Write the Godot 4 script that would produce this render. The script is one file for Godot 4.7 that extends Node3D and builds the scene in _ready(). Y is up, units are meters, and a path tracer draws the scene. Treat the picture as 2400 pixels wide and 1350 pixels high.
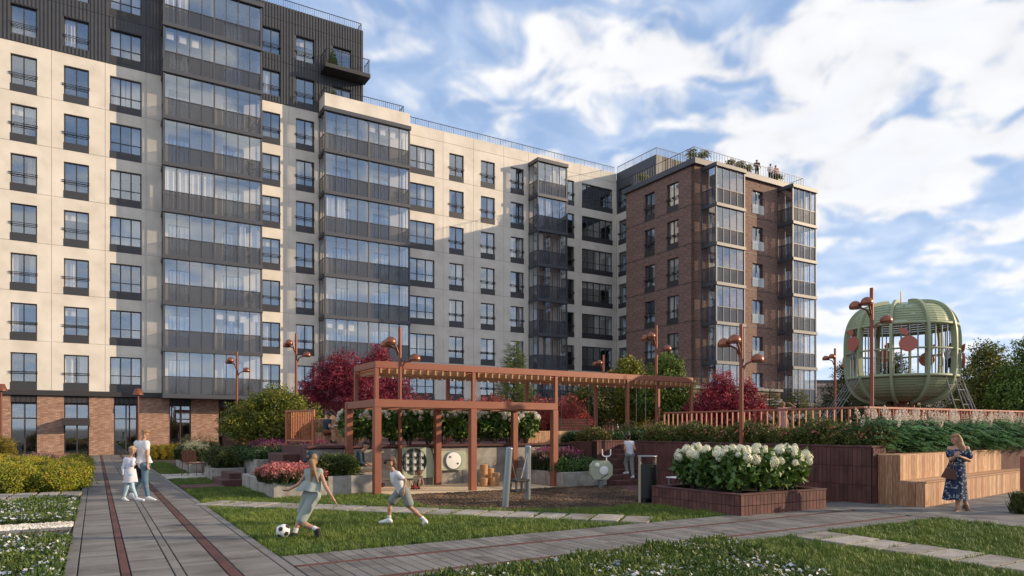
extends Node3D
# A residential courtyard: long apartment building, brick tower, terraced garden, playground.
# x runs along the long facade, -z runs towards it, y is up; metres.

const TER := 1.17            # level of the raised terrace
const CAM_H := 1.65
const FOCAL := 1622.0        # in photo pixels (2400 wide)
const HORIZON := 1006.0
const YAW := 31.04
const FZ := -51.2            # plane of the long facade

var M := {}
var taken := {}
var rng := RandomNumberGenerator.new()
var FWD := Vector3(sin(deg_to_rad(YAW)), 0, -cos(deg_to_rad(YAW)))
var RGT := Vector3(cos(deg_to_rad(YAW)), 0, sin(deg_to_rad(YAW)))

# ---------------------------------------------------------------- helpers
func at_px(x: float, y: float, depth: float) -> Vector3:
	return Vector3(0, CAM_H, 0) + (FWD + RGT * ((x - 1200.0) / FOCAL) + Vector3.UP * ((HORIZON - y) / FOCAL)) * depth

func on_ground(x: float, y: float, h := 0.0) -> Vector3:
	var d := (CAM_H - h) * FOCAL / (y - HORIZON)
	return at_px(x, y, d)

func numbered(called: String) -> String:
	var k: int = taken.get(called, 0)
	taken[called] = k + 1
	return called if k == 0 else "%s_%03d" % [called, k]

func thing(called: String, label: String, category: String, pos := Vector3.ZERO, turn := 0.0, group := "") -> Node3D:
	var o := Node3D.new()
	o.name = numbered(called)
	add_child(o)
	o.position = pos
	o.rotation.y = turn
	o.set_meta("label", label)
	o.set_meta("category", category)
	if group: o.set_meta("group", group)
	return o

func tag(o: Node, label: String, category: String, group := "") -> Node:
	o.set_meta("label", label)
	o.set_meta("category", category)
	if group: o.set_meta("group", group)
	return o

func put(mesh: Mesh, m: Material, called: String, parent: Node, pos := Vector3.ZERO, basis := Basis.IDENTITY) -> MeshInstance3D:
	var o := MeshInstance3D.new()
	if parent == self:
		o.name = numbered(called)
		add_child(o)
	else:
		o.name = called
		parent.add_child(o, true)
	o.mesh = mesh
	if m: o.material_override = m
	o.transform = Transform3D(basis, pos)
	return o

func structure(mesh: Mesh, m: Material, called: String, pos := Vector3.ZERO) -> MeshInstance3D:
	var o := put(mesh, m, called, self, pos)
	o.set_meta("kind", "structure")
	return o

func holder(called: String, parent: Node, pos := Vector3.ZERO, turn := 0.0) -> Node3D:
	var o := Node3D.new()
	o.name = called
	parent.add_child(o, true)
	o.position = pos
	o.rotation.y = turn
	return o

func copy(o: Node3D, label := "") -> Node3D:
	var c: Node3D = o.duplicate()
	c.name = numbered(String(o.name).rstrip("0123456789").rstrip("_"))
	add_child(c)
	if label: c.set_meta("label", label)
	return c

# ---------------------------------------------------------------- mesh building
class MB:
	var v := PackedVector3Array()
	var n := PackedVector3Array()
	var uv := PackedVector2Array()
	var c := PackedColorArray()
	var ix := PackedInt32Array()
	var col := Color.WHITE
	var colored := false

	func vert(p: Vector3, nn: Vector3, t := Vector2.ZERO) -> int:
		v.append(p); n.append(nn); uv.append(t); c.append(col)
		return v.size() - 1

	func tri(a: Vector3, b: Vector3, d: Vector3) -> void:
		var nn := (b - a).cross(d - a).normalized()
		var k := v.size()
		vert(a, nn); vert(b, nn); vert(d, nn)
		ix.append(k); ix.append(k + 2); ix.append(k + 1)

	# corners counter-clockwise as seen from outside
	func quad(a: Vector3, b: Vector3, d: Vector3, e: Vector3) -> void:
		var nn := (b - a).cross(d - a).normalized()
		var k := v.size()
		vert(a, nn, Vector2(0, 1)); vert(b, nn, Vector2(1, 1)); vert(d, nn, Vector2(1, 0)); vert(e, nn, Vector2(0, 0))
		ix.append_array(PackedInt32Array([k, k + 2, k + 1, k, k + 3, k + 2]))

	func hexa(p: Array) -> void:
		# p: 4 bottom corners then 4 top corners, both counter-clockwise seen from above
		quad(p[3], p[2], p[1], p[0])
		quad(p[4], p[5], p[6], p[7])
		for i in 4:
			var j := (i + 1) % 4
			quad(p[i], p[j], p[j + 4], p[i + 4])

	func box(ctr: Vector3, s: Vector3, b := Basis.IDENTITY) -> void:
		var h := s * 0.5
		var p := []
		for y in [-h.y, h.y]:
			p.append(ctr + b * Vector3(-h.x, y, h.z)); p.append(ctr + b * Vector3(h.x, y, h.z))
			p.append(ctr + b * Vector3(h.x, y, -h.z)); p.append(ctr + b * Vector3(-h.x, y, -h.z))
		hexa(p)

	func span(lo: Vector3, hi: Vector3) -> void:
		box((lo + hi) * 0.5, hi - lo)

	# box with chamfered edges
	func bev(ctr: Vector3, s: Vector3, r: float, b := Basis.IDENTITY) -> void:
		var h := s * 0.5
		var pts := {}
		for sx in [-1, 1]:
			for sy in [-1, 1]:
				for sz in [-1, 1]:
					for ax in 3:
						var q := Vector3(sx * (h.x - r), sy * (h.y - r), sz * (h.z - r))
						q[ax] = [sx, sy, sz][ax] * h[ax]
						pts[[sx, sy, sz, ax]] = ctr + b * q
		for ax in 3:
			var a1: int = (ax + 1) % 3
			var a2: int = (ax + 2) % 3
			for sg in [-1, 1]:
				var ring := []
				for cc in [[-1, -1], [1, -1], [1, 1], [-1, 1]]:
					var key := [0, 0, 0, ax]
					key[ax] = sg; key[a1] = cc[0]; key[a2] = cc[1]
					ring.append(pts[key])
				if sg > 0: quad(ring[0], ring[1], ring[2], ring[3])
				else: quad(ring[3], ring[2], ring[1], ring[0])
			# edges along ax
			for s1 in [-1, 1]:
				for s2 in [-1, 1]:
					var k0 := [0, 0, 0, a1]; k0[ax] = -1; k0[a1] = s1; k0[a2] = s2
					var k1 := k0.duplicate(); k1[ax] = 1
					var k2 := k1.duplicate(); k2[3] = a2
					var k3 := k0.duplicate(); k3[3] = a2
					if s1 * s2 > 0: quad(pts[k0], pts[k3], pts[k2], pts[k1])
					else: quad(pts[k0], pts[k1], pts[k2], pts[k3])
		for sx in [-1, 1]:
			for sy in [-1, 1]:
				for sz in [-1, 1]:
					var a: Vector3 = pts[[sx, sy, sz, 0]]
					var bb: Vector3 = pts[[sx, sy, sz, 1]]
					var cc2: Vector3 = pts[[sx, sy, sz, 2]]
					if sx * sy * sz > 0: tri(a, bb, cc2)
					else: tri(a, cc2, bb)

	func tube(pts: Array, radii: Array, sides := 8, caps := true) -> void:
		var first := v.size()
		var up := Vector3.UP
		var d0: Vector3 = (pts[1] - pts[0]).normalized()
		if absf(d0.dot(up)) > 0.9: up = Vector3.RIGHT
		var side := d0.cross(up).normalized()
		for i in pts.size():
			var d: Vector3
			if i == 0: d = pts[1] - pts[0]
			elif i == pts.size() - 1: d = pts[i] - pts[i - 1]
			else: d = (pts[i + 1] - pts[i]).normalized() + (pts[i] - pts[i - 1]).normalized()
			d = d.normalized()
			side = (side - d * side.dot(d)).normalized()
			var other := d.cross(side)
			for k in sides:
				var ang := TAU * k / sides
				var nn := side * cos(ang) + other * sin(ang)
				vert(pts[i] + nn * radii[i], nn, Vector2(float(k) / sides, i))
		for i in pts.size() - 1:
			for k in sides:
				var a := first + i * sides + k
				var b2 := first + i * sides + (k + 1) % sides
				ix.append_array(PackedInt32Array([a, a + sides, b2, b2, a + sides, b2 + sides]))
		if caps:
			for e in 2:
				var i2: int = 0 if e == 0 else pts.size() - 1
				var dd: Vector3 = (pts[0] - pts[1]).normalized() if e == 0 else (pts[i2] - pts[i2 - 1]).normalized()
				var ctr := vert(pts[i2], dd)
				var base := v.size()
				for k in sides: vert(v[first + i2 * sides + k], dd)
				for k in sides:
					var kk := (k + 1) % sides
					if e == 0: ix.append_array(PackedInt32Array([ctr, base + k, base + kk]))
					else: ix.append_array(PackedInt32Array([ctr, base + kk, base + k]))

	# profile: (radius, height) from bottom to top, outward facing
	func lathe(prof: Array, sides := 16, xf := Transform3D.IDENTITY) -> void:
		var first := v.size()
		for i in prof.size():
			var p: Vector2 = prof[i]
			var a: Vector2 = prof[maxi(i - 1, 0)]
			var b: Vector2 = prof[mini(i + 1, prof.size() - 1)]
			var t := (b - a).normalized()
			var nn2 := Vector2(t.y, -t.x)
			for k in sides + 1:
				var ang := TAU * k / sides
				var dir := Vector3(cos(ang), 0, -sin(ang))
				vert(xf * (dir * p.x + Vector3(0, p.y, 0)), (xf.basis * (dir * nn2.x + Vector3(0, nn2.y, 0))).normalized(), Vector2(float(k) / sides, p.y))
		for i in prof.size() - 1:
			for k in sides:
				var q := first + i * (sides + 1) + k
				ix.append_array(PackedInt32Array([q, q + sides + 1, q + 1, q + 1, q + sides + 1, q + sides + 2]))

	# polygon (counter-clockwise) in xf's xy plane pushed along its z from -depth/2 to depth/2
	func prism(poly: PackedVector2Array, depth: float, xf := Transform3D.IDENTITY) -> void:
		var p := poly
		if Geometry2D.is_polygon_clockwise(p): p.reverse()
		var t := Geometry2D.triangulate_polygon(p)
		var h := depth * 0.5
		for i in range(0, t.size(), 3):
			var a := p[t[i]]; var b := p[t[i + 1]]; var d := p[t[i + 2]]
			if (b - a).cross(d - a) < 0:
				var sw := b; b = d; d = sw
			tri(xf * Vector3(a.x, a.y, h), xf * Vector3(b.x, b.y, h), xf * Vector3(d.x, d.y, h))
			tri(xf * Vector3(a.x, a.y, -h), xf * Vector3(d.x, d.y, -h), xf * Vector3(b.x, b.y, -h))
		for i in p.size():
			var a2 := p[i]; var b3 := p[(i + 1) % p.size()]
			quad(xf * Vector3(a2.x, a2.y, -h), xf * Vector3(b3.x, b3.y, -h), xf * Vector3(b3.x, b3.y, h), xf * Vector3(a2.x, a2.y, h))

	# flat polygon on the ground given as (x, z)
	func sheet(poly: PackedVector2Array, y: float) -> void:
		var t := Geometry2D.triangulate_polygon(poly)
		for i in range(0, t.size(), 3):
			var a := poly[t[i]]; var b := poly[t[i + 1]]; var d := poly[t[i + 2]]
			if (b - a).cross(d - a) > 0:
				var sw := b; b = d; d = sw
			tri(Vector3(a.x, y, a.y), Vector3(b.x, y, b.y), Vector3(d.x, y, d.y))

	func done() -> ArrayMesh:
		var arr := []
		arr.resize(Mesh.ARRAY_MAX)
		arr[Mesh.ARRAY_VERTEX] = v
		arr[Mesh.ARRAY_NORMAL] = n
		arr[Mesh.ARRAY_TEX_UV] = uv
		if colored: arr[Mesh.ARRAY_COLOR] = c
		arr[Mesh.ARRAY_INDEX] = ix
		var m := ArrayMesh.new()
		if v.size() > 0: m.add_surface_from_arrays(Mesh.PRIMITIVE_TRIANGLES, arr)
		return m

func box_mesh(s: Vector3) -> ArrayMesh:
	var b := MB.new()
	b.box(Vector3.ZERO, s)
	return b.done()

func bev_mesh(s: Vector3, r: float) -> ArrayMesh:
	var b := MB.new()
	b.bev(Vector3.ZERO, s, r)
	return b.done()

func rect(x0: float, z0: float, x1: float, z1: float) -> PackedVector2Array:
	return PackedVector2Array([Vector2(x0, z0), Vector2(x1, z0), Vector2(x1, z1), Vector2(x0, z1)])

# ---------------------------------------------------------------- materials
func noise_tex(seed_: int, freq: float, lo: Color, hi: Color, octaves := 4, size := 512, mid := Color(0, 0, 0, 0)) -> NoiseTexture2D:
	var f := FastNoiseLite.new()
	f.seed = seed_
	f.noise_type = FastNoiseLite.TYPE_SIMPLEX_SMOOTH
	f.frequency = freq
	f.fractal_octaves = octaves
	var g := Gradient.new()
	g.set_color(0, lo)
	g.set_color(1, hi)
	if mid.a > 0: g.add_point(0.5, mid)
	var t := NoiseTexture2D.new()
	t.width = size; t.height = size
	t.seamless = true
	t.noise = f
	t.color_ramp = g
	return t

func bump_tex(seed_: int, freq: float, strength: float, octaves := 3, size := 512) -> NoiseTexture2D:
	var f := FastNoiseLite.new()
	f.seed = seed_
	f.noise_type = FastNoiseLite.TYPE_SIMPLEX_SMOOTH
	f.frequency = freq
	f.fractal_octaves = octaves
	var t := NoiseTexture2D.new()
	t.width = size; t.height = size
	t.seamless = true
	t.noise = f
	t.as_normal_map = true
	t.bump_strength = strength
	return t

# colours are linear, real-world values
func mat(key: String, r: float, g: float, b: float, rough: float, metal := 0.0) -> StandardMaterial3D:
	var m := StandardMaterial3D.new()
	m.resource_name = key
	m.albedo_color = Color(r, g, b).linear_to_srgb()
	m.roughness = rough
	m.metallic = metal
	M[key] = m
	return m

func textured(m: StandardMaterial3D, tex: Texture2D, scale_: float, normal: Texture2D = null, strength := 1.0) -> StandardMaterial3D:
	m.albedo_texture = tex
	m.uv1_triplanar = true
	m.uv1_world_triplanar = true
	m.uv1_scale = Vector3.ONE * scale_
	if normal:
		m.normal_enabled = true
		m.normal_texture = normal
		m.normal_scale = strength
	return m

# large soft marks over a material: stains and wear, on a scale of their own
func stained(m: StandardMaterial3D, tex: Texture2D, scale_: float) -> StandardMaterial3D:
	m.detail_enabled = true
	m.detail_albedo = tex
	m.detail_blend_mode = BaseMaterial3D.BLEND_MODE_MUL
	m.detail_uv_layer = BaseMaterial3D.DETAIL_UV_2
	m.uv2_triplanar = true
	m.uv2_world_triplanar = true
	m.uv2_scale = Vector3.ONE * scale_
	return m

func leaf_mat(key: String, back := 0.5) -> StandardMaterial3D:
	var m := mat(key, 1, 1, 1, 0.55)
	m.vertex_color_use_as_albedo = true
	m.backlight_enabled = true
	m.backlight = Color(back, back, back * 0.6)
	return m

func brick_texture(seed_: int, base: Array, mortar: Color, w := 12, h := 20) -> ImageTexture:
	# running bond; one image covers w bricks by h courses
	var r := RandomNumberGenerator.new()
	r.seed = seed_
	var pw := 64
	var ph := 20
	var im := Image.create(w * pw, h * ph, false, Image.FORMAT_RGB8)
	im.fill(mortar)
	for y in h:
		for x in w:
			var c: Color = base[r.randi() % base.size()]
			var k := r.randf_range(0.92, 1.07)
			c = Color(c.r * k, c.g * k, c.b * k)
			var x0 := x * pw + (pw / 2 if y % 2 else 0)
			im.fill_rect(Rect2i(x0, y * ph, pw - 4, ph - 4), c)
			if x0 + pw > w * pw:
				im.fill_rect(Rect2i(0, y * ph, x0 + pw - w * pw - 4, ph - 4), c)
			for s in 10:
				var k2 := r.randf_range(0.8, 1.18)
				im.fill_rect(Rect2i(mini(x0 + r.randi() % (pw - 12), w * pw - 10), y * ph + r.randi() % (ph - 8), 2 + r.randi() % 6, 1 + r.randi() % 3), Color(c.r * k2, c.g * k2, c.b * k2))
	return ImageTexture.create_from_image(im)

func wood_texture(seed_: int, a: Color, b: Color, size := 256) -> ImageTexture:
	var f := FastNoiseLite.new()
	f.seed = seed_
	f.frequency = 0.02
	f.fractal_octaves = 4
	var im := Image.create(size, size, false, Image.FORMAT_RGB8)
	for y in size:
		for x in size:
			# long grain along y
			var t := f.get_noise_2d(x * 4.0, y * 0.35) * 0.9 + f.get_noise_2d(x * 14.0 + 300.0, y * 0.6) * 0.5
			im.set_pixel(x, y, a.lerp(b, clampf(0.5 + t, 0, 1)))
	return ImageTexture.create_from_image(im)

func make_materials() -> void:
	var fine := bump_tex(3, 0.09, 6.0)
	var coarse := bump_tex(5, 0.03, 5.0)
	var speck := noise_tex(7, 0.16, Color(0.66, 0.66, 0.66), Color(1.0, 1.0, 1.0), 2)
	var cloudy := noise_tex(8, 0.012, Color(0.80, 0.79, 0.77), Color(1, 1, 1), 5)
	var soft := noise_tex(9, 0.008, Color(0.93, 0.925, 0.915), Color(1, 1, 1), 5)
	# building
	textured(mat("cream", 0.79, 0.745, 0.675, 0.85), soft, 0.11)
	mat("dark_metal", 0.045, 0.046, 0.052, 0.45, 0.2)
	mat("frame", 0.050, 0.050, 0.056, 0.4, 0.2)
	mat("slab_edge", 0.068, 0.073, 0.090, 0.5, 0.1)
	textured(mat("cladding", 0.075, 0.079, 0.090, 0.5, 0.15), soft, 0.2)
	textured(mat("smooth_cladding", 0.055, 0.060, 0.080, 0.5, 0.1), soft, 0.2)
	mat("cornice", 0.036, 0.034, 0.035, 0.5)
	mat("joint", 0.16, 0.15, 0.135, 0.9)
	mat("rail", 0.035, 0.036, 0.042, 0.45, 0.3)
	mat("room_wall", 0.34, 0.32, 0.29, 0.9)
	mat("room_dark", 0.10, 0.095, 0.09, 0.9)
	mat("balcony_wall", 0.66, 0.62, 0.56, 0.9)
	var cur := mat("curtain", 0.75, 0.73, 0.70, 0.9)
	cur.backlight_enabled = true
	cur.backlight = Color(0.6, 0.6, 0.58)
	mat("curtain_warm", 0.62, 0.45, 0.27, 0.9)
	mat("blind", 0.70, 0.66, 0.60, 0.9)
	# coated window glass: lets most light through and mirrors the sky
	var white := Image.create(4, 4, false, Image.FORMAT_RGB8)
	white.fill(Color.WHITE)
	var gl := mat("glass", 0.80, 0.86, 0.92, 0.015, 1.0)
	gl.transparency = BaseMaterial3D.TRANSPARENCY_ALPHA
	gl.albedo_color.a = 0.22
	gl.albedo_texture = ImageTexture.create_from_image(white)
	var gt := mat("glass_tint", 0.072, 0.080, 0.100, 0.06)
	gt.transparency = BaseMaterial3D.TRANSPARENCY_ALPHA
	gt.albedo_color.a = 0.5
	var gg := mat("glass_guard", 0.55, 0.62, 0.68, 0.05)
	gg.transparency = BaseMaterial3D.TRANSPARENCY_ALPHA
	gg.albedo_color.a = 0.3
	# brick
	var bt := brick_texture(21, [Color(0.71, 0.57, 0.50), Color(0.65, 0.51, 0.445), Color(0.77, 0.64, 0.57), Color(0.73, 0.59, 0.51)], Color(0.55, 0.445, 0.395))
	var m := mat("brick_light", 0.80, 0.78, 0.76, 0.9)
	textured(m, bt, 1.0, fine, 0.3)
	m.uv1_scale = Vector3(0.333, 0.667, 0.333)
	var bt2 := brick_texture(22, [Color(0.56, 0.46, 0.425), Color(0.52, 0.43, 0.40), Color(0.61, 0.50, 0.455), Color(0.49, 0.41, 0.385), Color(0.59, 0.485, 0.44)], Color(0.43, 0.36, 0.335))
	m = mat("brick_dark", 0.86, 0.82, 0.80, 0.9)
	textured(m, bt2, 1.0, fine, 0.3)
	m.uv1_scale = Vector3(0.333, 0.667, 0.333)
	mat("black_brick", 0.030, 0.030, 0.036, 0.6)
	mat("black_brick_grey", 0.052, 0.051, 0.060, 0.6)
	mat("plaster_pink", 0.40, 0.31, 0.27, 0.9)
	mat("plaster_grey", 0.33, 0.31, 0.31, 0.9)
	# hard landscape
	var stone := noise_tex(12, 0.05, Color(0.72, 0.71, 0.70), Color(1, 1, 1), 4)
	for i in 4:
		var k := 0.80 + 0.115 * i
		textured(mat("paver_%d" % i, 0.275 * k, 0.262 * k, 0.250 * k, 0.85), speck, 1.7, fine, 0.35)
		textured(mat("slab_%d" % i, 0.40 * k, 0.37 * k, 0.335 * k, 0.85), cloudy, 0.9, fine, 0.3)
		textured(mat("red_paver_%d" % i, 0.150 * k, 0.052 * k, 0.045 * k, 0.8), speck, 1.7, fine, 0.3)
		textured(mat("red_tile_%d" % i, 0.185 * k, 0.072 * k, 0.061 * k, 0.82), speck, 1.9, fine, 0.35)
		textured(mat("gravel_%d" % i, 0.62 * k, 0.57 * k, 0.50 * k, 0.9), stone, 3.0)
	textured(mat("mortar_dark", 0.055, 0.05, 0.048, 0.95), speck, 2.0)
	textured(mat("red_mortar", 0.045, 0.020, 0.019, 0.95), speck, 2.0)
	textured(mat("kerb", 0.27, 0.26, 0.25, 0.85), speck, 1.3, fine, 0.3)
	textured(mat("concrete", 0.43, 0.415, 0.385, 0.85), cloudy, 0.55, coarse, 0.25)
	textured(mat("soil", 0.045, 0.030, 0.020, 1.0), speck, 2.0, coarse, 1.0)
	textured(mat("lawn", 0.050, 0.085, 0.020, 1.0), speck, 1.5, coarse, 0.8)
	textured(mat("sand", 0.80, 0.62, 0.42, 1.0), noise_tex(31, 0.05, Color(0.82, 0.80, 0.76), Color(1, 1, 1), 5), 0.8, bump_tex(32, 0.035, 12.0, 5), 0.35)
	textured(mat("bark", 0.125, 0.080, 0.052, 1.0), noise_tex(33, 0.22, Color(0.35, 0.32, 0.30), Color(1, 1, 1), 2), 1.2, bump_tex(34, 0.2, 14.0, 2), 0.4)
	textured(mat("red_ground", 0.155, 0.062, 0.058, 0.85), speck, 1.6, fine, 0.25)
	mat("asphalt", 0.10, 0.10, 0.10, 0.9)
	var stain := noise_tex(61, 0.010, Color(0.74, 0.72, 0.70), Color(1, 1, 1), 6, 512, Color(0.96, 0.955, 0.95))
	var wear := noise_tex(62, 0.018, Color(0.92, 0.915, 0.91), Color(1, 1, 1), 6, 512, Color(0.97, 0.97, 0.97))
	for key in ["paver_0", "paver_1", "paver_2", "paver_3", "slab_0", "slab_1", "slab_2", "slab_3", "kerb", "concrete"]: stained(M[key], stain, 0.23)
	for key in ["red_paver_0", "red_paver_1", "red_paver_2", "red_paver_3", "red_ground", "red_tile_0", "red_tile_1", "red_tile_2", "red_tile_3"]: stained(M[key], stain, 0.4)
	stained(M.cream, wear, 0.07)
	stained(M.cladding, wear, 0.15)
	textured(mat("gravel_bed", 0.42, 0.39, 0.35, 0.95), noise_tex(35, 0.25, Color(0.5, 0.5, 0.5), Color(1, 1, 1), 2), 2.4, bump_tex(36, 0.25, 12.0, 2), 1.0)
	# wood and metal of the garden
	var w1 := wood_texture(41, Color(0.78, 0.66, 0.52), Color(1, 1, 1))
	for i in 5:
		var c: Array = [[0.50, 0.33, 0.215], [0.43, 0.265, 0.165], [0.60, 0.43, 0.29], [0.36, 0.21, 0.13], [0.53, 0.32, 0.21]][i]
		textured(mat("plank_%d" % i, c[0], c[1], c[2], 0.7), w1, 1.4)
	textured(mat("slat_wood", 0.52, 0.31, 0.155, 0.7), w1, 1.4)
	textured(mat("swing_wood", 0.29, 0.135, 0.085, 0.7), w1, 1.4)
	textured(mat("log_side", 0.52, 0.315, 0.165, 0.8), w1, 2.0)
	mat("log_end", 0.60, 0.40, 0.22, 0.8)
	textured(mat("terracotta", 0.27, 0.092, 0.053, 0.5, 0.1), soft, 0.6)
	textured(mat("terracotta_rail", 0.34, 0.115, 0.065, 0.5, 0.1), soft, 0.6)
	textured(mat("orange_steel", 0.40, 0.115, 0.042, 0.5, 0.1), soft, 0.6)
	mat("copper", 0.26, 0.095, 0.058, 0.32, 0.7)
	mat("copper_pole", 0.20, 0.066, 0.040, 0.4, 0.4)
	mat("lamp_glass", 0.55, 0.5, 0.42, 0.3)
	mat("steel", 0.24, 0.27, 0.29, 0.35, 0.6)
	mat("chain", 0.45, 0.45, 0.45, 0.35, 0.8)
	mat("rubber", 0.018, 0.018, 0.019, 0.6)
	mat("bin_metal", 0.022, 0.023, 0.023, 0.45, 0.3)
	mat("sage", 0.36, 0.40, 0.26, 0.5)
	mat("sage_panel", 0.37, 0.41, 0.30, 0.5)
	mat("pale_panel", 0.30, 0.34, 0.35, 0.4)
	mat("white_paint", 0.78, 0.78, 0.76, 0.4)
	mat("disc_dark", 0.06, 0.07, 0.06, 0.6)
	for i in 3:
		var k2: float = [0.92, 1.0, 1.08][i]
		mat("pumpkin_%d" % i, 0.27 * k2, 0.315 * k2, 0.185 * k2, 0.55)
	mat("pumpkin_rib", 0.29, 0.335, 0.20, 0.5)
	mat("fruit_red", 0.42, 0.125, 0.09, 0.5)
	mat("rope", 0.20, 0.20, 0.20, 0.9)
	mat("brass", 0.55, 0.36, 0.12, 0.35, 0.7)
	mat("bulb_glass", 0.8, 0.78, 0.72, 0.2)
	mat("trunk", 0.075, 0.055, 0.042, 0.95)
	mat("pot", 0.7, 0.7, 0.69, 0.5)
	leaf_mat("leaf", 0.55)
	leaf_mat("grass", 0.4)
	leaf_mat("petal", 0.5)
	mat("tinted", 1, 1, 1, 0.9).vertex_color_use_as_albedo = true
	# people
	mat("skin", 0.42, 0.235, 0.155, 0.6)
	mat("skin_tan", 0.36, 0.185, 0.11, 0.6)
	mat("white_cloth", 0.64, 0.64, 0.66, 0.85)
	mat("sage_cloth", 0.27, 0.31, 0.295, 0.9)
	mat("grey_cloth", 0.20, 0.215, 0.205, 0.9)
	mat("jeans", 0.085, 0.16, 0.23, 0.85)
	mat("pale_jeans", 0.36, 0.52, 0.60, 0.85)
	mat("lilac_cloth", 0.60, 0.60, 0.66, 0.85)
	mat("navy_cloth", 0.018, 0.036, 0.058, 0.85)
	mat("teal_shirt", 0.012, 0.035, 0.052, 0.85)
	mat("khaki", 0.36, 0.31, 0.22, 0.85)
	mat("black_cloth", 0.014, 0.014, 0.017, 0.85)
	mat("pink_cloth", 0.48, 0.25, 0.23, 0.85)
	mat("brown_leather", 0.075, 0.022, 0.013, 0.45)
	mat("tan_boot", 0.20, 0.11, 0.075, 0.6)
	mat("hair_blond", 0.24, 0.13, 0.058, 0.6)
	mat("hair_light", 0.38, 0.25, 0.13, 0.6)
	mat("hair_brown", 0.115, 0.056, 0.028, 0.6)
	mat("hair_dark", 0.018, 0.012, 0.010, 0.6)
	mat("shoe_white", 0.72, 0.72, 0.73, 0.6)
	mat("lens_dark", 0.008, 0.008, 0.009, 0.1)
	mat("ball_white", 0.75, 0.75, 0.72, 0.4)
	mat("toy_red", 0.42, 0.03, 0.03, 0.4)
	mat("lip", 0.33, 0.11, 0.09, 0.6)
	mat("brown_shorts", 0.16, 0.055, 0.02, 0.85)

# ---------------------------------------------------------------- camera, sky, sun
func make_sky_image() -> ImageTexture:
	var W := 2304
	var H := 1152
	var im := Image.create(W, H, false, Image.FORMAT_RGBF)
	im.fill(Color(0.16, 0.15, 0.14))
	var big := FastNoiseLite.new(); big.seed = 14; big.frequency = 0.55; big.fractal_octaves = 3
	var det := FastNoiseLite.new(); det.seed = 23; det.frequency = 2.3; det.fractal_octaves = 7; det.fractal_gain = 0.58
	var fib := FastNoiseLite.new(); fib.seed = 37; fib.frequency = 5.0; fib.fractal_octaves = 5
	var warp := FastNoiseLite.new(); warp.seed = 51; warp.frequency = 0.9; warp.fractal_octaves = 2
	var sun := Vector3(0.828, 0.292, 0.478).normalized()
	for j in H / 2 + 2:
		var el := PI * (0.5 - (j + 0.5) / H)
		var y := sin(el)
		var ce := cos(el)
		var yy := maxf(y, 0.0) + 0.13
		var hz := exp(-maxf(y, 0.0) * 5.0)
		var top := Color(0.105, 0.18, 0.34).lerp(Color(0.25, 0.36, 0.54), exp(-maxf(y, 0.0) * 2.2))
		var base := top.lerp(Color(0.48, 0.56, 0.66), hz * 0.85)
		for i in W:
			var az := TAU * ((i + 0.5) / W - 0.5)
			var dx := sin(az) * ce
			var dz := -cos(az) * ce
			# a cloud layer seen in perspective
			var px := dx / yy
			var pz := dz / yy
			var wv := warp.get_noise_2d(px * 3.0, pz * 3.0) * 0.10
			var cov := big.get_noise_2d(px * 0.8, pz * 0.8 + 7.0)
			var d := det.get_noise_2d(px * 0.9 + wv, pz * 0.9 - wv)
			var fl := fib.get_noise_2d(px * 1.1 + wv, pz * 1.1)
			var s := cov * 0.62 + d * 1.0 + fl * 0.30 + 0.20
			var a := clampf(s * 2.3, 0.0, 1.0)
			a = a * a * (3.0 - 2.0 * a)
			var th := clampf(s * 1.3 - 0.4, 0.0, 1.0)
			var wisp := clampf(0.3 + fl * 0.7 + d * 0.3, 0.0, 0.7) * (1.0 - a)
			var c := base.lerp(Color(0.60, 0.64, 0.70), wisp * 0.5)
			var lit := 0.93 + 0.14 * fl + 0.10 * d
			var cl := Color(0.595, 0.59, 0.59) * lit
			cl = cl.lerp(Color(0.50, 0.525, 0.575), th * 0.7)
			cl = cl.lerp(Color(0.62, 0.63, 0.66), hz * 0.5)
			c = c.lerp(cl, a * 0.95)
			var g := maxf(dx * sun.x + y * sun.y + dz * sun.z, 0.0)
			var k := 1.0 + 0.5 * pow(g, 6.0)
			im.set_pixel(i, j, Color(c.r * k, c.g * k, c.b * k))
	return ImageTexture.create_from_image(im)

func make_environment() -> void:
	var cam := Camera3D.new()
	cam.name = "camera"
	add_child(cam)
	cam.position = Vector3(0, CAM_H, 0)
	cam.rotation_degrees.y = -YAW
	cam.keep_aspect = Camera3D.KEEP_HEIGHT
	var near := 0.1
	cam.set_frustum(near * 1350.0 / FOCAL, Vector2(0, near * (HORIZON - 675.0) / FOCAL), near, 900.0)
	cam.current = true
	var we := WorldEnvironment.new()
	we.name = "world_environment"
	var e := Environment.new()
	e.background_mode = Environment.BG_SKY
	e.tonemap_mode = Environment.TONE_MAPPER_LINEAR
	e.tonemap_exposure = 1.75
	e.background_energy_multiplier = 1.0
	e.sdfgi_enabled = true
	e.ssao_enabled = true
	e.ssil_enabled = true
	var sky := Sky.new()
	var pm := PanoramaSkyMaterial.new()
	pm.panorama = make_sky_image()
	sky.sky_material = pm
	e.sky = sky
	we.environment = e
	add_child(we)
	var sun := DirectionalLight3D.new()
	sun.name = "sun"
	add_child(sun)
	sun.look_at_from_position(Vector3(0.828, 0.292, 0.478) * 50.0, Vector3.ZERO)
	sun.light_color = Color(1.0, 0.89, 0.74)
	sun.light_energy = 1.0
	sun.light_angular_distance = 0.5
	sun.shadow_enabled = true

# ---------------------------------------------------------------- buildings
# A wall frame: o origin, u along the wall, n outward; heights are world heights.
var mesh_cache := {}

func cached(key, make: Callable) -> Mesh:
	if not mesh_cache.has(key): mesh_cache[key] = make.call()
	return mesh_cache[key]

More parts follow.
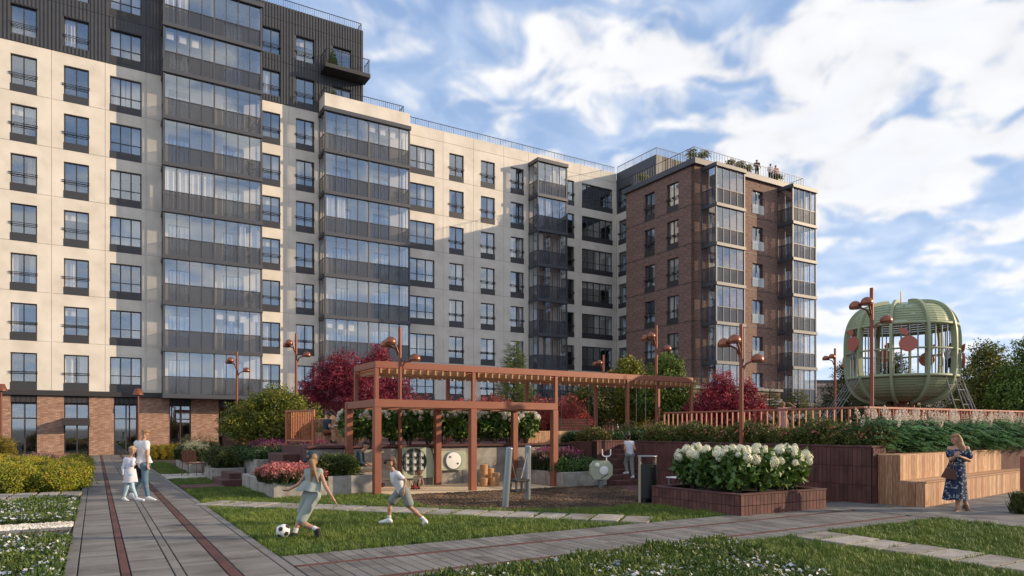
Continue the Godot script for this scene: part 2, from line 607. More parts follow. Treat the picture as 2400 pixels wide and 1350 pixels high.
# panel w x h (local x from 0, y from 0, outward +z, face at z = 0) with an optional hole [x0, y0, x1, y1]
func panel_mesh(w: float, h: float, hole: Array, depth: float, gap := 0.014, ribs := false) -> ArrayMesh:
	var b := MB.new()
	var rs := []
	if hole.is_empty():
		rs = [[0.0, 0.0, w, h]]
	else:
		rs = [[0.0, hole[3], w, h], [0.0, hole[1], hole[0], hole[3]], [hole[2], hole[1], w, hole[3]]]
		if hole[1] > 0.002: rs.append([0.0, 0.0, w, hole[1]])
	var t := 0.03
	for r in rs:
		if r[2] - r[0] < 0.001 or r[3] - r[1] < 0.001: continue
		b.span(Vector3(r[0], r[1], -depth), Vector3(r[2], r[3], -t))
		var a0: float = r[0] + (gap if r[0] == 0.0 else 0.0)
		var a1: float = r[2] - (gap if r[2] == w else 0.0)
		var c0: float = r[1] + (gap if r[1] == 0.0 else 0.0)
		var c1: float = r[3] - (gap if r[3] == h else 0.0)
		if a1 > a0 and c1 > c0: b.span(Vector3(a0, c0, -t), Vector3(a1, c1, 0))
	if ribs:
		var step := 0.2
		var cnt := int(w / step)
		for i in cnt:
			var x := (i + 0.5) * w / cnt
			var segs := [[0.0, h]]
			if not hole.is_empty() and x + 0.05 > hole[0] and x - 0.05 < hole[2]:
				segs = [[hole[3] + 0.02, h]]
				if hole[1] > 0.05: segs.append([0.0, hole[1] - 0.02])
			for s in segs:
				b.span(Vector3(x - 0.05, s[0] + 0.012, 0), Vector3(x + 0.05, s[1] - 0.012, 0.05))
	return b.done()

# frame of a window of size w x h with vertical bars at xs and horizontal bars at ys (local, from lower left corner); faces +z
func frame_mesh(w: float, h: float, xs: Array, ys: Array, bar := 0.06, d := 0.07) -> ArrayMesh:
	var b := MB.new()
	b.span(Vector3(0, 0, -d), Vector3(bar, h, 0))
	b.span(Vector3(w - bar, 0, -d), Vector3(w, h, 0))
	b.span(Vector3(bar, 0, -d), Vector3(w - bar, bar, 0))
	b.span(Vector3(bar, h - bar, -d), Vector3(w - bar, h, 0))
	for x in xs: b.span(Vector3(x - bar * 0.6, bar, -d), Vector3(x + bar * 0.6, h - bar, 0.004))
	for y in ys:
		var cuts := [bar] + xs + [w - bar]
		for i in cuts.size() - 1:
			var a: float = cuts[i] + (bar * 0.6 if i > 0 else 0.0)
			var e: float = cuts[i + 1] - (bar * 0.6 if i < cuts.size() - 2 else 0.0)
			b.span(Vector3(a, y - bar * 0.4, -d), Vector3(e, y + bar * 0.4, 0.002))
	return b.done()

func room_mesh(w: float, h: float, d: float) -> ArrayMesh:
	# open towards +z, standing behind the wall: back, two sides, floor, ceiling, each with thickness
	var b := MB.new()
	b.span(Vector3(-0.05, -0.05, -d - 0.05), Vector3(w + 0.05, h + 0.05, -d))
	b.span(Vector3(-0.05, -0.05, -d), Vector3(0, h + 0.05, 0))
	b.span(Vector3(w, -0.05, -d), Vector3(w + 0.05, h + 0.05, 0))
	b.span(Vector3(0, -0.05, -d), Vector3(w, 0, 0))
	b.span(Vector3(0, h, -d), Vector3(w, h + 0.05, 0))
	return b.done()

func curtain_mesh(w: float, h: float, seed_: int) -> ArrayMesh:
	var b := MB.new()
	var r := RandomNumberGenerator.new()
	r.seed = seed_
	var cnt := int(w / 0.05)
	var zs := []
	for i in cnt + 1: zs.append(0.03 * sin(i * 1.9 + seed_) + r.randf_range(-0.012, 0.012))
	for i in cnt:
		var x0 := w * i / cnt
		var x1 := w * (i + 1) / cnt
		b.quad(Vector3(x0, 0, zs[i]), Vector3(x1, 0, zs[i + 1]), Vector3(x1, h, zs[i + 1]), Vector3(x0, h, zs[i]))
	return b.done()

# parent: building; xf: wall frame (local x along the wall, z outward). opening x0..x1, y0..y1 at heights relative to xf
func add_window(parent: Node3D, xf: Transform3D, x0: float, x1: float, y0: float, y1: float, kind: String, opt := {}) -> Node3D:
	var w := x1 - x0
	var h := y1 - y0
	var win := Node3D.new()
	win.name = "window"
	parent.add_child(win, true)
	win.transform = xf * Transform3D(Basis.IDENTITY, Vector3(x0, y0, -0.14))
	var low := 0.46
	var gh := h
	var gy := 0.0
	if opt.get("spandrel", true):
		put(cached(["span", w], func():
			var b := MB.new()
			b.span(Vector3(-0.02, 0, -0.10), Vector3(w, low, 0.15))
			return b.done()), M.cornice if opt.get("dark", false) else M.slab_edge if false else M.frame, "spandrel", win)
		gy = low
		gh = h - low
	var xs := []
	var ys := []
	if kind == "two":
		xs = [w * 0.5]
		ys = []
	elif kind == "three":
		xs = [w / 3.0, w * 2.0 / 3.0]
		ys = [gh * 0.33]
	elif kind == "five":
		xs = [w * 0.2, w * 0.4, w * 0.6, w * 0.8]
		ys = [gh * 0.33]
	put(cached(["wf", kind, w, gh], func(): return frame_mesh(w, gh, xs, ys)), M.frame, "frame", win, Vector3(0, gy, 0))
	var cuts := [0.06] + xs + [w - 0.06]
	var rows := [0.06] + ys + [gh - 0.06]
	for i in cuts.size() - 1:
		for j in rows.size() - 1:
			var pw: float = cuts[i + 1] - cuts[i] - 0.03
			var ph: float = rows[j + 1] - rows[j] - 0.02
			put(cached(["pane", snappedf(pw, 0.001), snappedf(ph, 0.001)], func(): return box_mesh(Vector3(pw, ph, 0.024))), M.glass, "pane", win,
				Vector3((cuts[i] + cuts[i + 1]) * 0.5, gy + (rows[j] + rows[j + 1]) * 0.5, -0.04))
	if opt.get("rail", kind == "two"):
		put(cached(["rail", w], func():
			var b := MB.new()
			for k in 2: b.span(Vector3(-0.10, gh * 0.36 - 0.02 - k * 0.10, 0.16), Vector3(w + 0.04, gh * 0.36 + 0.015 - k * 0.10, 0.19))
			for x in [0.06, w * 0.5, w - 0.06]: b.span(Vector3(x - 0.02, gh * 0.36 - 0.13, 0.05), Vector3(x + 0.02, gh * 0.36 + 0.02, 0.158))
			return b.done()), M.rail, "guard_rail", win, Vector3(0, gy, 0))
	elif opt.get("glass_guard", false):
		put(cached(["gguard", w], func(): return box_mesh(Vector3(w + 0.14, 0.75, 0.02))), M.glass_guard, "glass_guard", win, Vector3(w * 0.5, gy + 0.33, 0.19))
	if opt.get("room", true):
		var rw := w + 1.0
		put(cached(["room", rw], func(): return room_mesh(rw, 2.62, 3.2)), M.room_wall if rng.randf() < 0.6 else M.room_dark, "room", win, Vector3(-0.5, 0.02 - (0.3 if kind == "door" else 0.0), -0.22))
		var p := rng.randf()
		if p < 0.46 and kind != "door":
			var cm: Material = M.curtain if rng.randf() < 0.8 else M.curtain_warm
			var side := rng.randi() % 3
			var sd := rng.randi() % 4
			var fr: float = [0.28, 0.36, 0.46, 0.5][sd]
			for s in 2:
				if side == s: continue
				put(cached(["curt", w, sd], func(): return curtain_mesh(w * fr, gh + 0.05, sd)), cm, "curtain", win, Vector3(0.02 if s == 0 else w * (1.0 - fr) - 0.02, gy - 0.02, -0.28))
		elif p < 0.58:
			put(cached(["blind", w], func(): return box_mesh(Vector3(w * 0.9, gh * 0.3, 0.03))), M.blind, "blind", win, Vector3(w * 0.5, gy + gh * 0.85, -0.27))
	return win

# a glazed balcony of one storey; local: x along the wall 0..w, z outward from the wall 0..d, y from slab underside
func add_balcony(parent: Node3D, xf: Transform3D, w: float, d: float, panes: int, thick_at: int, sides: Array, variant: int, roofed := false) -> Node3D:
	var b := Node3D.new()
	b.name = "glazed_balcony"
	parent.add_child(b, true)
	b.transform = xf
	var key := ["bal", w, d, panes]
	put(cached(key + ["slab"], func():
		var q := MB.new()
		q.bev(Vector3(w * 0.5, 0.13, d * 0.5 + 0.04), Vector3(w + 0.18, 0.26, d + 0.08), 0.012)
		return q.done()), M.slab_edge, "slab", b)
	var y0 := 0.26
	var h := 3.0 - 0.26
	var pw := w / panes
	put(cached(key + ["frame"], func():
		var q := MB.new()
		var z0 := d - 0.12
		for s in [0.0, w]: q.span(Vector3(s - 0.06, y0, z0 - 0.01), Vector3(s + 0.06, y0 + h, z0 + 0.11))
		for i in range(1, panes):
			var x := pw * i
			var t := 0.05 if i == thick_at else 0.024
			q.span(Vector3(x - t, y0, z0 + 0.01), Vector3(x + t, y0 + h, z0 + 0.085))
		for i in panes:
			q.span(Vector3(pw * i + 0.05, y0 + 1.12, z0 + 0.015), Vector3(pw * (i + 1) - 0.05, y0 + 1.17, z0 + 0.08))
		for s in [0.0, w]:
			if (s == 0.0 and not sides[0]) or (s > 0.0 and not sides[1]): continue
			for k in 3:
				var z := (d - 0.14) * k / 2.0
				if k < 2: q.span(Vector3(s - 0.03, y0, z + 0.0), Vector3(s + 0.03, y0 + h, z + 0.05))
			q.span(Vector3(s - 0.028, y0 + 1.12, 0.05), Vector3(s + 0.028, y0 + 1.17, d - 0.14))
		return q.done()), M.slab_edge, "frame", b)
	var up := cached(key + ["up"], func(): return box_mesh(Vector3(pw - 0.055, h - 1.18, 0.02)))
	var lo := cached(key + ["lo"], func(): return box_mesh(Vector3(pw - 0.055, 1.11, 0.02)))
	for i in panes:
		put(up, M.glass, "pane", b, Vector3(pw * (i + 0.5), y0 + 1.18 + (h - 1.18) * 0.5, d - 0.08))
		put(lo, M.glass_tint, "lower_pane", b, Vector3(pw * (i + 0.5), y0 + 0.56, d - 0.08))
	var dd := (d - 0.16) * 0.5
	var ups := cached(key + ["ups"], func(): return box_mesh(Vector3(0.02, h - 1.18, dd - 0.05)))
	var los := cached(key + ["los"], func(): return box_mesh(Vector3(0.02, 1.11, dd - 0.05)))
	for s in 2:
		if not sides[s]: continue
		for k in 2:
			put(ups, M.glass, "side_pane", b, Vector3(w * s, y0 + 1.18 + (h - 1.18) * 0.5, dd * (k + 0.5) + 0.04))
			put(los, M.glass_tint, "side_pane", b, Vector3(w * s, y0 + 0.56, dd * (k + 0.5) + 0.04))
	# what one sees inside
	if panes >= 8:
		put(cached(key + ["part"], func(): return box_mesh(Vector3(0.12, h - 0.02, d - 0.2))), M.balcony_wall, "partition", b, Vector3(pw * thick_at, y0 + h * 0.5, (d - 0.2) * 0.5))
	var q2 := variant % 7
	if q2 in [1, 4]:
		for i in (panes / 2 if q2 == 1 else panes / 4):
			put(cached(key + ["cu", i % 2], func(): return curtain_mesh(pw * 0.8, h - 0.12, 3 + i % 2)), M.curtain, "curtain", b, Vector3(pw * (i + 0.1), y0 + 0.04, d - 0.28))
	elif q2 in [2, 5]:
		var f0 := panes / 2 if q2 == 2 else 0
		for i in (panes / 2 if q2 == 2 else panes / 2 - 1):
			put(cached(key + ["bl"], func(): return box_mesh(Vector3(pw * 0.6, 0.5, 0.03))), M.blind, "blind", b, Vector3(pw * (f0 + i + 0.5), y0 + h - 0.35 - 0.06 * (i % 3), d - 0.45))
	elif q2 == 3:
		for i in [panes - 2, panes - 1]:
			put(cached(key + ["cw"], func(): return curtain_mesh(pw * 0.5, h - 0.12, 9)), M.curtain_warm if panes < 8 else M.curtain, "curtain", b, Vector3(pw * (i + 0.2), y0 + 0.04, d - 0.3))
	if q2 in [0, 3, 6] and panes >= 8:
		potted_plant(b, Vector3(pw * (panes - 0.8), y0, d - 0.6), 1.3)
	if roofed:
		put(cached(key + ["roof"], func():
			var q := MB.new()
			q.bev(Vector3(w * 0.5, 0.15, d * 0.5 + 0.05), Vector3(w + 0.24, 0.30, d + 0.10), 0.012)
			return q.done()), M.slab_edge, "roof_slab", b, Vector3(0, 3.0, 0))
	return b

func potted_plant(parent: Node3D, pos: Vector3, h: float) -> void:
	put(cached("pot", func():
		var q := MB.new()
		q.lathe([Vector2(0.0, 0), Vector2(0.13, 0), Vector2(0.18, 0.34), Vector2(0.15, 0.34), Vector2(0.14, 0.28), Vector2(0.0, 0.28)], 12)
		return q.done()), M.pot, "plant_pot", parent, pos)
	var xs := []
	var cs := PackedColorArray()
	for i in 46:
		var t := rng.randf()
		var a := rng.randf() * TAU
		var r := 0.34 * sqrt(rng.randf())
		xs.append(Transform3D(rand_basis(0.9), Vector3(cos(a) * r, 0.4 + t * (h - 0.5), sin(a) * r)))
		cs.append(vary(Color(0.06, 0.10, 0.03), 0.3))
	var mm := multi("plant_foliage", M.leaf, leaf_clump(0), xs, cs, parent)
	mm.position = pos

# railing with thin bars between two points (top heights), as one part
func bar_rail(parent: Node, a: Vector3, b: Vector3, h: float, step: float, m: Material, called := "railing", bar := 0.012, top := 0.04) -> MeshInstance3D:
	var q := MB.new()
	var d := b - a
	var L := d.length()
	var dir := d / L
	var bs := Basis(dir, Vector3.UP, dir.cross(Vector3.UP))
	q.box((a + b) * 0.5 + Vector3.UP * h, Vector3(L, top, top), bs)
	var n := int(L / step)
	for i in n + 1:
		var t := 0.022 if i % 7 == 0 else bar
		q.box(a + dir * (L * i / n) + Vector3.UP * (h * 0.5), Vector3(t, h - top, t * 1.6), bs)
	return put(q.done(), m, called, parent)

func long_building() -> void:
	var b := thing("apartment_building", "long cream panel apartment house with charcoal ribbed upper storeys and brick ground floor", "building", Vector3(0, 0, FZ))
	var xf := Transform3D(Basis.IDENTITY, Vector3.ZERO)
	# bays of the cream storeys: [x0, x1, hole x0, hole x1, window kind]
	var bays := [
		[-10.87, -8.02, -10.09, -8.76, "two"], [-8.02, -5.17, -7.24, -5.91, "two"], [-5.17, -2.32, -4.39, -3.06, "two"], [-2.32, 0.53, -1.69, -0.35, "two"], [0.53, 2.84, 0.79, 2.58, "three"],
		[2.84, 6.84, 4.15, 5.5, "door"], [6.84, 9.95, 7.55, 8.9, "door"],
		[9.95, 11.98, 10.14, 11.38, "two"], [11.98, 14.1, 12.49, 13.82, "two"],
		[14.1, 17.3, 15.2, 16.6, "door"], [17.3, 20.8, 18.3, 19.7, "door"],
		[20.8, 24.26, 21.3, 23.5, "three"], [24.26, 27.05, 24.82, 26.15, "two"], [27.05, 29.99, 27.76, 29.12, "two"], [29.99, 32.5, 30.68, 32.03, "two"],
		[32.5, 35.65, 33.4, 34.8, "door"], [35.65, 38.1, 36.12, 37.45, "two"], [38.1, 42.4, 38.32, 41.93, "five"]]
	for bay in bays:
		var w: float = bay[1] - bay[0]
		var hole := [bay[2] - bay[0], 0.0, bay[3] - bay[0], 2.26]
		var door: bool = bay[4] == "door"
		for k in 7:
			var y := 4.04 + 3.0 * k
			put(cached(["panel", bay[0]], func(): return panel_mesh(w, 3.0, hole, 0.34)), M.cream, "panel", b, Vector3(bay[0], y, 0))
			add_window(b, Transform3D(Basis.IDENTITY, Vector3(0, y, 0)), bay[2], bay[3], 0.0, 2.26, "two" if door else bay[4], {"spandrel": not door, "rail": bay[4] == "two"})
		# charcoal storeys
		if bay[1] < 17.4:
			var right: float = minf(bay[1], 17.53)
			for k in 2:
				var y2 := 25.04 + 3.0 * k
				var h3: bool = bay[4] == "three"
				var hl := [bay[2] - bay[0], 0.12 if h3 else 0.5, bay[3] - bay[0], 2.26]
				put(cached(["ribbed", bay[0]], func(): return panel_mesh(w, 3.0, hl, 0.34, 0.01, true)), M.cladding, "cladding_panel", b, Vector3(bay[0], y2, 0))
				add_window(b, Transform3D(Basis.IDENTITY, Vector3(0, y2, 0)), bay[2], bay[3], hl[1], 2.26, "two" if door else bay[4], {"spandrel": h3, "rail": bay[4] == "two", "dark": true})
			put(cached(["ribcap", bay[0]], func(): return panel_mesh(w, 1.06, [], 0.34, 0.01, true)), M.cladding, "cladding_panel", b, Vector3(bay[0], 31.04, 0))
		else:
			put(cached(["cap", bay[0]], func(): return panel_mesh(w, 0.9, [], 0.34)), M.cream, "parapet_panel", b, Vector3(bay[0], 25.04, 0))
	# the charcoal storeys end just right of bay 14.1..17.3
	for k in 3:
		put(cached(["ribend", k == 2], func(): return panel_mesh(0.23, 1.06 if k == 2 else 3.0, [], 0.34, 0.0, true)), M.cladding, "cladding_panel", b, Vector3(17.3, 25.04 + 3.0 * k, 0))
	# body behind the rooms, roofs, end walls
	var q := MB.new()
	q.span(Vector3(-10.87, 0.0, -12.0), Vector3(17.53, 32.0, -4.2))
	q.span(Vector3(17.53, 0.0, -12.0), Vector3(46.0, 25.6, -4.2))
	q.span(Vector3(-10.87, 31.2, -4.2), Vector3(17.53, 31.6, -0.36))
	q.span(Vector3(17.53, 25.2, -4.2), Vector3(46.0, 25.5, -0.36))
	q.span(Vector3(17.33, 25.06, -4.2), Vector3(17.53, 32.08, -0.36))
	q.span(Vector3(-11.0, 0.0, -4.2), Vector3(-10.88, 32.0, 0.0))
	put(q.done(), M.smooth_cladding, "rear_wall", b)
	bar_rail(b, Vector3(-10.8, 32.1, -0.2), Vector3(17.4, 32.1, -0.2), 0.62, 0.16, M.rail)
	bar_rail(b, Vector3(17.45, 32.1, -0.2), Vector3(17.45, 32.1, -4.0), 0.62, 0.16, M.rail)
	bar_rail(b, Vector3(20.8, 25.94, -0.2), Vector3(42.3, 25.94, -0.2), 0.60, 0.16, M.rail)
	# ground floor: brick piers between tall openings
	var piers := [[-10.87, -7.28], [-5.91, -4.39], [-3.06, -1.69], [-0.35, 1.01], [2.34, 4.21], [5.53, 7.25], [8.6, 10.2], [11.6, 13.2], [14.6, 16.2], [17.6, 19.2], [20.6, 22.2], [23.6, 25.2], [26.6, 28.2], [29.6, 31.2], [32.6, 34.2], [35.6, 37.2], [38.6, 40.2], [41.4, 42.4]]
	for i in piers.size():
		var p: Array = piers[i]
		put(cached(["pier", p[0]], func():
			var z := MB.new()
			z.span(Vector3(p[0], 0, -0.5), Vector3(p[1], 3.72, -0.02))
			return z.done()), M.brick_light, "brick_pier", b)
		if i < piers.size() - 1:
			var x0: float = p[1]
			var x1: float = piers[i + 1][0]
			var hd := holder("soldier_course", b, Vector3(x0, 3.27, -0.06))
			var nb := int((x1 - x0) / 0.085)
			var sm := cached(["soldier", snappedf((x1 - x0) / nb, 0.001)], func(): return bev_mesh(Vector3((x1 - x0) / nb - 0.018, 0.40, 0.10), 0.006))
			for s in nb:
				put(sm, M.black_brick_grey if (s * 7 + i) % 3 else M.black_brick, "brick", hd, Vector3((s + 0.5) * (x1 - x0) / nb, 0.225, -0.05))
			put(box_mesh(Vector3(x1 - x0, 0.45, 0.06)), M.black_brick, "backing", hd, Vector3((x1 - x0) * 0.5, 0.225, -0.14))
			var w := x1 - x0
			var sf := Node3D.new()
			sf.name = "shop_window"
			b.add_child(sf, true)
			sf.position = Vector3(x0, 0.06, -0.3)
			var awn := i == 2
			put(frame_mesh(w, 3.2, [w * 0.52], [2.25], 0.07), M.frame, "frame", sf)
			for k in 2:
				var a: float = [0.07, w * 0.52 + 0.04][k]
				var e: float = [w * 0.52 - 0.04, w - 0.07][k]
				put(box_mesh(Vector3(e - a, 2.14, 0.024)), M.glass, "pane", sf, Vector3((a + e) * 0.5, 1.15, -0.03))
				put(box_mesh(Vector3(e - a, 0.82, 0.024)), M.glass, "pane", sf, Vector3((a + e) * 0.5, 2.71, -0.03))
			put(cached(["shoproom", snappedf(w, 0.01)], func(): return room_mesh(w, 3.2, 3.4)), M.room_dark, "room", sf, Vector3(0, -0.02, -0.12))
			if i in [2, 4]:
				put(cached("doorbar", func():
					var z := MB.new()
					z.tube([Vector3(0, 0, 0), Vector3(0, 0.5, 0)], [0.018, 0.018], 8)
					return z.done()), M.rail, "door_handle", sf, Vector3(w * 0.52 - 0.12, 0.9, 0.05))
			if awn:
				put(bev_mesh(Vector3(w + 0.10, 0.46, 1.15), 0.02), M.cornice, "canopy", sf, Vector3(w * 0.5, 2.05, 0.62))
	put(bev_mesh(Vector3(53.3, 0.32, 0.52), 0.015), M.cornice, "cornice", b, Vector3(15.76, 3.88, -0.10))
	put(box_mesh(Vector3(0.05, 3.0, 0.2)), M.cornice, "downpipe", b, Vector3(-5.9, 1.5, -0.02))
	# glazed balconies
	var d := 1.5
	for k in 9:
		add_balcony(b, Transform3D(Basis.IDENTITY, Vector3(3.78, 3.66 + 3.0 * k, 0)), 6.0, d, 8, 4, [true, true], [6, 2, 0, 3, 1, 6, 0, 5, 4][k], k == 8)
	for k in 7:
		add_balcony(b, Transform3D(Basis.IDENTITY, Vector3(14.2, 3.66 + 3.0 * k, 0)), 6.5, d, 8, 4, [true, true], [3, 5, 6, 0, 4, 6, 2][k], k == 6)
		add_balcony(b, Transform3D(Basis.IDENTITY, Vector3(32.55, 3.66 + 3.0 * k, 0)), 3.0, d, 4, 9, [true, true], [0, 1, 0, 6, 4, 1, 2][k], k == 6)
	# parapet and rail of the terrace above the second balcony stack
	var pq := MB.new()
	pq.span(Vector3(14.15, 24.96, d - 0.16), Vector3(20.74, 25.92, d + 0.02))
	pq.span(Vector3(14.15, 24.96, 0.05), Vector3(14.31, 25.92, d - 0.16))
	pq.span(Vector3(20.58, 24.96, 0.05), Vector3(20.74, 25.92, d - 0.16))
	put(pq.done(), M.cream, "parapet", b)
	bar_rail(b, Vector3(14.25, 25.92, d - 0.2), Vector3(20.3, 25.92, d - 0.2), 0.55, 0.16, M.rail)
	bar_rail(b, Vector3(14.25, 25.92, 0.1), Vector3(14.25, 25.92, d - 0.2), 0.55, 0.16, M.rail)
	bar_rail(b, Vector3(20.3, 25.92, 0.1), Vector3(20.3, 25.92, d - 0.2), 0.55, 0.16, M.rail)
	# open balcony on the charcoal storeys
	var ob := holder("open_balcony", b, Vector3(14.3, 27.95, 0))
	put(bev_mesh(Vector3(3.4, 0.30, 1.3), 0.015), M.cornice, "slab", ob, Vector3(1.65, 0.15, 0.68))
	bar_rail(ob, Vector3(0.05, 0.3, 1.28), Vector3(3.28, 0.3, 1.28), 1.05, 0.13, M.rail)
	bar_rail(ob, Vector3(0.05, 0.3, 0.1), Vector3(0.05, 0.3, 1.28), 1.05, 0.13, M.rail)
	bar_rail(ob, Vector3(3.28, 0.3, 0.1), Vector3(3.28, 0.3, 1.28), 1.05, 0.13, M.rail)
	balcony_tree(Vector3(14.95, 28.27, FZ + 0.8), 1.25, "clipped conical shrub standing on the open charcoal balcony")
	balcony_tree(Vector3(15.0, 25.25, FZ + 0.9), 1.5, "slim conical shrub behind the cream parapet under the open balcony")

func balcony_tree(pos: Vector3, h: float, label: String) -> void:
	var t := thing("potted_shrub", label, "shrub", pos)
	var q := MB.new()
	q.tube([Vector3.ZERO, Vector3(0, h * 0.5, 0)], [0.03, 0.015], 6)
	put(q.done(), M.trunk, "stem", t)
	var xs := []
	var cs := PackedColorArray()
	for i in 260:
		var k := sqrt(rng.randf())
		var y := 0.1 + (1.0 - k) * (h - 0.1)
		var r := 0.36 * pow(k, 0.7) * rng.randf_range(0.75, 1.05)
		var a := rng.randf() * TAU
		xs.append(Transform3D(rand_basis(0.6), Vector3(cos(a) * r, y, sin(a) * r)))
		cs.append(vary(Color(0.075, 0.12, 0.018), 0.35))
	multi("crown", M.leaf, leaf_clump(1), xs, cs, t)

func corner_wing() -> void:
	var b := thing("corner_building", "white and charcoal corner wing joining the long house to the brick tower", "building", Vector3(42.4, 0, FZ))
	# its wall faces -x; local x runs from the long facade towards the camera
	var xf := Transform3D(Basis(Vector3(0, 0, 1), Vector3.UP, Vector3(-1, 0, 0)), Vector3.ZERO)
	for k in 7:
		var y := 4.04 + 3.0 * k
		var top := k == 6
		var o := put(cached(["cw", top], func(): return panel_mesh(5.4, 3.0, [0.3, 0.0, 2.1, 2.26], 0.34)), M.smooth_cladding if top else M.cream, "panel", b)
		o.transform = xf * Transform3D(Basis.IDENTITY, Vector3(0, y, 0))
		add_window(b, xf * Transform3D(Basis.IDENTITY, Vector3(0, y, 0)), 0.3, 2.1, 0.0, 2.26, "two", {"dark": top})
	var c := put(panel_mesh(5.4, 0.9, [], 0.34), M.smooth_cladding, "panel", b)
	c.transform = xf * Transform3D(Basis.IDENTITY, Vector3(0, 25.04, 0))
	var q := MB.new()
	q.span(Vector3(0.36, 22.0, 5.1), Vector3(0.75, 25.94, 5.4))
	put(q.done(), M.slab_edge, "panel", b)
	var o2 := put(panel_mesh(11.0, 3.9, [], 0.3, 0.01, true), M.cladding, "cladding_panel", b, Vector3(0.75, 22.04, 5.35))
	o2.name = "cladding_panel"
	q = MB.new()
	q.span(Vector3(4.0, 0, -0.3), Vector3(12.0, 25.6, 4.9))
	q.span(Vector3(0.36, 25.3, -0.3), Vector3(4.0, 25.6, 5.0))
	q.span(Vector3(0.4, 0.0, -0.2), Vector3(3.9, 4.0, 5.2))
	put(q.done(), M.smooth_cladding, "rear_wall", b)
	bar_rail(b, Vector3(0.1, 25.94, 0.0), Vector3(0.1, 25.94, 5.35), 0.62, 0.16, M.rail)
	bar_rail(b, Vector3(0.1, 25.94, 5.35), Vector3(10.5, 25.94, 5.35), 0.62, 0.16, M.rail)

func brick_tower() -> void:
	var b := thing("brick_tower", "six storey dark brick apartment tower with glazed corner balconies and roof terrace", "building", Vector3(39.5, 0, -38.4))
	# left face (towards -x): local x from its far end to the front corner
	var L := 8.0
	var xl := Transform3D(Basis(Vector3(0, 0, 1), Vector3.UP, Vector3(-1, 0, 0)), Vector3(0, 0, -L))
	var lb := [[0.0, 3.6, 2.36, 3.64 - 0.06], [3.6, 6.6, 5.02 - 0.02, 6.29], [6.6, 8.0, 0, 0]]
	for bay in lb:
		var w: float = bay[1] - bay[0]
		var hole := [] if bay[3] == 0 else [bay[2] - bay[0], 0.0, minf(bay[3] - bay[0], w), 2.26]
		for k in 6:
			var y := 4.04 + 3.0 * k
			var o := put(cached(["tl", bay[0]], func(): return panel_mesh(w, 3.0, hole, 0.34, 0.0)), M.brick_dark, "brick_panel", b)
			o.transform = xl * Transform3D(Basis.IDENTITY, Vector3(bay[0], y, 0))
			if bay[3] != 0: add_window(b, xl * Transform3D(Basis.IDENTITY, Vector3(0, y, 0)), bay[2], bay[3], 0.0, 2.26, "two", {"dark": true})
	# front face
	var W := 13.1
	var fb := [[0.0, 0.85, 0, 0], [0.85, 4.0, 1.7, 3.1], [4.0, 9.7, 6.6, 7.9], [9.7, 13.1, 10.6, 12.0]]
	for i in fb.size():
		var bay: Array = fb[i]
		var w: float = bay[1] - bay[0]
		var hole := [] if bay[3] == 0 else [bay[2] - bay[0], 0.36 if i == 2 else 0.0, bay[3] - bay[0], 2.24]
		for k in 6:
			var y := 4.04 + 3.0 * k
			put(cached(["tf", bay[0]], func(): return panel_mesh(w, 3.0, hole, 0.34, 0.0)), M.brick_dark, "brick_panel", b, Vector3(bay[0], y, 0))
			if bay[3] != 0: add_window(b, Transform3D(Basis.IDENTITY, Vector3(0, y, 0)), bay[2], bay[3], hole[1], 2.24, "two", {"spandrel": false, "rail": false, "glass_guard": i == 2})
	# string courses
	for k in range(1, 6):
		var y := 4.04 + 3.0 * k
		put(cached("string_l", func(): return box_mesh(Vector3(0.012, 0.05, 8.0))), M.black_brick, "string_course", b, Vector3(-0.006, y, -4.0))
		put(cached("string_f", func(): return box_mesh(Vector3(13.1, 0.05, 0.012))), M.black_brick, "string_course", b, Vector3(6.55, y, 0.006))
	var q := MB.new()
	q.span(Vector3(4.2, 0.0, -11.5), Vector3(13.1, 22.0, -4.2))
	q.span(Vector3(0.36, 21.8, -8.0), Vector3(13.1, 22.1, -0.36))
	q.span(Vector3(12.9, 0.0, -4.2), Vector3(13.1, 22.0, -0.36))
	put(q.done(), M.brick_dark, "rear_wall", b)
	q = MB.new()
	q.span(Vector3(0, 0, -8.0), Vector3(13.1, 4.04, -0.02))
	put(q.done(), M.brick_dark, "base", b)
	q = MB.new()
	q.bev(Vector3(6.55, 22.28, -4.0), Vector3(13.5, 0.46, 8.5), 0.02)
	put(q.done(), M.slab_edge, "coping", b)
	bar_rail(b, Vector3(0, 22.51, 0), Vector3(13.1, 22.51, 0), 0.9, 0.3, M.rail, "railing", 0.016, 0.035)
	bar_rail(b, Vector3(0, 22.51, -7.6), Vector3(0, 22.51, 0), 0.9, 0.3, M.rail, "railing", 0.016, 0.035)
	bar_rail(b, Vector3(13.1, 22.51, -5.0), Vector3(13.1, 22.51, 0), 0.9, 0.3, M.rail, "railing", 0.016, 0.035)
	for k in 6:
		var y := 3.60 + 3.0 * k
		add_balcony(b, Transform3D(Basis.IDENTITY, Vector3(0.8, y, 0)), 3.1, 1.5, 4, 9, [true, true], [0, 1, 6, 3, 6, 0][k], k == 5)
		add_balcony(b, Transform3D(Basis.IDENTITY, Vector3(9.75, y, 0)), 3.0, 1.5, 4, 9, [true, true], [6, 0, 0, 6, 0, 3][k], k == 5)
	for a in [[1.0, -6.9, 0.9], [0.9, -1.2, 0.9], [1.9, -0.9, 1.0], [5.0, -0.9, 0.8], [6.0, -0.8, 0.9], [7.0, -0.9, 0.8], [10.6, -0.7, 0.55]]:
		roof_shrub(Vector3(39.5 + a[0], 22.5, -38.4 + a[1]), a[2])

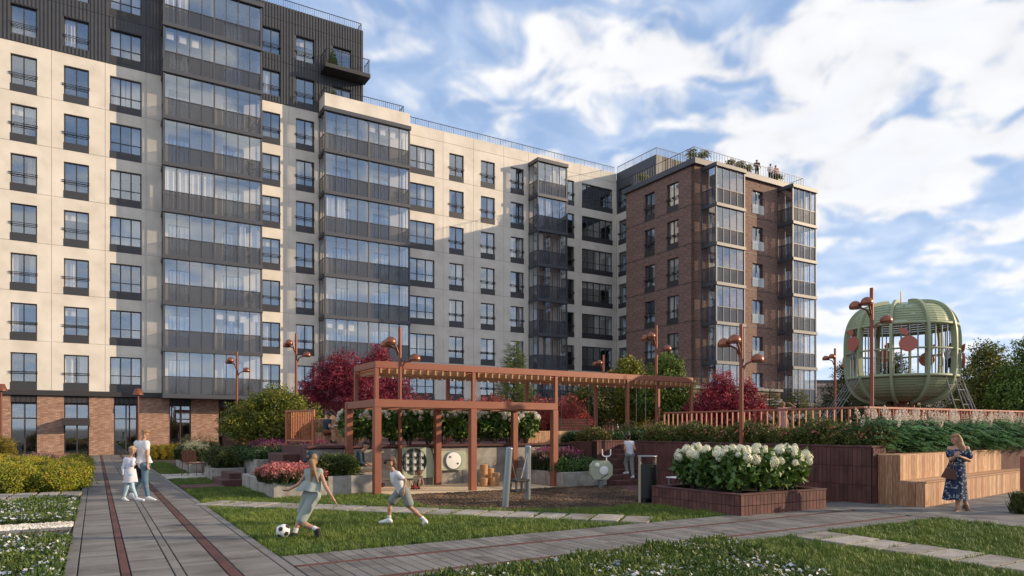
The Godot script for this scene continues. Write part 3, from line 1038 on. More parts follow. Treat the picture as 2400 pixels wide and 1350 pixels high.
func roof_shrub(pos: Vector3, h: float) -> void:
	var t := thing("roof_shrub", "small round shrub behind the roof railing of the brick tower", "shrub", pos, 0, "shrubs on the tower roof")
	put(cached("planter_pot", func(): return bev_mesh(Vector3(0.6, 0.5, 0.6), 0.02)), M.slab_edge, "planter_box", t, Vector3(0, 0.25, 0))
	var xs := []
	var cs := PackedColorArray()
	for i in 60:
		var p := Vector3(rng.randfn(), rng.randfn(), rng.randfn()).normalized() * pow(rng.randf(), 0.4)
		xs.append(Transform3D(rand_basis(0.6, 1.4), Vector3(p.x * 0.42, 0.4 + h * 0.45 + p.y * h * 0.45, p.z * 0.42)))
		cs.append(vary(Color(0.14, 0.15, 0.04), 0.35))
	multi("foliage", M.leaf, leaf_clump(0), xs, cs, t)

func far_building(called: String, label: String, pos: Vector3, w: float, h: float, d: float, m: Material, nwin: int, turn := 0.0) -> void:
	var b := thing(called, label, "building", pos, turn)
	put(box_mesh(Vector3(w, h, d)), m, "wall", b, Vector3(w * 0.5, h * 0.5, -d * 0.5))
	put(bev_mesh(Vector3(w + 0.7, 0.4, d + 0.7), 0.05), m, "cornice", b, Vector3(w * 0.5, h - 0.45, -d * 0.5))
	put(box_mesh(Vector3(w + 0.2, 0.3, d + 0.2)), M.slab_edge, "roof", b, Vector3(w * 0.5, h + 0.15, -d * 0.5))
	put(box_mesh(Vector3(w * 0.3, 1.0, d * 0.4)), M.slab_edge, "roof_house", b, Vector3(w * 0.45, h + 0.8, -d * 0.5))
	for i in nwin:
		var wn := holder("window", b, Vector3(w * (i + 0.5) / nwin, h * 0.42, 0.03))
		put(box_mesh(Vector3(1.3, 2.2, 0.08)), M.white_paint, "frame", wn)
		for k in 2: put(box_mesh(Vector3(0.52, 1.95, 0.06)), M.lens_dark, "pane", wn, Vector3(-0.29 + 0.58 * k, 0, 0.04))

# ---------------------------------------------------------------- plants
func rand_basis(upright := 0.0, s := 1.0) -> Basis:
	var b := Basis(Vector3.UP, rng.randf() * TAU)
	var tilt := (1.0 - upright) * PI * rng.randf()
	b = b * Basis(Vector3.RIGHT, tilt)
	return b.scaled(Vector3.ONE * (s * rng.randf_range(0.75, 1.25)))

func vary(c: Color, k: float) -> Color:
	var f := 1.0 + rng.randf_range(-k, k)
	var g := 1.0 + rng.randf_range(-k, k) * 0.35
	return Color(c.r * f * g, c.g * f, c.b * f / g)

func mixc(a: Color, b: Color, k := 0.25) -> Color:
	return vary(a.lerp(b, rng.randf()), k)

var baked_triangles := 0

func multi(called: String, m: Material, mesh: Mesh, xs: Array, cs: PackedColorArray, parent: Node) -> GeometryInstance3D:
	if parent != self: return baked(called, m, mesh, xs, cs, parent)
	var mm := MultiMesh.new()
	mm.transform_format = MultiMesh.TRANSFORM_3D
	mm.use_colors = true
	mm.mesh = mesh
	mm.instance_count = xs.size()
	for i in xs.size():
		mm.set_instance_transform(i, xs[i])
		mm.set_instance_color(i, cs[i])
	var o := MultiMeshInstance3D.new()
	o.name = numbered(called)
	add_child(o)
	o.multimesh = mm
	o.material_override = m
	return o

# the copies joined into one mesh of the plant's own
func baked(called: String, m: Material, mesh: Mesh, xs: Array, cs: PackedColorArray, parent: Node) -> MeshInstance3D:
	var src := mesh.surface_get_arrays(0)
	var sv: PackedVector3Array = src[Mesh.ARRAY_VERTEX]
	var sn: PackedVector3Array = src[Mesh.ARRAY_NORMAL]
	var si: PackedInt32Array = src[Mesh.ARRAY_INDEX]
	var v := PackedVector3Array()
	var n := PackedVector3Array()
	var c := PackedColorArray()
	var ix := PackedInt32Array()
	var part := PackedColorArray()
	part.resize(sv.size())
	ix.resize(si.size() * xs.size())
	var at := 0
	for i in xs.size():
		var xf: Transform3D = xs[i]
		v.append_array(xf * sv)
		n.append_array(Transform3D(xf.basis.orthonormalized(), Vector3.ZERO) * sn)
		part.fill(cs[i])
		c.append_array(part)
		var base := i * sv.size()
		for k in si:
			ix[at] = base + k
			at += 1
	baked_triangles += ix.size() / 3
	var arr := []
	arr.resize(Mesh.ARRAY_MAX)
	arr[Mesh.ARRAY_VERTEX] = v
	arr[Mesh.ARRAY_NORMAL] = n
	arr[Mesh.ARRAY_COLOR] = c
	arr[Mesh.ARRAY_INDEX] = ix
	var am := ArrayMesh.new()
	if xs.size(): am.add_surface_from_arrays(Mesh.PRIMITIVE_TRIANGLES, arr)
	return put(am, m, called, parent)

func leaf(b: MB, p: Vector3, d: Vector3, side: Vector3, ln: float, w: float, fold := 0.25) -> void:
	var up := d.cross(side).normalized()
	var m := p + d * (ln * 0.45)
	var e := p + d * ln - up * (ln * 0.12)
	var l := m - side * w * 0.5 + up * (w * fold)
	var r := m + side * w * 0.5 + up * (w * fold)
	var k := b.v.size()
	for q in [p, r, e, l]: b.vert(q, up)
	b.ix.append_array(PackedInt32Array([k, k + 1, k + 2, k, k + 2, k + 3]))

# kinds: 0 broad leaf cluster, 1 fine leaf cluster, 2 pinnate spray, 3 needle spray, 4 narrow upright leaves, 5 small dense twig, 6 big broad leaves
func leaf_clump(kind: int) -> Mesh:
	return cached(["clump", kind], func():
		var b := MB.new()
		var r := RandomNumberGenerator.new()
		r.seed = 100 + kind
		if kind in [0, 1, 5, 6, 7]:
			var n: int = {0: 9, 1: 14, 5: 16, 6: 8, 7: 7}[kind]
			var rad: float = {0: 0.11, 1: 0.085, 5: 0.07, 6: 0.13, 7: 0.04}[kind]
			var ln: float = {0: 0.085, 1: 0.05, 5: 0.034, 6: 0.13, 7: 0.04}[kind]
			for i in n:
				var d := Vector3(r.randfn(), r.randfn() + 0.3, r.randfn()).normalized()
				var p := d * rad * r.randf_range(0.15, 0.9)
				var dd := (d + Vector3(r.randfn(), r.randfn(), r.randfn()) * 0.5 + Vector3(0, 0.1, 0)).normalized()
				var s := dd.cross(Vector3(r.randfn(), r.randfn(), r.randfn())).normalized()
				leaf(b, p, dd, s, ln * r.randf_range(0.8, 1.25), ln * (0.62 if kind != 1 else 0.5))
		elif kind == 2:
			# a few arching fronds with leaflets
			for f in 4:
				var az := r.randf() * TAU
				var d := Vector3(cos(az), 0.35, sin(az)).normalized()
				var pts := []
				for k in 7:
					var t := k / 6.0
					pts.append(d * (0.30 * t) + Vector3(0, -0.13 * t * t, 0))
				for k in range(1, 7):
					var ax: Vector3 = (pts[k] - pts[k - 1]).normalized()
					var sd := ax.cross(Vector3.UP).normalized()
					for s in [-1, 1]:
						var ld: Vector3 = (sd * s + ax * 0.55 + Vector3(0, -0.15, 0)).normalized()
						leaf(b, pts[k], ld, ax, 0.085 * (1.15 - 0.1 * k), 0.024)
				leaf(b, pts[6], d, d.cross(Vector3.UP).normalized(), 0.08, 0.024)
		elif kind == 3:
			for i in 26:
				var t := i / 26.0
				var ax := Vector3(0, 0, 1)
				var p := ax * (0.30 * t)
				var a := i * 2.4
				var d := (Vector3(cos(a), sin(a) * 0.6, 0.75)).normalized()
				leaf(b, p, d, d.cross(ax).normalized(), 0.075, 0.012, 0.0)
		elif kind == 4:
			for i in 9:
				var a := r.randf() * TAU
				var d := Vector3(cos(a) * 0.45, 1.0, sin(a) * 0.45).normalized()
				leaf(b, Vector3(cos(a), 0, sin(a)) * 0.03, d, d.cross(Vector3.UP.rotated(Vector3.RIGHT, 0.4)).normalized(), r.randf_range(0.12, 0.24), 0.022)
		return b.done())

func grass_tuft(kind := 0) -> Mesh:
	return cached(["tuft", kind], func():
		var b := MB.new()
		var r := RandomNumberGenerator.new()
		r.seed = 300 + kind
		for i in 13:
			var a := r.randf() * TAU
			var p := Vector3(r.randf_range(-0.045, 0.045), 0, r.randf_range(-0.045, 0.045))
			var h: float = r.randf_range(0.035, 0.075) * (1.0 if kind == 0 else 4.5)
			var lean := Vector3(cos(a), 0, sin(a)) * h * r.randf_range(0.2, 0.7)
			var s := Vector3(-sin(a), 0, cos(a)) * (0.0035 if kind == 0 else 0.005)
			var mid := p + Vector3(0, h * 0.6, 0) + lean * 0.35
			var tip := p + Vector3(0, h, 0) + lean
			b.quad(p - s, p + s, mid + s * 0.7, mid - s * 0.7)
			b.tri(mid - s * 0.7, mid + s * 0.7, tip)
		return b.done())

# a rounded flower head made of small florets (hydrangea)
func flower_head(kind: int) -> Mesh:
	return cached(["head", kind], func():
		var b := MB.new()
		b.colored = true
		var r := RandomNumberGenerator.new()
		r.seed = 400 + kind
		var n := 95
		for i in n:
			var y := 1.0 - 2.0 * (i + 0.5) / n
			var a := i * 2.39996
			var d := Vector3(cos(a) * sqrt(1 - y * y), y, sin(a) * sqrt(1 - y * y))
			var taper := 1.0 - 0.28 * maxf(y, -0.2) if kind % 2 == 0 else 1.0
			var p := Vector3(d.x * 0.082 * taper, d.y * (0.105 if kind % 2 == 0 else 0.085), d.z * 0.082 * taper) * r.randf_range(0.86, 1.1)
			var t := d.cross(Vector3.UP if absf(d.y) < 0.9 else Vector3.RIGHT).normalized().rotated(d, r.randf() * TAU)
			var s := d.cross(t)
			var z := r.randf_range(0.013, 0.020)
			var k := r.randf_range(0.86, 1.06)
			b.col = Color(0.84 * k, 0.82 * k, 0.66 * k) if kind < 2 else Color(0.82 * k, 0.76 * k, 0.66 * k)
			b.quad(p + t * z + d * 0.004, p + s * z, p - t * z + d * 0.004, p - s * z)
		return b.done())

func plume(kind: int) -> Mesh:
	return cached(["plume", kind], func():
		var b := MB.new()
		b.colored = true
		var r := RandomNumberGenerator.new()
		r.seed = 440 + kind
		for i in 80:
			var t := r.randf()
			var a := r.randf() * TAU
			var rad := 0.055 * sin(PI * clampf(t * 0.85 + 0.1, 0, 1)) * r.randf_range(0.6, 1.1)
			var p := Vector3(cos(a) * rad, t * 0.27, sin(a) * rad)
			var d := Vector3(cos(a), 0.4, sin(a)).normalized()
			var tt := d.cross(Vector3.UP).normalized()
			var s := d.cross(tt)
			var z := r.randf_range(0.009, 0.014)
			var k := r.randf_range(0.85, 1.05)
			b.col = Color(0.80 * k, 0.66 * k, 0.58 * k)
			b.quad(p + tt * z, p + s * z, p - tt * z, p - s * z)
		return b.done())

func in_lobes(lobes: Array, n: int, edge: float, stray := 0.0) -> Array:
	# random points in a union of ellipsoids, crowded towards their outer skins
	var ws := []
	var tot := 0.0
	for l in lobes:
		var k: float = pow(l[1].x * l[1].y * l[1].z, 0.667)
		tot += k
		ws.append(tot)
	var out := []
	while out.size() < n:
		var u := rng.randf() * tot
		var j := 0
		while ws[j] < u: j += 1
		var d := Vector3(rng.randfn(), rng.randfn(), rng.randfn()).normalized()
		var f := pow(rng.randf(), edge)
		if rng.randf() < stray: f = rng.randf_range(1.0, 1.22)
		var bump := 1.0 + 0.16 * sin(d.x * 5.0 + j * 2.1) * sin(d.y * 4.3 + j) * sin(d.z * 5.2 + 1.7 * j) + rng.randf_range(-0.05, 0.07)
		var rr: Vector3 = lobes[j][1]
		out.append([lobes[j][0] + Vector3(d.x * rr.x, d.y * rr.y, d.z * rr.z) * f * bump, d])
	return out

func facing(d: Vector3, s: float) -> Basis:
	var z := (d + Vector3(rng.randfn(), rng.randfn(), rng.randfn()) * 0.35).normalized()
	var x := z.cross(Vector3.UP if absf(z.y) < 0.9 else Vector3.RIGHT).normalized().rotated(z, rng.randf() * TAU)
	return Basis(x, z.cross(x), z).scaled(Vector3.ONE * s * rng.randf_range(0.75, 1.25))

# a tree: stems from the base to the lobes of the crown
func tree(called: String, label: String, pos: Vector3, stems: int, trunk_h: float, r0: float, lobes: Array, clump: int, n: int, ca: Color, cb: Color, s := 1.0, group := "", edge := 0.45) -> Node3D:
	var t := thing(called, label, "tree", pos, 0, group)
	var q := MB.new()
	for k in stems:
		var a := TAU * k / stems + 0.6
		var base := Vector3(cos(a), 0, sin(a)) * (0.10 * (stems - 1) if stems > 1 else 0.0)
		var fork := Vector3(cos(a), 0, sin(a)) * (0.26 * (stems - 1) * 0.5 if stems > 1 else 0.0) + Vector3(rng.randf_range(-0.05, 0.05), trunk_h, rng.randf_range(-0.05, 0.05))
		q.tube([base, base.lerp(fork, 0.5) + Vector3(rng.randf_range(-0.05, 0.05), 0, rng.randf_range(-0.05, 0.05)), fork], [r0, r0 * 0.82, r0 * 0.68], 8)
		for j in lobes.size():
			if j % stems != k: continue
			var tip: Vector3 = lobes[j][0]
			var mid := fork.lerp(tip, 0.5) + Vector3(rng.randf_range(-0.12, 0.12), -0.05 * fork.distance_to(tip), rng.randf_range(-0.12, 0.12))
			q.tube([fork, mid, tip], [r0 * 0.55, r0 * 0.35, r0 * 0.12], 6)
			for e in 4:
				var d := Vector3(rng.randfn(), absf(rng.randfn()) * 0.8, rng.randfn()).normalized()
				var rr: Vector3 = lobes[j][1]
				q.tube([mid.lerp(tip, rng.randf()), tip + d * rr * 0.85], [r0 * 0.16, r0 * 0.05], 5, false)
	put(q.done(), M.trunk, "trunk", t)
	var xs := []
	var cs := PackedColorArray()
	for p in in_lobes(lobes, n, edge, 0.16):
		xs.append(Transform3D(facing(p[1], s), p[0]))
		cs.append(mixc(ca, cb, 0.3))
	multi("crown", M.leaf, leaf_clump(clump), xs, cs, t)
	return t

# a rounded shrub; flowers: [mesh, n, colour a, colour b, size]
func shrub(called: String, label: String, pos: Vector3, rad: Vector3, clump: int, n: int, ca: Color, cb: Color, group := "", s := 1.0, flowers := [], category := "shrub", lobed := 0) -> Node3D:
	var t := thing(called, label, category, pos, 0, group)
	var q := MB.new()
	for k in 5:
		var a := TAU * k / 5.0 + rng.randf()
		q.tube([Vector3.ZERO, Vector3(cos(a) * rad.x * 0.5, rad.y * 1.0, sin(a) * rad.z * 0.5)], [0.014, 0.006], 5, false)
	put(q.done(), M.trunk, "stem", t)
	var lobes := [[Vector3(0, rad.y * 0.85, 0), Vector3(rad.x, rad.y, rad.z)]]
	for k in lobed:
		var a := TAU * k / lobed + rng.randf()
		lobes.append([Vector3(cos(a) * rad.x * 0.6, rad.y * rng.randf_range(0.7, 1.2), sin(a) * rad.z * 0.6), rad * rng.randf_range(0.45, 0.65)])
	var xs := []
	var cs := PackedColorArray()
	for p in in_lobes(lobes, n, 0.3, 0.14 if lobed > 0 else 0.02):
		var pp: Vector3 = p[0]
		if pp.y < 0.02: pp.y = absf(pp.y) + 0.02
		xs.append(Transform3D(facing(p[1], s), pp))
		cs.append(mixc(ca, cb, 0.28))
	multi("foliage", M.leaf, leaf_clump(clump), xs, cs, t)
	if flowers:
		xs = []
		cs = PackedColorArray()
		for i in flowers[1]:
			var d := Vector3(rng.randfn(), absf(rng.randfn()) * 0.9 + 0.15, rng.randfn()).normalized()
			xs.append(Transform3D(facing(d, flowers[4]), Vector3(d.x * rad.x, rad.y * 0.85 + d.y * rad.y, d.z * rad.z) * rng.randf_range(0.95, 1.06)))
			cs.append(mixc(flowers[2], flowers[3], 0.2))
		multi("blossom", M.petal, flowers[0], xs, cs, t)
	return t

# tiny flower: four petals on one plane facing +z
func small_flower() -> Mesh:
	return cached("small_flower", func():
		var b := MB.new()
		for k in 4:
			var a := TAU * k / 4.0
			var d := Vector3(cos(a), sin(a), 0.2).normalized()
			leaf(b, Vector3.ZERO, d, Vector3(-sin(a), cos(a), 0), 0.02, 0.02, 0.1)
		return b.done())

func hydrangea(label: String, pos: Vector3, w: float, h: float, heads: int, kind: int, group: String, n := 150, big := 1.0, top_only := false) -> Node3D:
	var t := thing("hydrangea_bush", label, "bush", pos, rng.randf() * TAU, group)
	var q := MB.new()
	var tips := []
	for k in 9:
		var a := TAU * k / 9.0 + rng.randf() * 0.4
		var rr := w * rng.randf_range(0.25, 0.7)
		var tip := Vector3(cos(a) * rr, h * rng.randf_range(0.55, 0.8), sin(a) * rr)
		q.tube([Vector3(cos(a), 0, sin(a)) * 0.06, tip * Vector3(0.55, 0.5, 0.55), tip], [0.012, 0.009, 0.005], 5, false)
	put(q.done(), M.trunk, "stem", t)
	var xs := []
	var cs := PackedColorArray()
	for p in in_lobes([[Vector3(0, h * 0.58, 0), Vector3(w, h * 0.42, w)]], n, 0.35):
		xs.append(Transform3D(facing(p[1] + Vector3(0, 0.2, 0), 1.0), p[0]))
		cs.append(mixc(Color(0.045, 0.105, 0.020), Color(0.115, 0.195, 0.038), 0.25))
	multi("foliage", M.leaf, leaf_clump(6), xs, cs, t)
	for i in heads:
		var d := Vector3(rng.randfn(), absf(rng.randfn()) * (1.3 if top_only else 0.9) + (0.35 if top_only else 0.1), rng.randfn()).normalized()
		var p := Vector3(d.x * w * 1.02, h * 0.62 + d.y * h * 0.40, d.z * w * 1.02)
		var bs := Basis(Vector3.UP, rng.randf() * TAU) * Basis(Vector3.RIGHT, rng.randf_range(-0.5, 0.5))
		put(flower_head(kind * 2 + i % 2), M.petal, "flower_head", t, p, bs.scaled(Vector3.ONE * big * rng.randf_range(0.6, 1.2)))
	return t

func ground_cover(called: String, label: String, category: String, poly: PackedVector2Array, y: float, mesh: Mesh, n: int, ca: Color, cb: Color, m: Material, s := 1.0, jitter := 0.0, skip := false) -> Node3D:
	var lo := Vector2(1e9, 1e9)
	var hi := Vector2(-1e9, -1e9)
	for p in poly:
		lo = lo.min(p); hi = hi.max(p)
	var xs := []
	var cs := PackedColorArray()
	var tries := 0
	var patch := FastNoiseLite.new()
	patch.seed = 5
	patch.frequency = 0.55
	patch.fractal_octaves = 4
	while xs.size() < n and tries < n * 12:
		tries += 1
		var p := Vector2(rng.randf_range(lo.x, hi.x), rng.randf_range(lo.y, hi.y))
		if not Geometry2D.is_point_in_polygon(p, poly): continue
		if skip and in_stone(p): continue
		xs.append(Transform3D(Basis(Vector3.UP, rng.randf() * TAU).scaled(Vector3(1, rng.randf_range(0.7, 1.3) * (1.0 + patch.get_noise_2d(p.x * 1.7 + 40.0, p.y * 1.7) * 0.7), 1) * s), Vector3(p.x, y + rng.randf() * jitter, p.y)))
		cs.append(vary(ca.lerp(cb, clampf(0.5 + patch.get_noise_2d(p.x, p.y) * 1.1 + rng.randf_range(-0.4, 0.4), 0.0, 1.3)), 0.22))
	var o := multi(called, m, mesh, xs, cs, self)
	o.set_meta("kind", "stuff")
	o.set_meta("label", label)
	o.set_meta("category", category)
	return o

func conifer(label: String, pos: Vector3, h: float, r: float, n: int, ca: Color, cb: Color, group := "") -> void:
	var t := thing("conifer_tree", label, "tree", pos, 0, group)
	var q := MB.new()
	q.tube([Vector3.ZERO, Vector3(0, h * 0.6, 0), Vector3(0, h, 0)], [0.07, 0.04, 0.008], 7)
	var xs := []
	var cs := PackedColorArray()
	var whorls := int(h / 0.16)
	for k in whorls:
		var y := 0.15 + (h - 0.2) * k / whorls
		var rr := r * pow(1.0 - y / h, 0.8) * rng.randf_range(0.8, 1.12) + 0.03
		var m := 5 + rng.randi() % 3
		var off := rng.randf() * TAU
		for j in m:
			var a := off + TAU * j / m
			var d := Vector3(cos(a), 0.12, sin(a)).normalized()
			q.tube([Vector3(0, y, 0), Vector3(0, y, 0) + d * rr], [0.012, 0.004], 4, false)
			var cnt := maxi(int(n * rr / (r * whorls * m) * 1.9), 1)
			for i in cnt:
				var f := rng.randf_range(0.2, 1.0)
				var p := Vector3(0, y, 0) + d * rr * f + Vector3(rng.randfn(), rng.randfn() * 0.5, rng.randfn()) * 0.05
				xs.append(Transform3D(facing((d + Vector3(0, 0.1, 0)).normalized(), 0.95), p))
				cs.append(mixc(ca, cb, 0.25))
	put(q.done(), M.trunk, "trunk", t)
	multi("crown", M.leaf, leaf_clump(3), xs, cs, t)

# stalks with a coloured tuft on top (bee balm, stonecrop, grasses): one plant
func flower_stand(called: String, label: String, pos: Vector3, rad: Vector2, h: float, n: int, ca: Color, cb: Color, fa: Color, fb: Color, fs: float, group := "", flat := false, base_leaf := 4) -> void:
	var t := thing(called, label, "flowers", pos, 0, group)
	var xs := []
	var cs := PackedColorArray()
	var fx := []
	var fc := PackedColorArray()
	for i in n:
		var p := Vector2(rng.randf_range(-1, 1), rng.randf_range(-1, 1))
		if p.length() > 1.0: p = p.normalized() * rng.randf()
		var dome := 1.0 - 0.35 * p.length_squared()
		var q := Vector3(p.x * rad.x, 0, p.y * rad.y)
		for k in 3:
			xs.append(Transform3D(Basis(Vector3.UP, rng.randf() * TAU).scaled(Vector3.ONE * rng.randf_range(0.8, 1.2)), q + Vector3(rng.randfn() * 0.04, h * dome * (0.02 + 0.28 * k), rng.randfn() * 0.04)))
			cs.append(mixc(ca, cb, 0.25))
		for k in (3 if flat else 1):
			var d := Vector3(rng.randfn() * 0.3, 1.0, rng.randfn() * 0.3).normalized()
			fx.append(Transform3D(facing(d, fs), q + Vector3(rng.randfn() * 0.05, h * dome * (rng.randf_range(0.86, 1.05) if flat else rng.randf_range(0.62, 1.08)), rng.randfn() * 0.05)))
			fc.append(mixc(fa, fb, 0.25))
	multi("foliage", M.leaf, leaf_clump(base_leaf), xs, cs, t)
	multi("blossom", M.petal, leaf_clump(5 if flat else 7), fx, fc, t)

# ---------------------------------------------------------------- ground and paving
var stones_at := []     # [centre, half size, turn] of stepping stones that the grass keeps clear of

func surface(called: String, m: Material, poly: PackedVector2Array, y: float) -> MeshInstance3D:
	var b := MB.new()
	b.sheet(poly, y)
	return structure(b.done(), m, called)

func paving(called: String, bed: PackedVector2Array, along_x: bool, a0: float, a1: float, pitch: float, fields: Array, stripes: Array, near: Callable) -> void:
	# along_x: rows are laid out along x (planks run along z); fields and stripes are ranges across
	var root := surface(called, M.mortar_dark, bed, 0.0)
	var loose := []
	var n := int(absf(a1 - a0) / pitch)
	var sg := signf(a1 - a0)
	var all := []
	for i in n:
		for f in fields:
			var mid := a0 + sg * (i + 0.5) * pitch
			var c := Vector3(mid, 0.008, (f[0] + f[1]) * 0.5) if along_x else Vector3((f[0] + f[1]) * 0.5, 0.008, mid)
			all.append([near.call(c), c, f[1] - f[0]])
	all.sort_custom(func(p, q): return p[0] < q[0])
	var rest := []
	for i in 4: rest.append(MB.new())
	for i in all.size():
		var w: float = all[i][2] - 0.012
		var s := Vector3(pitch - 0.010, 0.03, w) if along_x else Vector3(w, 0.03, pitch - 0.010)
		var v := rng.randi() % 4
		var p: Vector3 = all[i][1] + Vector3(0, rng.randf_range(-0.002, 0.002), 0)
		if i < 300:
			put(cached(["paver", s], func(): return bev_mesh(s, 0.004)), M["paver_%d" % v], "paver", root, p)
		elif i < 3000:
			rest[v].box(p, s)
	for v in 4:
		if rest[v].v.size():
			var o := put(rest[v].done(), M["paver_%d" % v], "far_paving", root)
			o.set_meta("kind", "stuff")
	for st in stripes:
		var L := 0.5
		var m := int(absf(a1 - a0) / L)
		for i in m:
			var mid := a0 + sg * (i + 0.5) * L
			var w: float = st[1] - st[0] - 0.01
			var s := Vector3(L - 0.008, 0.03, w) if along_x else Vector3(w, 0.03, L - 0.008)
			var p := Vector3(mid, 0.009, (st[0] + st[1]) * 0.5) if along_x else Vector3((st[0] + st[1]) * 0.5, 0.009, mid)
			var v := rng.randi() % 4
			put(cached(["stripe", s], func(): return bev_mesh(s, 0.004)), M[(st[2] + "_%d") % v] if st[2] != "kerb" else M.kerb, "red_paver" if st[2] == "red_paver" else "kerb_stone" if st[2] == "kerb" else "strip_paver", root, p)

func in_stone(p: Vector2) -> bool:
	for s in stones_at:
		var q: Vector2 = (p - s[0]).rotated(-s[2])
		if absf(q.x) < s[1].x and absf(q.y) < s[1].y: return true
	return false

func stepping(called: String, list: Array) -> void:
	var root := Node3D.new()
	root.name = numbered(called)
	add_child(root)
	root.set_meta("kind", "structure")
	for s in list:
		# centre (x, z), size (x, z), turn about y in the (x, z) plane
		stones_at.append([s[0], s[1] * 0.5 + Vector2(0.0, 0.0), s[2]])
		put(cached(["stone", s[1]], func(): return bev_mesh(Vector3(s[1].x, 0.07, s[1].y), 0.008)), M["slab_%d" % (rng.randi() % 4)], "stone", root,
			Vector3(s[0].x, 0.012 + rng.randf_range(-0.006, 0.006) + (s[3] if s.size() > 3 else 0.0), s[0].y), Basis(Vector3.UP, -s[2] + rng.randf_range(-0.02, 0.02)))

func planter(label: String, x0: float, z0: float, x1: float, z1: float, h: float, t := 0.13) -> Node3D:
	# z0 front (larger), z1 back
	var o := thing("concrete_planter", label, "planter", Vector3((x0 + x1) * 0.5, 0, (z0 + z1) * 0.5))
	var w := x1 - x0
	var d := z0 - z1
	put(bev_mesh(Vector3(w, h, t), 0.01), M.concrete, "wall", o, Vector3(0, h * 0.5, d * 0.5 - t * 0.5))
	put(bev_mesh(Vector3(w, h, t), 0.01), M.concrete, "wall", o, Vector3(0, h * 0.5, -d * 0.5 + t * 0.5))
	for s in [-1, 1]:
		put(bev_mesh(Vector3(t, h, d - 2 * t - 0.004), 0.01), M.concrete, "wall", o, Vector3(s * (w * 0.5 - t * 0.5), h * 0.5, 0))
	put(box_mesh(Vector3(w - 2 * t - 0.01, h - 0.05, d - 2 * t - 0.01)), M.soil, "soil", o, Vector3(0, (h - 0.05) * 0.5, 0))
	return o

# a wall face clad with upright tiles: frame xf (x along, z outward), length L, rows of height rh
func tiled(parent: Node, xf: Transform3D, L: float, h: float, rows: int, pitch := 0.107, most := 300) -> void:
	var rh := h / rows
	var n := int(round(L / pitch))
	var p := L / n
	var mesh := cached(["tile", snappedf(p, 0.0001), snappedf(rh, 0.0001)], func(): return bev_mesh(Vector3(p - 0.007, rh - 0.010, 0.024), 0.003))
	var cnt := 0
	for j in rows:
		for i in n:
			if cnt >= most: return
			cnt += 1
			var o := put(mesh, M["red_tile_%d" % (rng.randi() % 4)], "tile", parent)
			o.transform = xf * Transform3D(Basis.IDENTITY, Vector3((i + 0.5) * p, (j + 0.5) * rh, 0.011 + rng.randf_range(0, 0.002)))

func face(x: float, y: float, z: float, turn: float) -> Transform3D:
	return Transform3D(Basis(Vector3.UP, turn), Vector3(x, y, z))

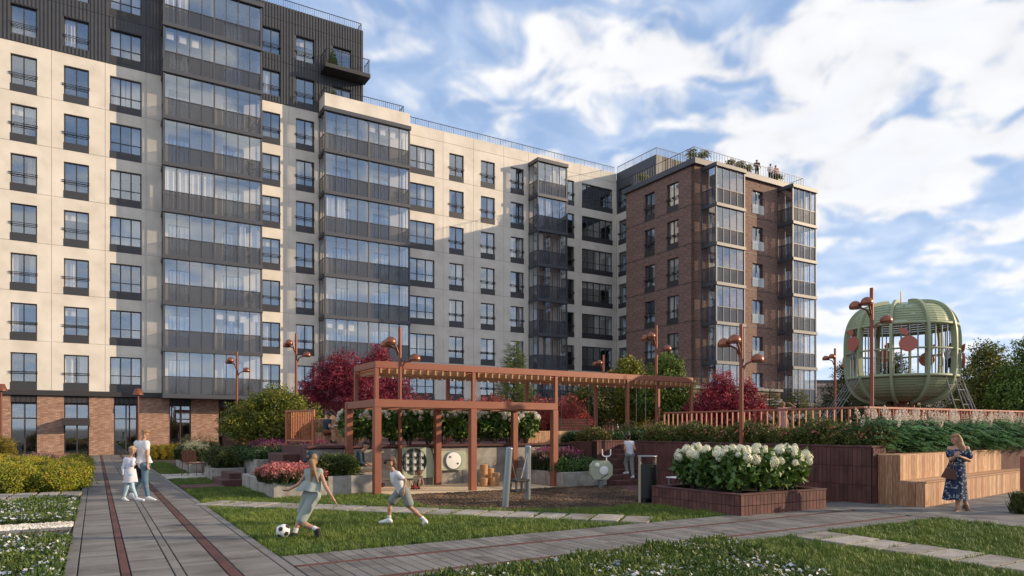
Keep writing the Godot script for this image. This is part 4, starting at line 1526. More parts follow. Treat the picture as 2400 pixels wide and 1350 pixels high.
func make_ground() -> void:
	surface("ground", M.asphalt, rect(-400, -500, 500, 120), -0.06)
	surface("courtyard_soil", M.soil, rect(-14, -51.3, 60, 3), -0.035)
	# main path towards the building
	paving("path", rect(-0.32, -51.2, 2.02, 2.0), false, -5.0, -51.0, 0.15,
		[[-0.175, 0.24], [0.345, 0.76], [0.875, 1.275], [1.415, 1.885]],
		[[0.245, 0.34, "red_paver"], [1.28, 1.41, "red_paver"], [0.765, 0.87, "paver"], [-0.315, -0.18, "kerb"], [1.89, 2.015, "kerb"]],
		func(c: Vector3): return c.distance_to(Vector3(0.6, 0, -9.6)))
	paving("cross_path", rect(2.02, -9.13, 13.2, -6.86), true, 2.03, 13.2, 0.15,
		[[-9.12, -8.78], [-8.775, -8.44], [-8.325, -7.85], [-7.845, -7.37], [-7.255, -6.87]],
		[[-8.435, -8.33, "red_paver"], [-7.365, -7.26, "red_paver"]],
		func(c: Vector3): return c.distance_to(Vector3(6.0, 0, -7.6)))
	paving("plaza", rect(13.2, -9.6, 30.0, 2.0), true, 13.21, 26.0, 0.32,
		[[-9.55, -8.9], [-8.89, -8.2], [-8.19, -7.5], [-7.49, -6.8], [-6.79, -6.1], [-6.09, -5.4], [-5.39, -4.7], [-4.69, -4.0]],
		[], func(c: Vector3): return c.distance_to(Vector3(14.5, 0, -7.0)))
	# left of the path: narrow cross strip of pavers
	paving("side_path", rect(-9.0, -13.72, -0.33, -12.42), true, -0.34, -9.0, 0.22,
		[[-13.71, -13.32], [-13.17, -12.80], [-12.795, -12.43]], [[-13.31, -13.18, "red_paver"]],
		func(c: Vector3): return c.distance_to(Vector3(-0.5, 0, -12.0)))
	# lawns
	var lawn_a := PackedVector2Array([Vector2(2.03, -9.14), Vector2(10.34, -9.14), Vector2(10.34, -11.3), Vector2(8.9, -11.38), Vector2(7.1, -12.1), Vector2(5.95, -13.3), Vector2(6.15, -14.7), Vector2(6.2, -16.35), Vector2(6.1, -16.88), Vector2(3.58, -16.88), Vector2(3.58, -20.7), Vector2(2.03, -20.7)])
	surface("lawn", M.lawn, lawn_a, -0.004)
	var lawn_b := PackedVector2Array([Vector2(13.18, -6.84), Vector2(13.18, 2.0), Vector2(2.03, 2.0), Vector2(2.03, -6.84)])
	surface("lawn", M.lawn, lawn_b, -0.004)
	var lawn_c := rect(2.03, -25.0, 3.14, -22.1)
	surface("lawn", M.lawn, lawn_c, -0.004)
	var lawn_d := rect(2.03, -31.4, 2.98, -28.2)
	surface("lawn", M.lawn, lawn_d, -0.004)
	var lawn_e := rect(2.03, -38.4, 3.0, -31.8)
	surface("lawn", M.lawn, lawn_e, -0.004)
	surface("gravel_ground", M.gravel_bed, rect(2.03, -28.1, 5.2, -25.1), -0.002)
	surface("gravel_ground", M.gravel_bed, rect(-9.0, -14.5, -0.33, -13.74), -0.002)
	# stepping stones
	var list := []
	var dir := Vector2(6.62, 7.42).normalized()
	var ang := dir.angle()
	var p0 := Vector2(2.28, -16.28)
	for i in 18:
		list.append([p0 + dir * (0.535 * i), Vector2(0.475, 0.86), ang])
	stepping("stepping_path", list)
	list = []
	for i in 8: list.append([Vector2(9.43, -6.58 + 0.465 * i), Vector2(0.84, 0.42), 0.0])
	stepping("stepping_path", list)
	list = []
	for i in 14: list.append([Vector2(-0.52 - 0.465 * i, -19.55), Vector2(0.40, 1.5), 0.06, 0.07])
	stepping("stepping_path", list)
	list = []
	for i in 3: list.append([Vector2(2.22 + 0.36 * i, -21.38), Vector2(0.35, 1.2), 0.0])
	stepping("red_stepping_path", list)
	for o in get_node("red_stepping_path").get_children(): o.material_override = M.red_ground
	# grass
	var ga := Color(0.075, 0.135, 0.014)
	var gb := Color(0.145, 0.195, 0.026)
	ground_cover("grass", "short green grass of the lawn crossed by diagonal stepping stones", "grass", lawn_a, 0.0, grass_tuft(), 13000, ga, gb, M.grass, 1.0, 0.0, true)
	var near_b := PackedVector2Array([Vector2(13.18, -6.84), Vector2(13.18, -2.0), Vector2(3.0, -2.0), Vector2(3.0, -6.84)])
	ground_cover("grass", "short green grass of the lawn with straight slab path", "grass", near_b, 0.0, grass_tuft(), 15000, ga, gb, M.grass, 1.05, 0.0, true)
	ground_cover("grass", "strip of shaded grass beside the gravel seating spot", "grass", lawn_c, 0.0, grass_tuft(), 1300, ga, gb, M.grass)
	ground_cover("grass", "strip of grass behind the gravel seating spot", "grass", lawn_d, 0.0, grass_tuft(), 900, ga, gb, M.grass)
	ground_cover("grass", "far strip of grass along the path towards the brick wall", "grass", lawn_e, 0.0, grass_tuft(), 1400, ga, gb, M.grass)
	# pebbles
	var pb := cached("pebble", func():
		var b := MB.new()
		b.bev(Vector3.ZERO, Vector3(0.05, 0.03, 0.036), 0.011)
		return b.done())
	ground_cover("gravel", "white gravel strip between flower bed and narrow side path", "gravel", rect(-4.0, -14.48, -0.34, -13.75), 0.004, pb, 3600, Color(0.40, 0.37, 0.32), Color(0.72, 0.68, 0.60), M.tinted, 1.0, 0.015)
	ground_cover("gravel", "pale gravel under the terracotta chair", "gravel", rect(2.04, -28.0, 3.6, -25.2), 0.002, pb, 3200, Color(0.34, 0.32, 0.29), Color(0.58, 0.55, 0.50), M.tinted, 0.8, 0.01)
	# playground surfaces
	var mulch := PackedVector2Array([Vector2(6.21, -16.3), Vector2(6.2, -14.7), Vector2(5.97, -13.3), Vector2(7.1, -12.12), Vector2(8.9, -11.4), Vector2(10.3, -11.35), Vector2(10.9, -11.4), Vector2(12.3, -12.9), Vector2(12.4, -14.4), Vector2(13.0, -15.68), Vector2(11.36, -16.1)])
	surface("mulch_ground", M.bark, mulch, 0.003)
	var chip := cached("chip", func():
		var b := MB.new()
		b.box(Vector3.ZERO, Vector3(0.055, 0.008, 0.02))
		return b.done())
	ground_cover("bark_chips", "brown bark chips under the baby swing and spring rider", "bark chips", mulch, 0.010, chip, 9000, Color(0.06, 0.036, 0.022), Color(0.22, 0.135, 0.08), M.tinted, 1.0, 0.012)
	surface("sand_ground", M.sand, PackedVector2Array([Vector2(6.0, -16.34), Vector2(6.19, -16.3), Vector2(11.34, -16.08), Vector2(11.34, -18.9), Vector2(5.9, -18.9)]), 0.006)
	surface("red_pavement", M.red_ground, PackedVector2Array([Vector2(12.42, -14.4), Vector2(12.32, -12.9), Vector2(10.92, -11.38), Vector2(12.95, -11.3), Vector2(12.95, -9.62), Vector2(14.52, -9.62), Vector2(14.52, -16.7), Vector2(12.9, -15.68)]), 0.005)
	surface("red_pavement", M.red_ground, rect(12.95, -9.6, 14.52, -9.14), 0.006)

func make_terrace() -> void:
	# raised body of the terrace, one solid with a flat top
	var b := MB.new()
	var poly := PackedVector2Array([Vector2(15.02, -9.3), Vector2(60, -9.3), Vector2(60, -36.0), Vector2(39.0, -36.0), Vector2(39.0, -50.6), Vector2(7.4, -50.6), Vector2(7.4, -28.1), Vector2(6.92, -28.1), Vector2(6.92, -21.95), Vector2(4.92, -21.95), Vector2(4.92, -19.03), Vector2(13.9, -19.03), Vector2(13.9, -17.75), Vector2(15.02, -17.75)])
	b.prism(poly, TER, Transform3D(Basis(Vector3(1, 0, 0), Vector3(0, 0, 1), Vector3(0, -1, 0)), Vector3(0, TER * 0.5, 0)))
	structure(b.done(), M.red_ground, "terrace_ground")
	# concrete retaining wall behind the sand
	var w := thing("retaining_wall", "grey concrete retaining wall behind the sand pit with play panels", "wall", Vector3(9.34, 0, -18.96))
	for i in 3: put(bev_mesh(Vector3(2.94, 1.10, 0.13), 0.008), M.concrete, "panel", w, Vector3(-2.95 + 2.95 * i, 0.55, 0))
	put(bev_mesh(Vector3(8.95, 0.07, 0.30), 0.01), M.red_ground, "coping", w, Vector3(0.0, 1.16, 0.02))
	# tiled red wall along the stairs and the beds above it
	var rw := thing("red_wall", "long dark red tiled wall holding the shrub bed beside the stairs", "wall", Vector3(14.5, 0, -12.74))
	put(bev_mesh(Vector3(0.5, 1.24, 7.70), 0.01), M.red_mortar, "core", rw, Vector3(0.264, 0.62, 0.0))
	put(bev_mesh(Vector3(0.56, 0.05, 7.76), 0.01), M.red_ground, "coping", rw, Vector3(0.25, 1.265, 0.0))
	tiled(rw, face(0.0, 0.0, -3.85, -PI / 2), 7.70, 1.24, 3, 0.107, 300)
	tiled(rw, face(0.02, 0.0, 3.85, 0), 0.49, 1.24, 3)
	put(box_mesh(Vector3(1.0, 1.2, 7.4)), M.soil, "soil", rw, Vector3(0.9, 0.61, 0.0))
	var lw := thing("red_wall", "short sunlit red tiled wall closing the top of the stairs", "wall", Vector3(14.4, 0, -17.72))
	put(bev_mesh(Vector3(1.28, 1.24, 0.22), 0.01), M.red_mortar, "core", lw, Vector3(0, 0.62, 0))
	put(bev_mesh(Vector3(1.32, 0.05, 0.28), 0.01), M.red_ground, "coping", lw, Vector3(0, 1.265, 0))
	tiled(lw, face(-0.64, 0, 0.11, 0), 1.28, 1.24, 3)
	put(bev_mesh(Vector3(0.12, 1.24, 1.1), 0.01), M.red_tile_1, "side_wall", lw, Vector3(-0.70, 0.62, -0.66))
	# stairs
	var st := thing("stairs", "dark red tiled steps rising beside the red wall", "stairs", Vector3(13.75, 0, -16.3))
	for i in 4:
		put(bev_mesh(Vector3(1.5, 0.145, 1.9 - 0.3 * i), 0.008), M.red_ground, "step", st, Vector3(0, 0.0725 + 0.145 * i, -0.36 - 0.15 * i))
		tiled(st, face(-0.75, 0.145 * i, 0.59 - 0.3 * i, 0), 1.5, 0.132, 1)
	for i in 4:
		put(bev_mesh(Vector3(1.5 - 0.3 * i, 0.145, 0.95), 0.008), M.red_ground, "step", st, Vector3(0.8 + 0.15 * i, 0.6525 + 0.145 * i, -0.80))
		tiled(st, face(0.05 + 0.3 * i, 0.58 + 0.145 * i, -1.27, -PI / 2), 0.94, 0.132, 1)
	# low red planter by the cross path
	var rp := thing("red_planter", "low square red tiled planter full of white hydrangeas by the path", "planter", Vector3(11.63, 0, -10.1))
	put(box_mesh(Vector3(2.3, 0.34, 2.1)), M.soil, "soil", rp, Vector3(0, 0.17, 0))
	var pw := 2.56
	var pd := 2.38
	for s in [-1, 1]:
		put(bev_mesh(Vector3(pw, 0.40, 0.12), 0.006), M.red_mortar, "core", rp, Vector3(0, 0.2, s * (pd * 0.5 - 0.06)))
		put(bev_mesh(Vector3(0.12, 0.40, pd - 0.25), 0.006), M.red_mortar, "core", rp, Vector3(s * (pw * 0.5 - 0.06), 0.2, 0))
		put(bev_mesh(Vector3(pw + 0.04, 0.03, 0.16), 0.006), M.red_ground, "coping", rp, Vector3(0, 0.414, s * (pd * 0.5 - 0.05)))
		put(bev_mesh(Vector3(0.16, 0.03, pd - 0.27), 0.006), M.red_ground, "coping", rp, Vector3(s * (pw * 0.5 - 0.05), 0.414, 0))
	tiled(rp, face(-pw * 0.5, 0, pd * 0.5, 0), pw, 0.40, 2)
	tiled(rp, face(-pw * 0.5, 0, -pd * 0.5, -PI / 2), pd, 0.40, 2)
	# concrete planters of the garden
	planter("low concrete planter with pink stonecrop beside the lawn", 3.6, -16.9, 4.88, -21.0, 0.38)
	planter("concrete planter with green shrubs next to the sand pit post", 4.9, -16.93, 6.08, -18.75, 0.49)
	planter("small concrete planter with a leafy shrub behind the red steps", 3.16, -23.7, 4.15, -25.4, 0.40)
	planter("far concrete planter with white umbel flowers by the gravel", 3.0, -28.4, 4.15, -33.4, 0.42)
	planter("tall concrete bed with bee balm and a spreading tree", 4.2, -22.0, 6.9, -28.0, 0.72)
	planter("concrete planter with bee balm next to the red stairs", 11.37, -16.1, 12.98, -18.86, 0.42)
	# small red steps between the planters
	for a in [["small red garden steps leading to the leafy shrub planter", 3.08, -21.2, 0.6, 1.9, 0.19, 0.0], ["red garden steps leading up to the slatted orange fence", 4.1, -19.3, 0.82, 2.4, 0.5, 0.0]]:
		var s2 := thing("garden_steps", a[0], "steps", Vector3(a[1] + a[3] * 0.5, 0, a[2] - a[4] * 0.5))
		put(bev_mesh(Vector3(a[3], a[5], a[4]), 0.01), M.red_ground, "step", s2, Vector3(0, a[5] * 0.5, 0))
		put(bev_mesh(Vector3(a[3] * 0.55, a[5] * 0.9, a[4] * 0.8), 0.01), M.red_ground, "step", s2, Vector3(a[3] * 0.22, a[5] * 1.45, -a[4] * 0.1))

# balustrade: every bar is a part
func balustrade(label: String, a: Vector3, b: Vector3, h: float, step: float, m: Material, post_every := 8) -> void:
	var o := thing("balustrade", label, "railing", a)
	var L := a.distance_to(b)
	var dir := (b - a) / L
	var bs := Basis(dir, Vector3.UP, dir.cross(Vector3.UP))
	put(bev_mesh(Vector3(L, 0.05, 0.07), 0.006), m, "top_rail", o, dir * (L * 0.5) + Vector3.UP * h, bs)
	put(bev_mesh(Vector3(L, 0.04, 0.05), 0.005), m, "bottom_rail", o, dir * (L * 0.5) + Vector3.UP * 0.10, bs)
	var n := int(L / step)
	var bar := cached(["bar", h], func(): return box_mesh(Vector3(0.018, h - 0.15, 0.05)))
	var post := cached(["post", h], func(): return bev_mesh(Vector3(0.05, h - 0.03, 0.06), 0.005))
	for i in n + 1:
		if i % post_every == 0: put(post, m, "post", o, dir * (L * i / n) + Vector3.UP * ((h - 0.03) * 0.5), bs)
		else: put(bar, m, "baluster", o, dir * (L * i / n) + Vector3.UP * (h * 0.5 + 0.045), bs)

# ---------------------------------------------------------------- garden objects
func frame_pergola(label: String, xs: Array, z0: float, z1: float, y0: float, top: float, post: float, beam: Vector2, slat_step: float, bulbs: bool, y0b := -1.0) -> Node3D:
	# posts at xs on two rows z0 (front) and z1; y0 foot level, top upper edge of the beams
	var o := thing("pergola", label, "pergola", Vector3(xs[0], y0, z0))
	var H := top - y0
	var rows := [0.0, z1 - z0]
	var pm := cached(["ppost", H], func(): return bev_mesh(Vector3(post, H - beam.y, post), 0.01))
	for x in xs:
		for r in rows:
			put(pm, M.terracotta, "post", o, Vector3(x - xs[0], (H - beam.y) * 0.5, r))
	var L: float = xs[-1] - xs[0]
	for r in rows:
		put(bev_mesh(Vector3(L + post, beam.y, beam.x), 0.01), M.terracotta, "beam", o, Vector3(L * 0.5, H - beam.y * 0.5, r))
	for x in xs:
		put(bev_mesh(Vector3(beam.x, beam.y - 0.006, absf(rows[1]) - beam.x - 0.004), 0.01), M.terracotta, "cross_beam", o, Vector3(x - xs[0], H - beam.y * 0.5 - 0.002, rows[1] * 0.5))
	# timber joists under the beams, running across
	var n := int(L / slat_step)
	var sm := cached(["joist", absf(rows[1]), slat_step], func(): return bev_mesh(Vector3(0.055, 0.15, absf(rows[1]) + 0.10), 0.006) if bulbs else bev_mesh(Vector3(slat_step * 0.45, 0.035, absf(rows[1]) - beam.x), 0.004))
	for i in n:
		var x := L * (i + 0.5) / n
		var y := H - beam.y - 0.078 if bulbs else H - beam.y * 0.75
		var near_post := false
		for px in xs:
			if absf(px - xs[0] - x) < post * 0.6 + 0.03: near_post = true
		if near_post: continue
		put(sm, M["plank_%d" % (i % 3)] if not bulbs else M.slat_wood, "joist" if bulbs else "slat", o, Vector3(x, y, rows[1] * 0.5))
	if bulbs:
		var wire := MB.new()
		wire.tube([Vector3(0, H - beam.y - 0.20, -0.25), Vector3(L, H - beam.y - 0.20, -0.25)], [0.006, 0.006], 5)
		put(wire.done(), M.rubber, "light_cable", o)
		var bm := cached("festoon", func():
			var b := MB.new()
			b.lathe([Vector2(0, -0.09), Vector2(0.025, -0.075), Vector2(0.03, -0.05), Vector2(0.012, -0.02), Vector2(0.012, 0.0), Vector2(0, 0.0)], 8)
			return b.done())
		for i in int(L / 0.42):
			put(bm, M.bulb_glass, "bulb", o, Vector3(0.2 + 0.42 * i, H - beam.y - 0.21, -0.25))
	return o

func dome_lamp(label: String, pos: Vector3, h: float, turn: float) -> void:
	var o := thing("garden_lamp", label, "lamp", pos, turn)
	put(cached(["lpole", h], func():
		var b := MB.new()
		b.tube([Vector3(0, 0, 0), Vector3(0, h, 0)], [0.06, 0.05], 12)
		b.tube([Vector3(0, 0, 0), Vector3(0, 0.05, 0)], [0.11, 0.11], 12)
		return b.done()), M.copper_pole, "pole", o)
	var dome := cached("dome", func():
		var b := MB.new()
		var pr := []
		for k in 9:
			var a := PI * 0.5 * k / 8.0
			pr.append(Vector2(0.165 * cos(a), 0.175 * sin(a)))
		pr.push_front(Vector2(0.150, -0.05))
		b.lathe([Vector2(0, -0.03), Vector2(0.14, -0.03), Vector2(0.150, -0.05)], 20)
		b.lathe(pr, 20)
		return b.done())
	var lens := cached("lens", func():
		var b := MB.new()
		b.lathe([Vector2(0, -0.045), Vector2(0.11, -0.045), Vector2(0.125, -0.03)], 16)
		return b.done())
	# three heads: two near the top on one side, one lower on the other
	for a in [[h - 0.52, 0.42, PI * 0.93], [h - 0.46, 0.30, PI * 1.22], [h - 0.92, 0.44, 0.12]]:
		var hd := holder("lamp_head", o, Vector3(cos(a[2]) * a[1], a[0], -sin(a[2]) * a[1]))
		put(dome, M.copper, "shade", hd)
		put(lens, M.lamp_glass, "lens", hd)
		var q := MB.new()
		var r := Vector3(cos(a[2]), 0, -sin(a[2]))
		q.tube([r * 0.04 + Vector3(0, a[0] - 0.30, 0), r * 0.12 + Vector3(0, a[0] - 0.10, 0), r * (a[1] * 0.75) + Vector3(0, a[0] - 0.0, 0)], [0.028, 0.026, 0.024], 8)
		put(q.done(), M.copper_pole, "arm", o)

func cone_lamp(label: String, pos: Vector3, h: float) -> void:
	var o := thing("path_lamp", label, "lamp", pos)
	var q := MB.new()
	q.tube([Vector3.ZERO, Vector3(0, h - 0.3, 0)], [0.055, 0.045], 10)
	put(q.done(), M.copper_pole, "pole", o)
	q = MB.new()
	q.lathe([Vector2(0, h - 0.34), Vector2(0.27, h - 0.36), Vector2(0.29, h - 0.36), Vector2(0.16, h), Vector2(0, h)], 20)
	put(q.done(), M.copper_pole, "shade", o)

func slat_fence(label: String, a: Vector3, b: Vector3, h: float, step: float) -> void:
	var o := thing("slat_fence", label, "fence", a)
	var L := a.distance_to(b)
	var dir := (b - a) / L
	var bs := Basis(dir, Vector3.UP, dir.cross(Vector3.UP))
	for y in [0.14, h - 0.03]: put(bev_mesh(Vector3(L, 0.05, 0.05), 0.006), M.orange_steel, "rail", o, dir * (L * 0.5) + Vector3.UP * y, bs)
	for t in [0.0, 1.0]: put(bev_mesh(Vector3(0.07, h, 0.06), 0.006), M.orange_steel, "post", o, dir * (L * t) + Vector3.UP * (h * 0.5), bs)
	var n := int(L / step)
	var sm := cached(["fslat", h], func(): return box_mesh(Vector3(0.022, h - 0.23, 0.02)))
	for i in range(1, n): put(sm, M.orange_steel, "slat", o, dir * (L * i / n) + Vector3.UP * (h * 0.5 + 0.055), bs)

func garden_chair(label: String, pos: Vector3, turn: float) -> void:
	var o := thing("garden_chair", label, "chair", pos, turn)
	var sl := box_mesh(Vector3(0.032, 0.012, 0.44))
	for i in 9: put(sl, M.terracotta, "seat_slat", o, Vector3(-0.2 + 0.05 * i, 0.45, 0))
	var bl := box_mesh(Vector3(0.03, 0.42, 0.012))
	for i in 9: put(bl, M.terracotta, "back_slat", o, Vector3(-0.2 + 0.05 * i, 0.70, -0.235 - 0.02), Basis(Vector3.RIGHT, -0.12))
	var q := MB.new()
	q.tube([Vector3(-0.235, 0.46, -0.23), Vector3(-0.235, 0.86, -0.28), Vector3(-0.17, 0.92, -0.285), Vector3(0.17, 0.92, -0.285), Vector3(0.235, 0.86, -0.28), Vector3(0.235, 0.46, -0.23)], [0.013, 0.013, 0.013, 0.013, 0.013, 0.013], 8)
	q.tube([Vector3(-0.235, 0.44, -0.23), Vector3(-0.235, 0.44, 0.22), Vector3(0.235, 0.44, 0.22), Vector3(0.235, 0.44, -0.23), Vector3(-0.235, 0.44, -0.23)], [0.012, 0.012, 0.012, 0.012, 0.012], 8)
	put(q.done(), M.terracotta, "frame", o)
	for sx in [-1, 1]:
		for sz in [-1, 1]:
			var l := MB.new()
			l.tube([Vector3(sx * 0.235, 0.44, sz * 0.21), Vector3(sx * 0.26, 0, sz * 0.25)], [0.013, 0.012], 8)
			put(l.done(), M.terracotta, "leg", o)
		var ar := MB.new()
		ar.tube([Vector3(sx * 0.24, 0.66, -0.25), Vector3(sx * 0.255, 0.65, 0.1), Vector3(sx * 0.25, 0.60, 0.2), Vector3(sx * 0.245, 0.44, 0.215)], [0.012, 0.012, 0.012, 0.012], 8)
		put(ar.done(), M.terracotta, "armrest", o)

func side_table(label: String, pos: Vector3) -> void:
	var o := thing("side_table", label, "table", pos)
	var q := MB.new()
	q.lathe([Vector2(0, 0.43), Vector2(0.21, 0.43), Vector2(0.22, 0.44), Vector2(0.21, 0.45), Vector2(0, 0.45)], 24)
	put(q.done(), M.terracotta, "table_top", o)
	for k in 3:
		var a := TAU * k / 3.0
		var l := MB.new()
		l.tube([Vector3(cos(a) * 0.12, 0.43, sin(a) * 0.12), Vector3(cos(a) * 0.17, 0, sin(a) * 0.17)], [0.012, 0.012], 8)
		put(l.done(), M.terracotta, "leg", o)

func timber_bench() -> void:
	# stepped timber bench: seat in front, tall back that holds the bed behind it
	var o := thing("timber_bench", "long stepped timber bench clad in upright boards in front of the plume shrubs", "bench", Vector3(14.67, 0, -8.86), deg_to_rad(8.0))
	var L := 9.0
	var p := 0.145
	var n := int(L / p)
	var fm := bev_mesh(Vector3(p - 0.004, 0.525, 0.03), 0.003)
	var bm := bev_mesh(Vector3(p - 0.004, 0.535, 0.03), 0.003)
	put(box_mesh(Vector3(L - 0.06, 0.50, 0.46)), M.soil, "core", o, Vector3(L * 0.5, 0.25, 0.69))
	put(box_mesh(Vector3(L - 0.06, 1.04, 0.40)), M.soil, "core", o, Vector3(L * 0.5, 0.52, 0.24))
	for i in n:
		put(fm, M["plank_%d" % (rng.randi() % 5)], "board", o, Vector3((i + 0.5) * p, 0.2625, 0.945))
		put(bm, M["plank_%d" % (rng.randi() % 5)], "board", o, Vector3((i + 0.5) * p, 0.8125, 0.455))
	for k in 3: put(bev_mesh(Vector3(L + 0.02, 0.028, 0.17), 0.004), M["plank_%d" % [0, 2, 1][k]], "seat_board", o, Vector3(L * 0.5, 0.54, 0.556 + 0.172 * k))
	for k in 2: put(bev_mesh(Vector3(L + 0.02, 0.028, 0.22), 0.004), M["plank_%d" % [2, 0][k]], "top_board", o, Vector3(L * 0.5, 1.092, 0.135 + 0.225 * k))
	for k in 3: put(bev_mesh(Vector3(0.03, 1.075, 0.15), 0.003), M["plank_%d" % [3, 1, 3][k]], "end_board", o, Vector3(0.0, 0.5375, 0.09 + 0.155 * k))
	for k in 3: put(bev_mesh(Vector3(0.03, 0.525, 0.15), 0.003), M["plank_%d" % [1, 3, 4][k]], "end_board", o, Vector3(0.0, 0.2625, 0.55 + 0.155 * k))

func timber_block(label: String, pos: Vector3, turn: float, w: float, h: float, d: float, called := "timber_block") -> void:
	var o := thing(called, label, "bench", pos, turn)
	put(box_mesh(Vector3(w - 0.05, h - 0.03, d - 0.05)), M.soil, "core", o, Vector3(0, h * 0.5 - 0.015, 0))
	var n := int(w / 0.13)
	var fm := bev_mesh(Vector3(w / n - 0.005, h - 0.03, 0.025), 0.003)
	for i in n: put(fm, M["plank_%d" % (rng.randi() % 5)], "board", o, Vector3(-w * 0.5 + (i + 0.5) * w / n, (h - 0.03) * 0.5, d * 0.5 - 0.012))
	for s in [-1, 1]: put(bev_mesh(Vector3(0.025, h - 0.03, d - 0.05), 0.003), M.plank_1, "end_board", o, Vector3(s * (w * 0.5 - 0.012), (h - 0.03) * 0.5, -0.02))
	for k in 3: put(bev_mesh(Vector3(w + 0.02, 0.028, d / 3.0 - 0.006), 0.003), M["plank_%d" % k], "seat_board", o, Vector3(0, h - 0.014, -d * 0.5 + (k + 0.5) * d / 3.0))

func swing_bench() -> void:
	var o := thing("swing_bench", "brown slatted swing bench hanging from the long pergola", "swing", Vector3(15.4, TER, -20.95))
	var w := 1.75
	var bm := bev_mesh(Vector3(w, 0.045, 0.02), 0.004)
	for i in 7: put(bm, M.swing_wood, "back_slat", o, Vector3(0, 0.47 + 0.062 * i, -0.21 - 0.022 * i), Basis(Vector3.RIGHT, -0.34))
	var sm := bev_mesh(Vector3(w, 0.02, 0.055), 0.004)
	for i in 6: put(sm, M.swing_wood, "seat_slat", o, Vector3(0, 0.42, -0.17 + 0.068 * i))
	put(bev_mesh(Vector3(w, 0.05, 0.03), 0.005), M.steel, "seat_edge", o, Vector3(0, 0.40, 0.22))
	for s in [-1, 1]:
		var q := MB.new()
		q.box(Vector3(s * 0.8, 0.39, 0), Vector3(0.04, 0.03, 0.46))
		q.box(Vector3(s * 0.8, 0.63, -0.29), Vector3(0.04, 0.5, 0.03), Basis(Vector3.RIGHT, -0.34))
		put(q.done(), M.rubber, "bracket", o)
		for z in [-0.30, 0.2]:
			var r := MB.new()
			r.tube([Vector3(s * 0.82, 0.42, z), Vector3(s * 0.66, 2.26, z * 0.2)], [0.009, 0.009], 6)
			put(r.done(), M.rope, "rope", o)

func plank_swing(label: String, pos: Vector3) -> void:
	var o := thing("plank_swing", label, "swing", pos)
	put(bev_mesh(Vector3(0.55, 0.035, 0.2), 0.006), M.swing_wood, "seat", o, Vector3(0, 0.42, 0))
	for s in [-1, 1]:
		var r := MB.new()
		r.tube([Vector3(s * 0.24, 0.43, 0), Vector3(s * 0.24, 2.26, 0)], [0.008, 0.008], 6)
		put(r.done(), M.chain, "rope", o)

func play_panel_letters() -> void:
	var o := thing("letter_panel", "sage play panel with round dark window and nine lettered blocks", "play panel", Vector3(8.05, 0, -18.78))
	# trapezoid board with rounded corners and a round hole, seen front on
	var board := MB.new()
	var out := PackedVector2Array([Vector2(-0.60, 0.22), Vector2(0.60, 0.22), Vector2(0.66, 0.30), Vector2(0.46, 1.06), Vector2(0.38, 1.12), Vector2(-0.54, 1.12), Vector2(-0.62, 1.06), Vector2(-0.66, 0.30)])
	var hole := PackedVector2Array()
	var c := Vector2(-0.08, 0.70)
	for k in 28: hole.append(c + Vector2(cos(TAU * k / 28), sin(TAU * k / 28)) * 0.40)
	# board as a ring of quads between hole and outline
	for z in [0.0, -0.04]:
		for k in 28:
			var p0 := hole[k]
			var p1 := hole[(k + 1) % 28]
			var q0 := ray_to(out, c, (p0 - c).normalized())
			var q1 := ray_to(out, c, (p1 - c).normalized())
			if z == 0.0: board.quad(Vector3(p0.x, p0.y, z), Vector3(q0.x, q0.y, z), Vector3(q1.x, q1.y, z), Vector3(p1.x, p1.y, z))
			else: board.quad(Vector3(p1.x, p1.y, z), Vector3(q1.x, q1.y, z), Vector3(q0.x, q0.y, z), Vector3(p0.x, p0.y, z))
			board.quad(Vector3(q0.x, q0.y, -0.04), Vector3(q1.x, q1.y, -0.04), Vector3(q1.x, q1.y, 0), Vector3(q0.x, q0.y, 0))
			board.quad(Vector3(p1.x, p1.y, -0.04), Vector3(p0.x, p0.y, -0.04), Vector3(p0.x, p0.y, 0), Vector3(p1.x, p1.y, 0))
	put(board.done(), M.sage_panel, "board", o)
	var bk := MB.new()
	bk.prism(hole, 0.02, Transform3D(Basis.IDENTITY, Vector3(0, 0, -0.075)))
	put(bk.done(), M.disc_dark, "back_disc", o)
	var letters := ["A", "П", "C", "G", "O", "A", "A", "B", "G"]
	var font := SystemFont.new()
	font.font_names = PackedStringArray(["Droid Sans"])
	font.font_weight = 700
	for i in 3:
		var x := c.x - 0.23 + 0.23 * i
		var hh := sqrt(0.16 - (x - c.x) * (x - c.x))
		var rod := MB.new()
		rod.tube([Vector3(x, c.y - hh, -0.02), Vector3(x, c.y + hh, -0.02)], [0.009, 0.009], 6)
		put(rod.done(), M.white_paint, "rod", o)
		for j in 3:
			var bl := holder("letter_block", o, Vector3(x, c.y + 0.20 - 0.20 * j, 0.0))
			put(cached("lblock", func(): return bev_mesh(Vector3(0.135, 0.14, 0.07), 0.03)), M.pale_panel, "block", bl)
			var t := TextMesh.new()
			t.text = letters[j * 3 + i]
			t.font = font
			t.font_size = 24
			t.pixel_size = 0.0042
			t.depth = 0.006
			put(t, M.white_paint, "letter", bl, Vector3(0, 0, 0.036))
	for s in [-0.45, 0.4]: put(box_mesh(Vector3(0.035, 0.4, 0.035)), M.steel, "leg", o, Vector3(s, 0.15, -0.07))

func ray_to(poly: PackedVector2Array, c: Vector2, d: Vector2) -> Vector2:
	for i in poly.size():
		var hit = Geometry2D.segment_intersects_segment(c, c + d * 5.0, poly[i], poly[(i + 1) % poly.size()])
		if hit != null: return hit
	return c

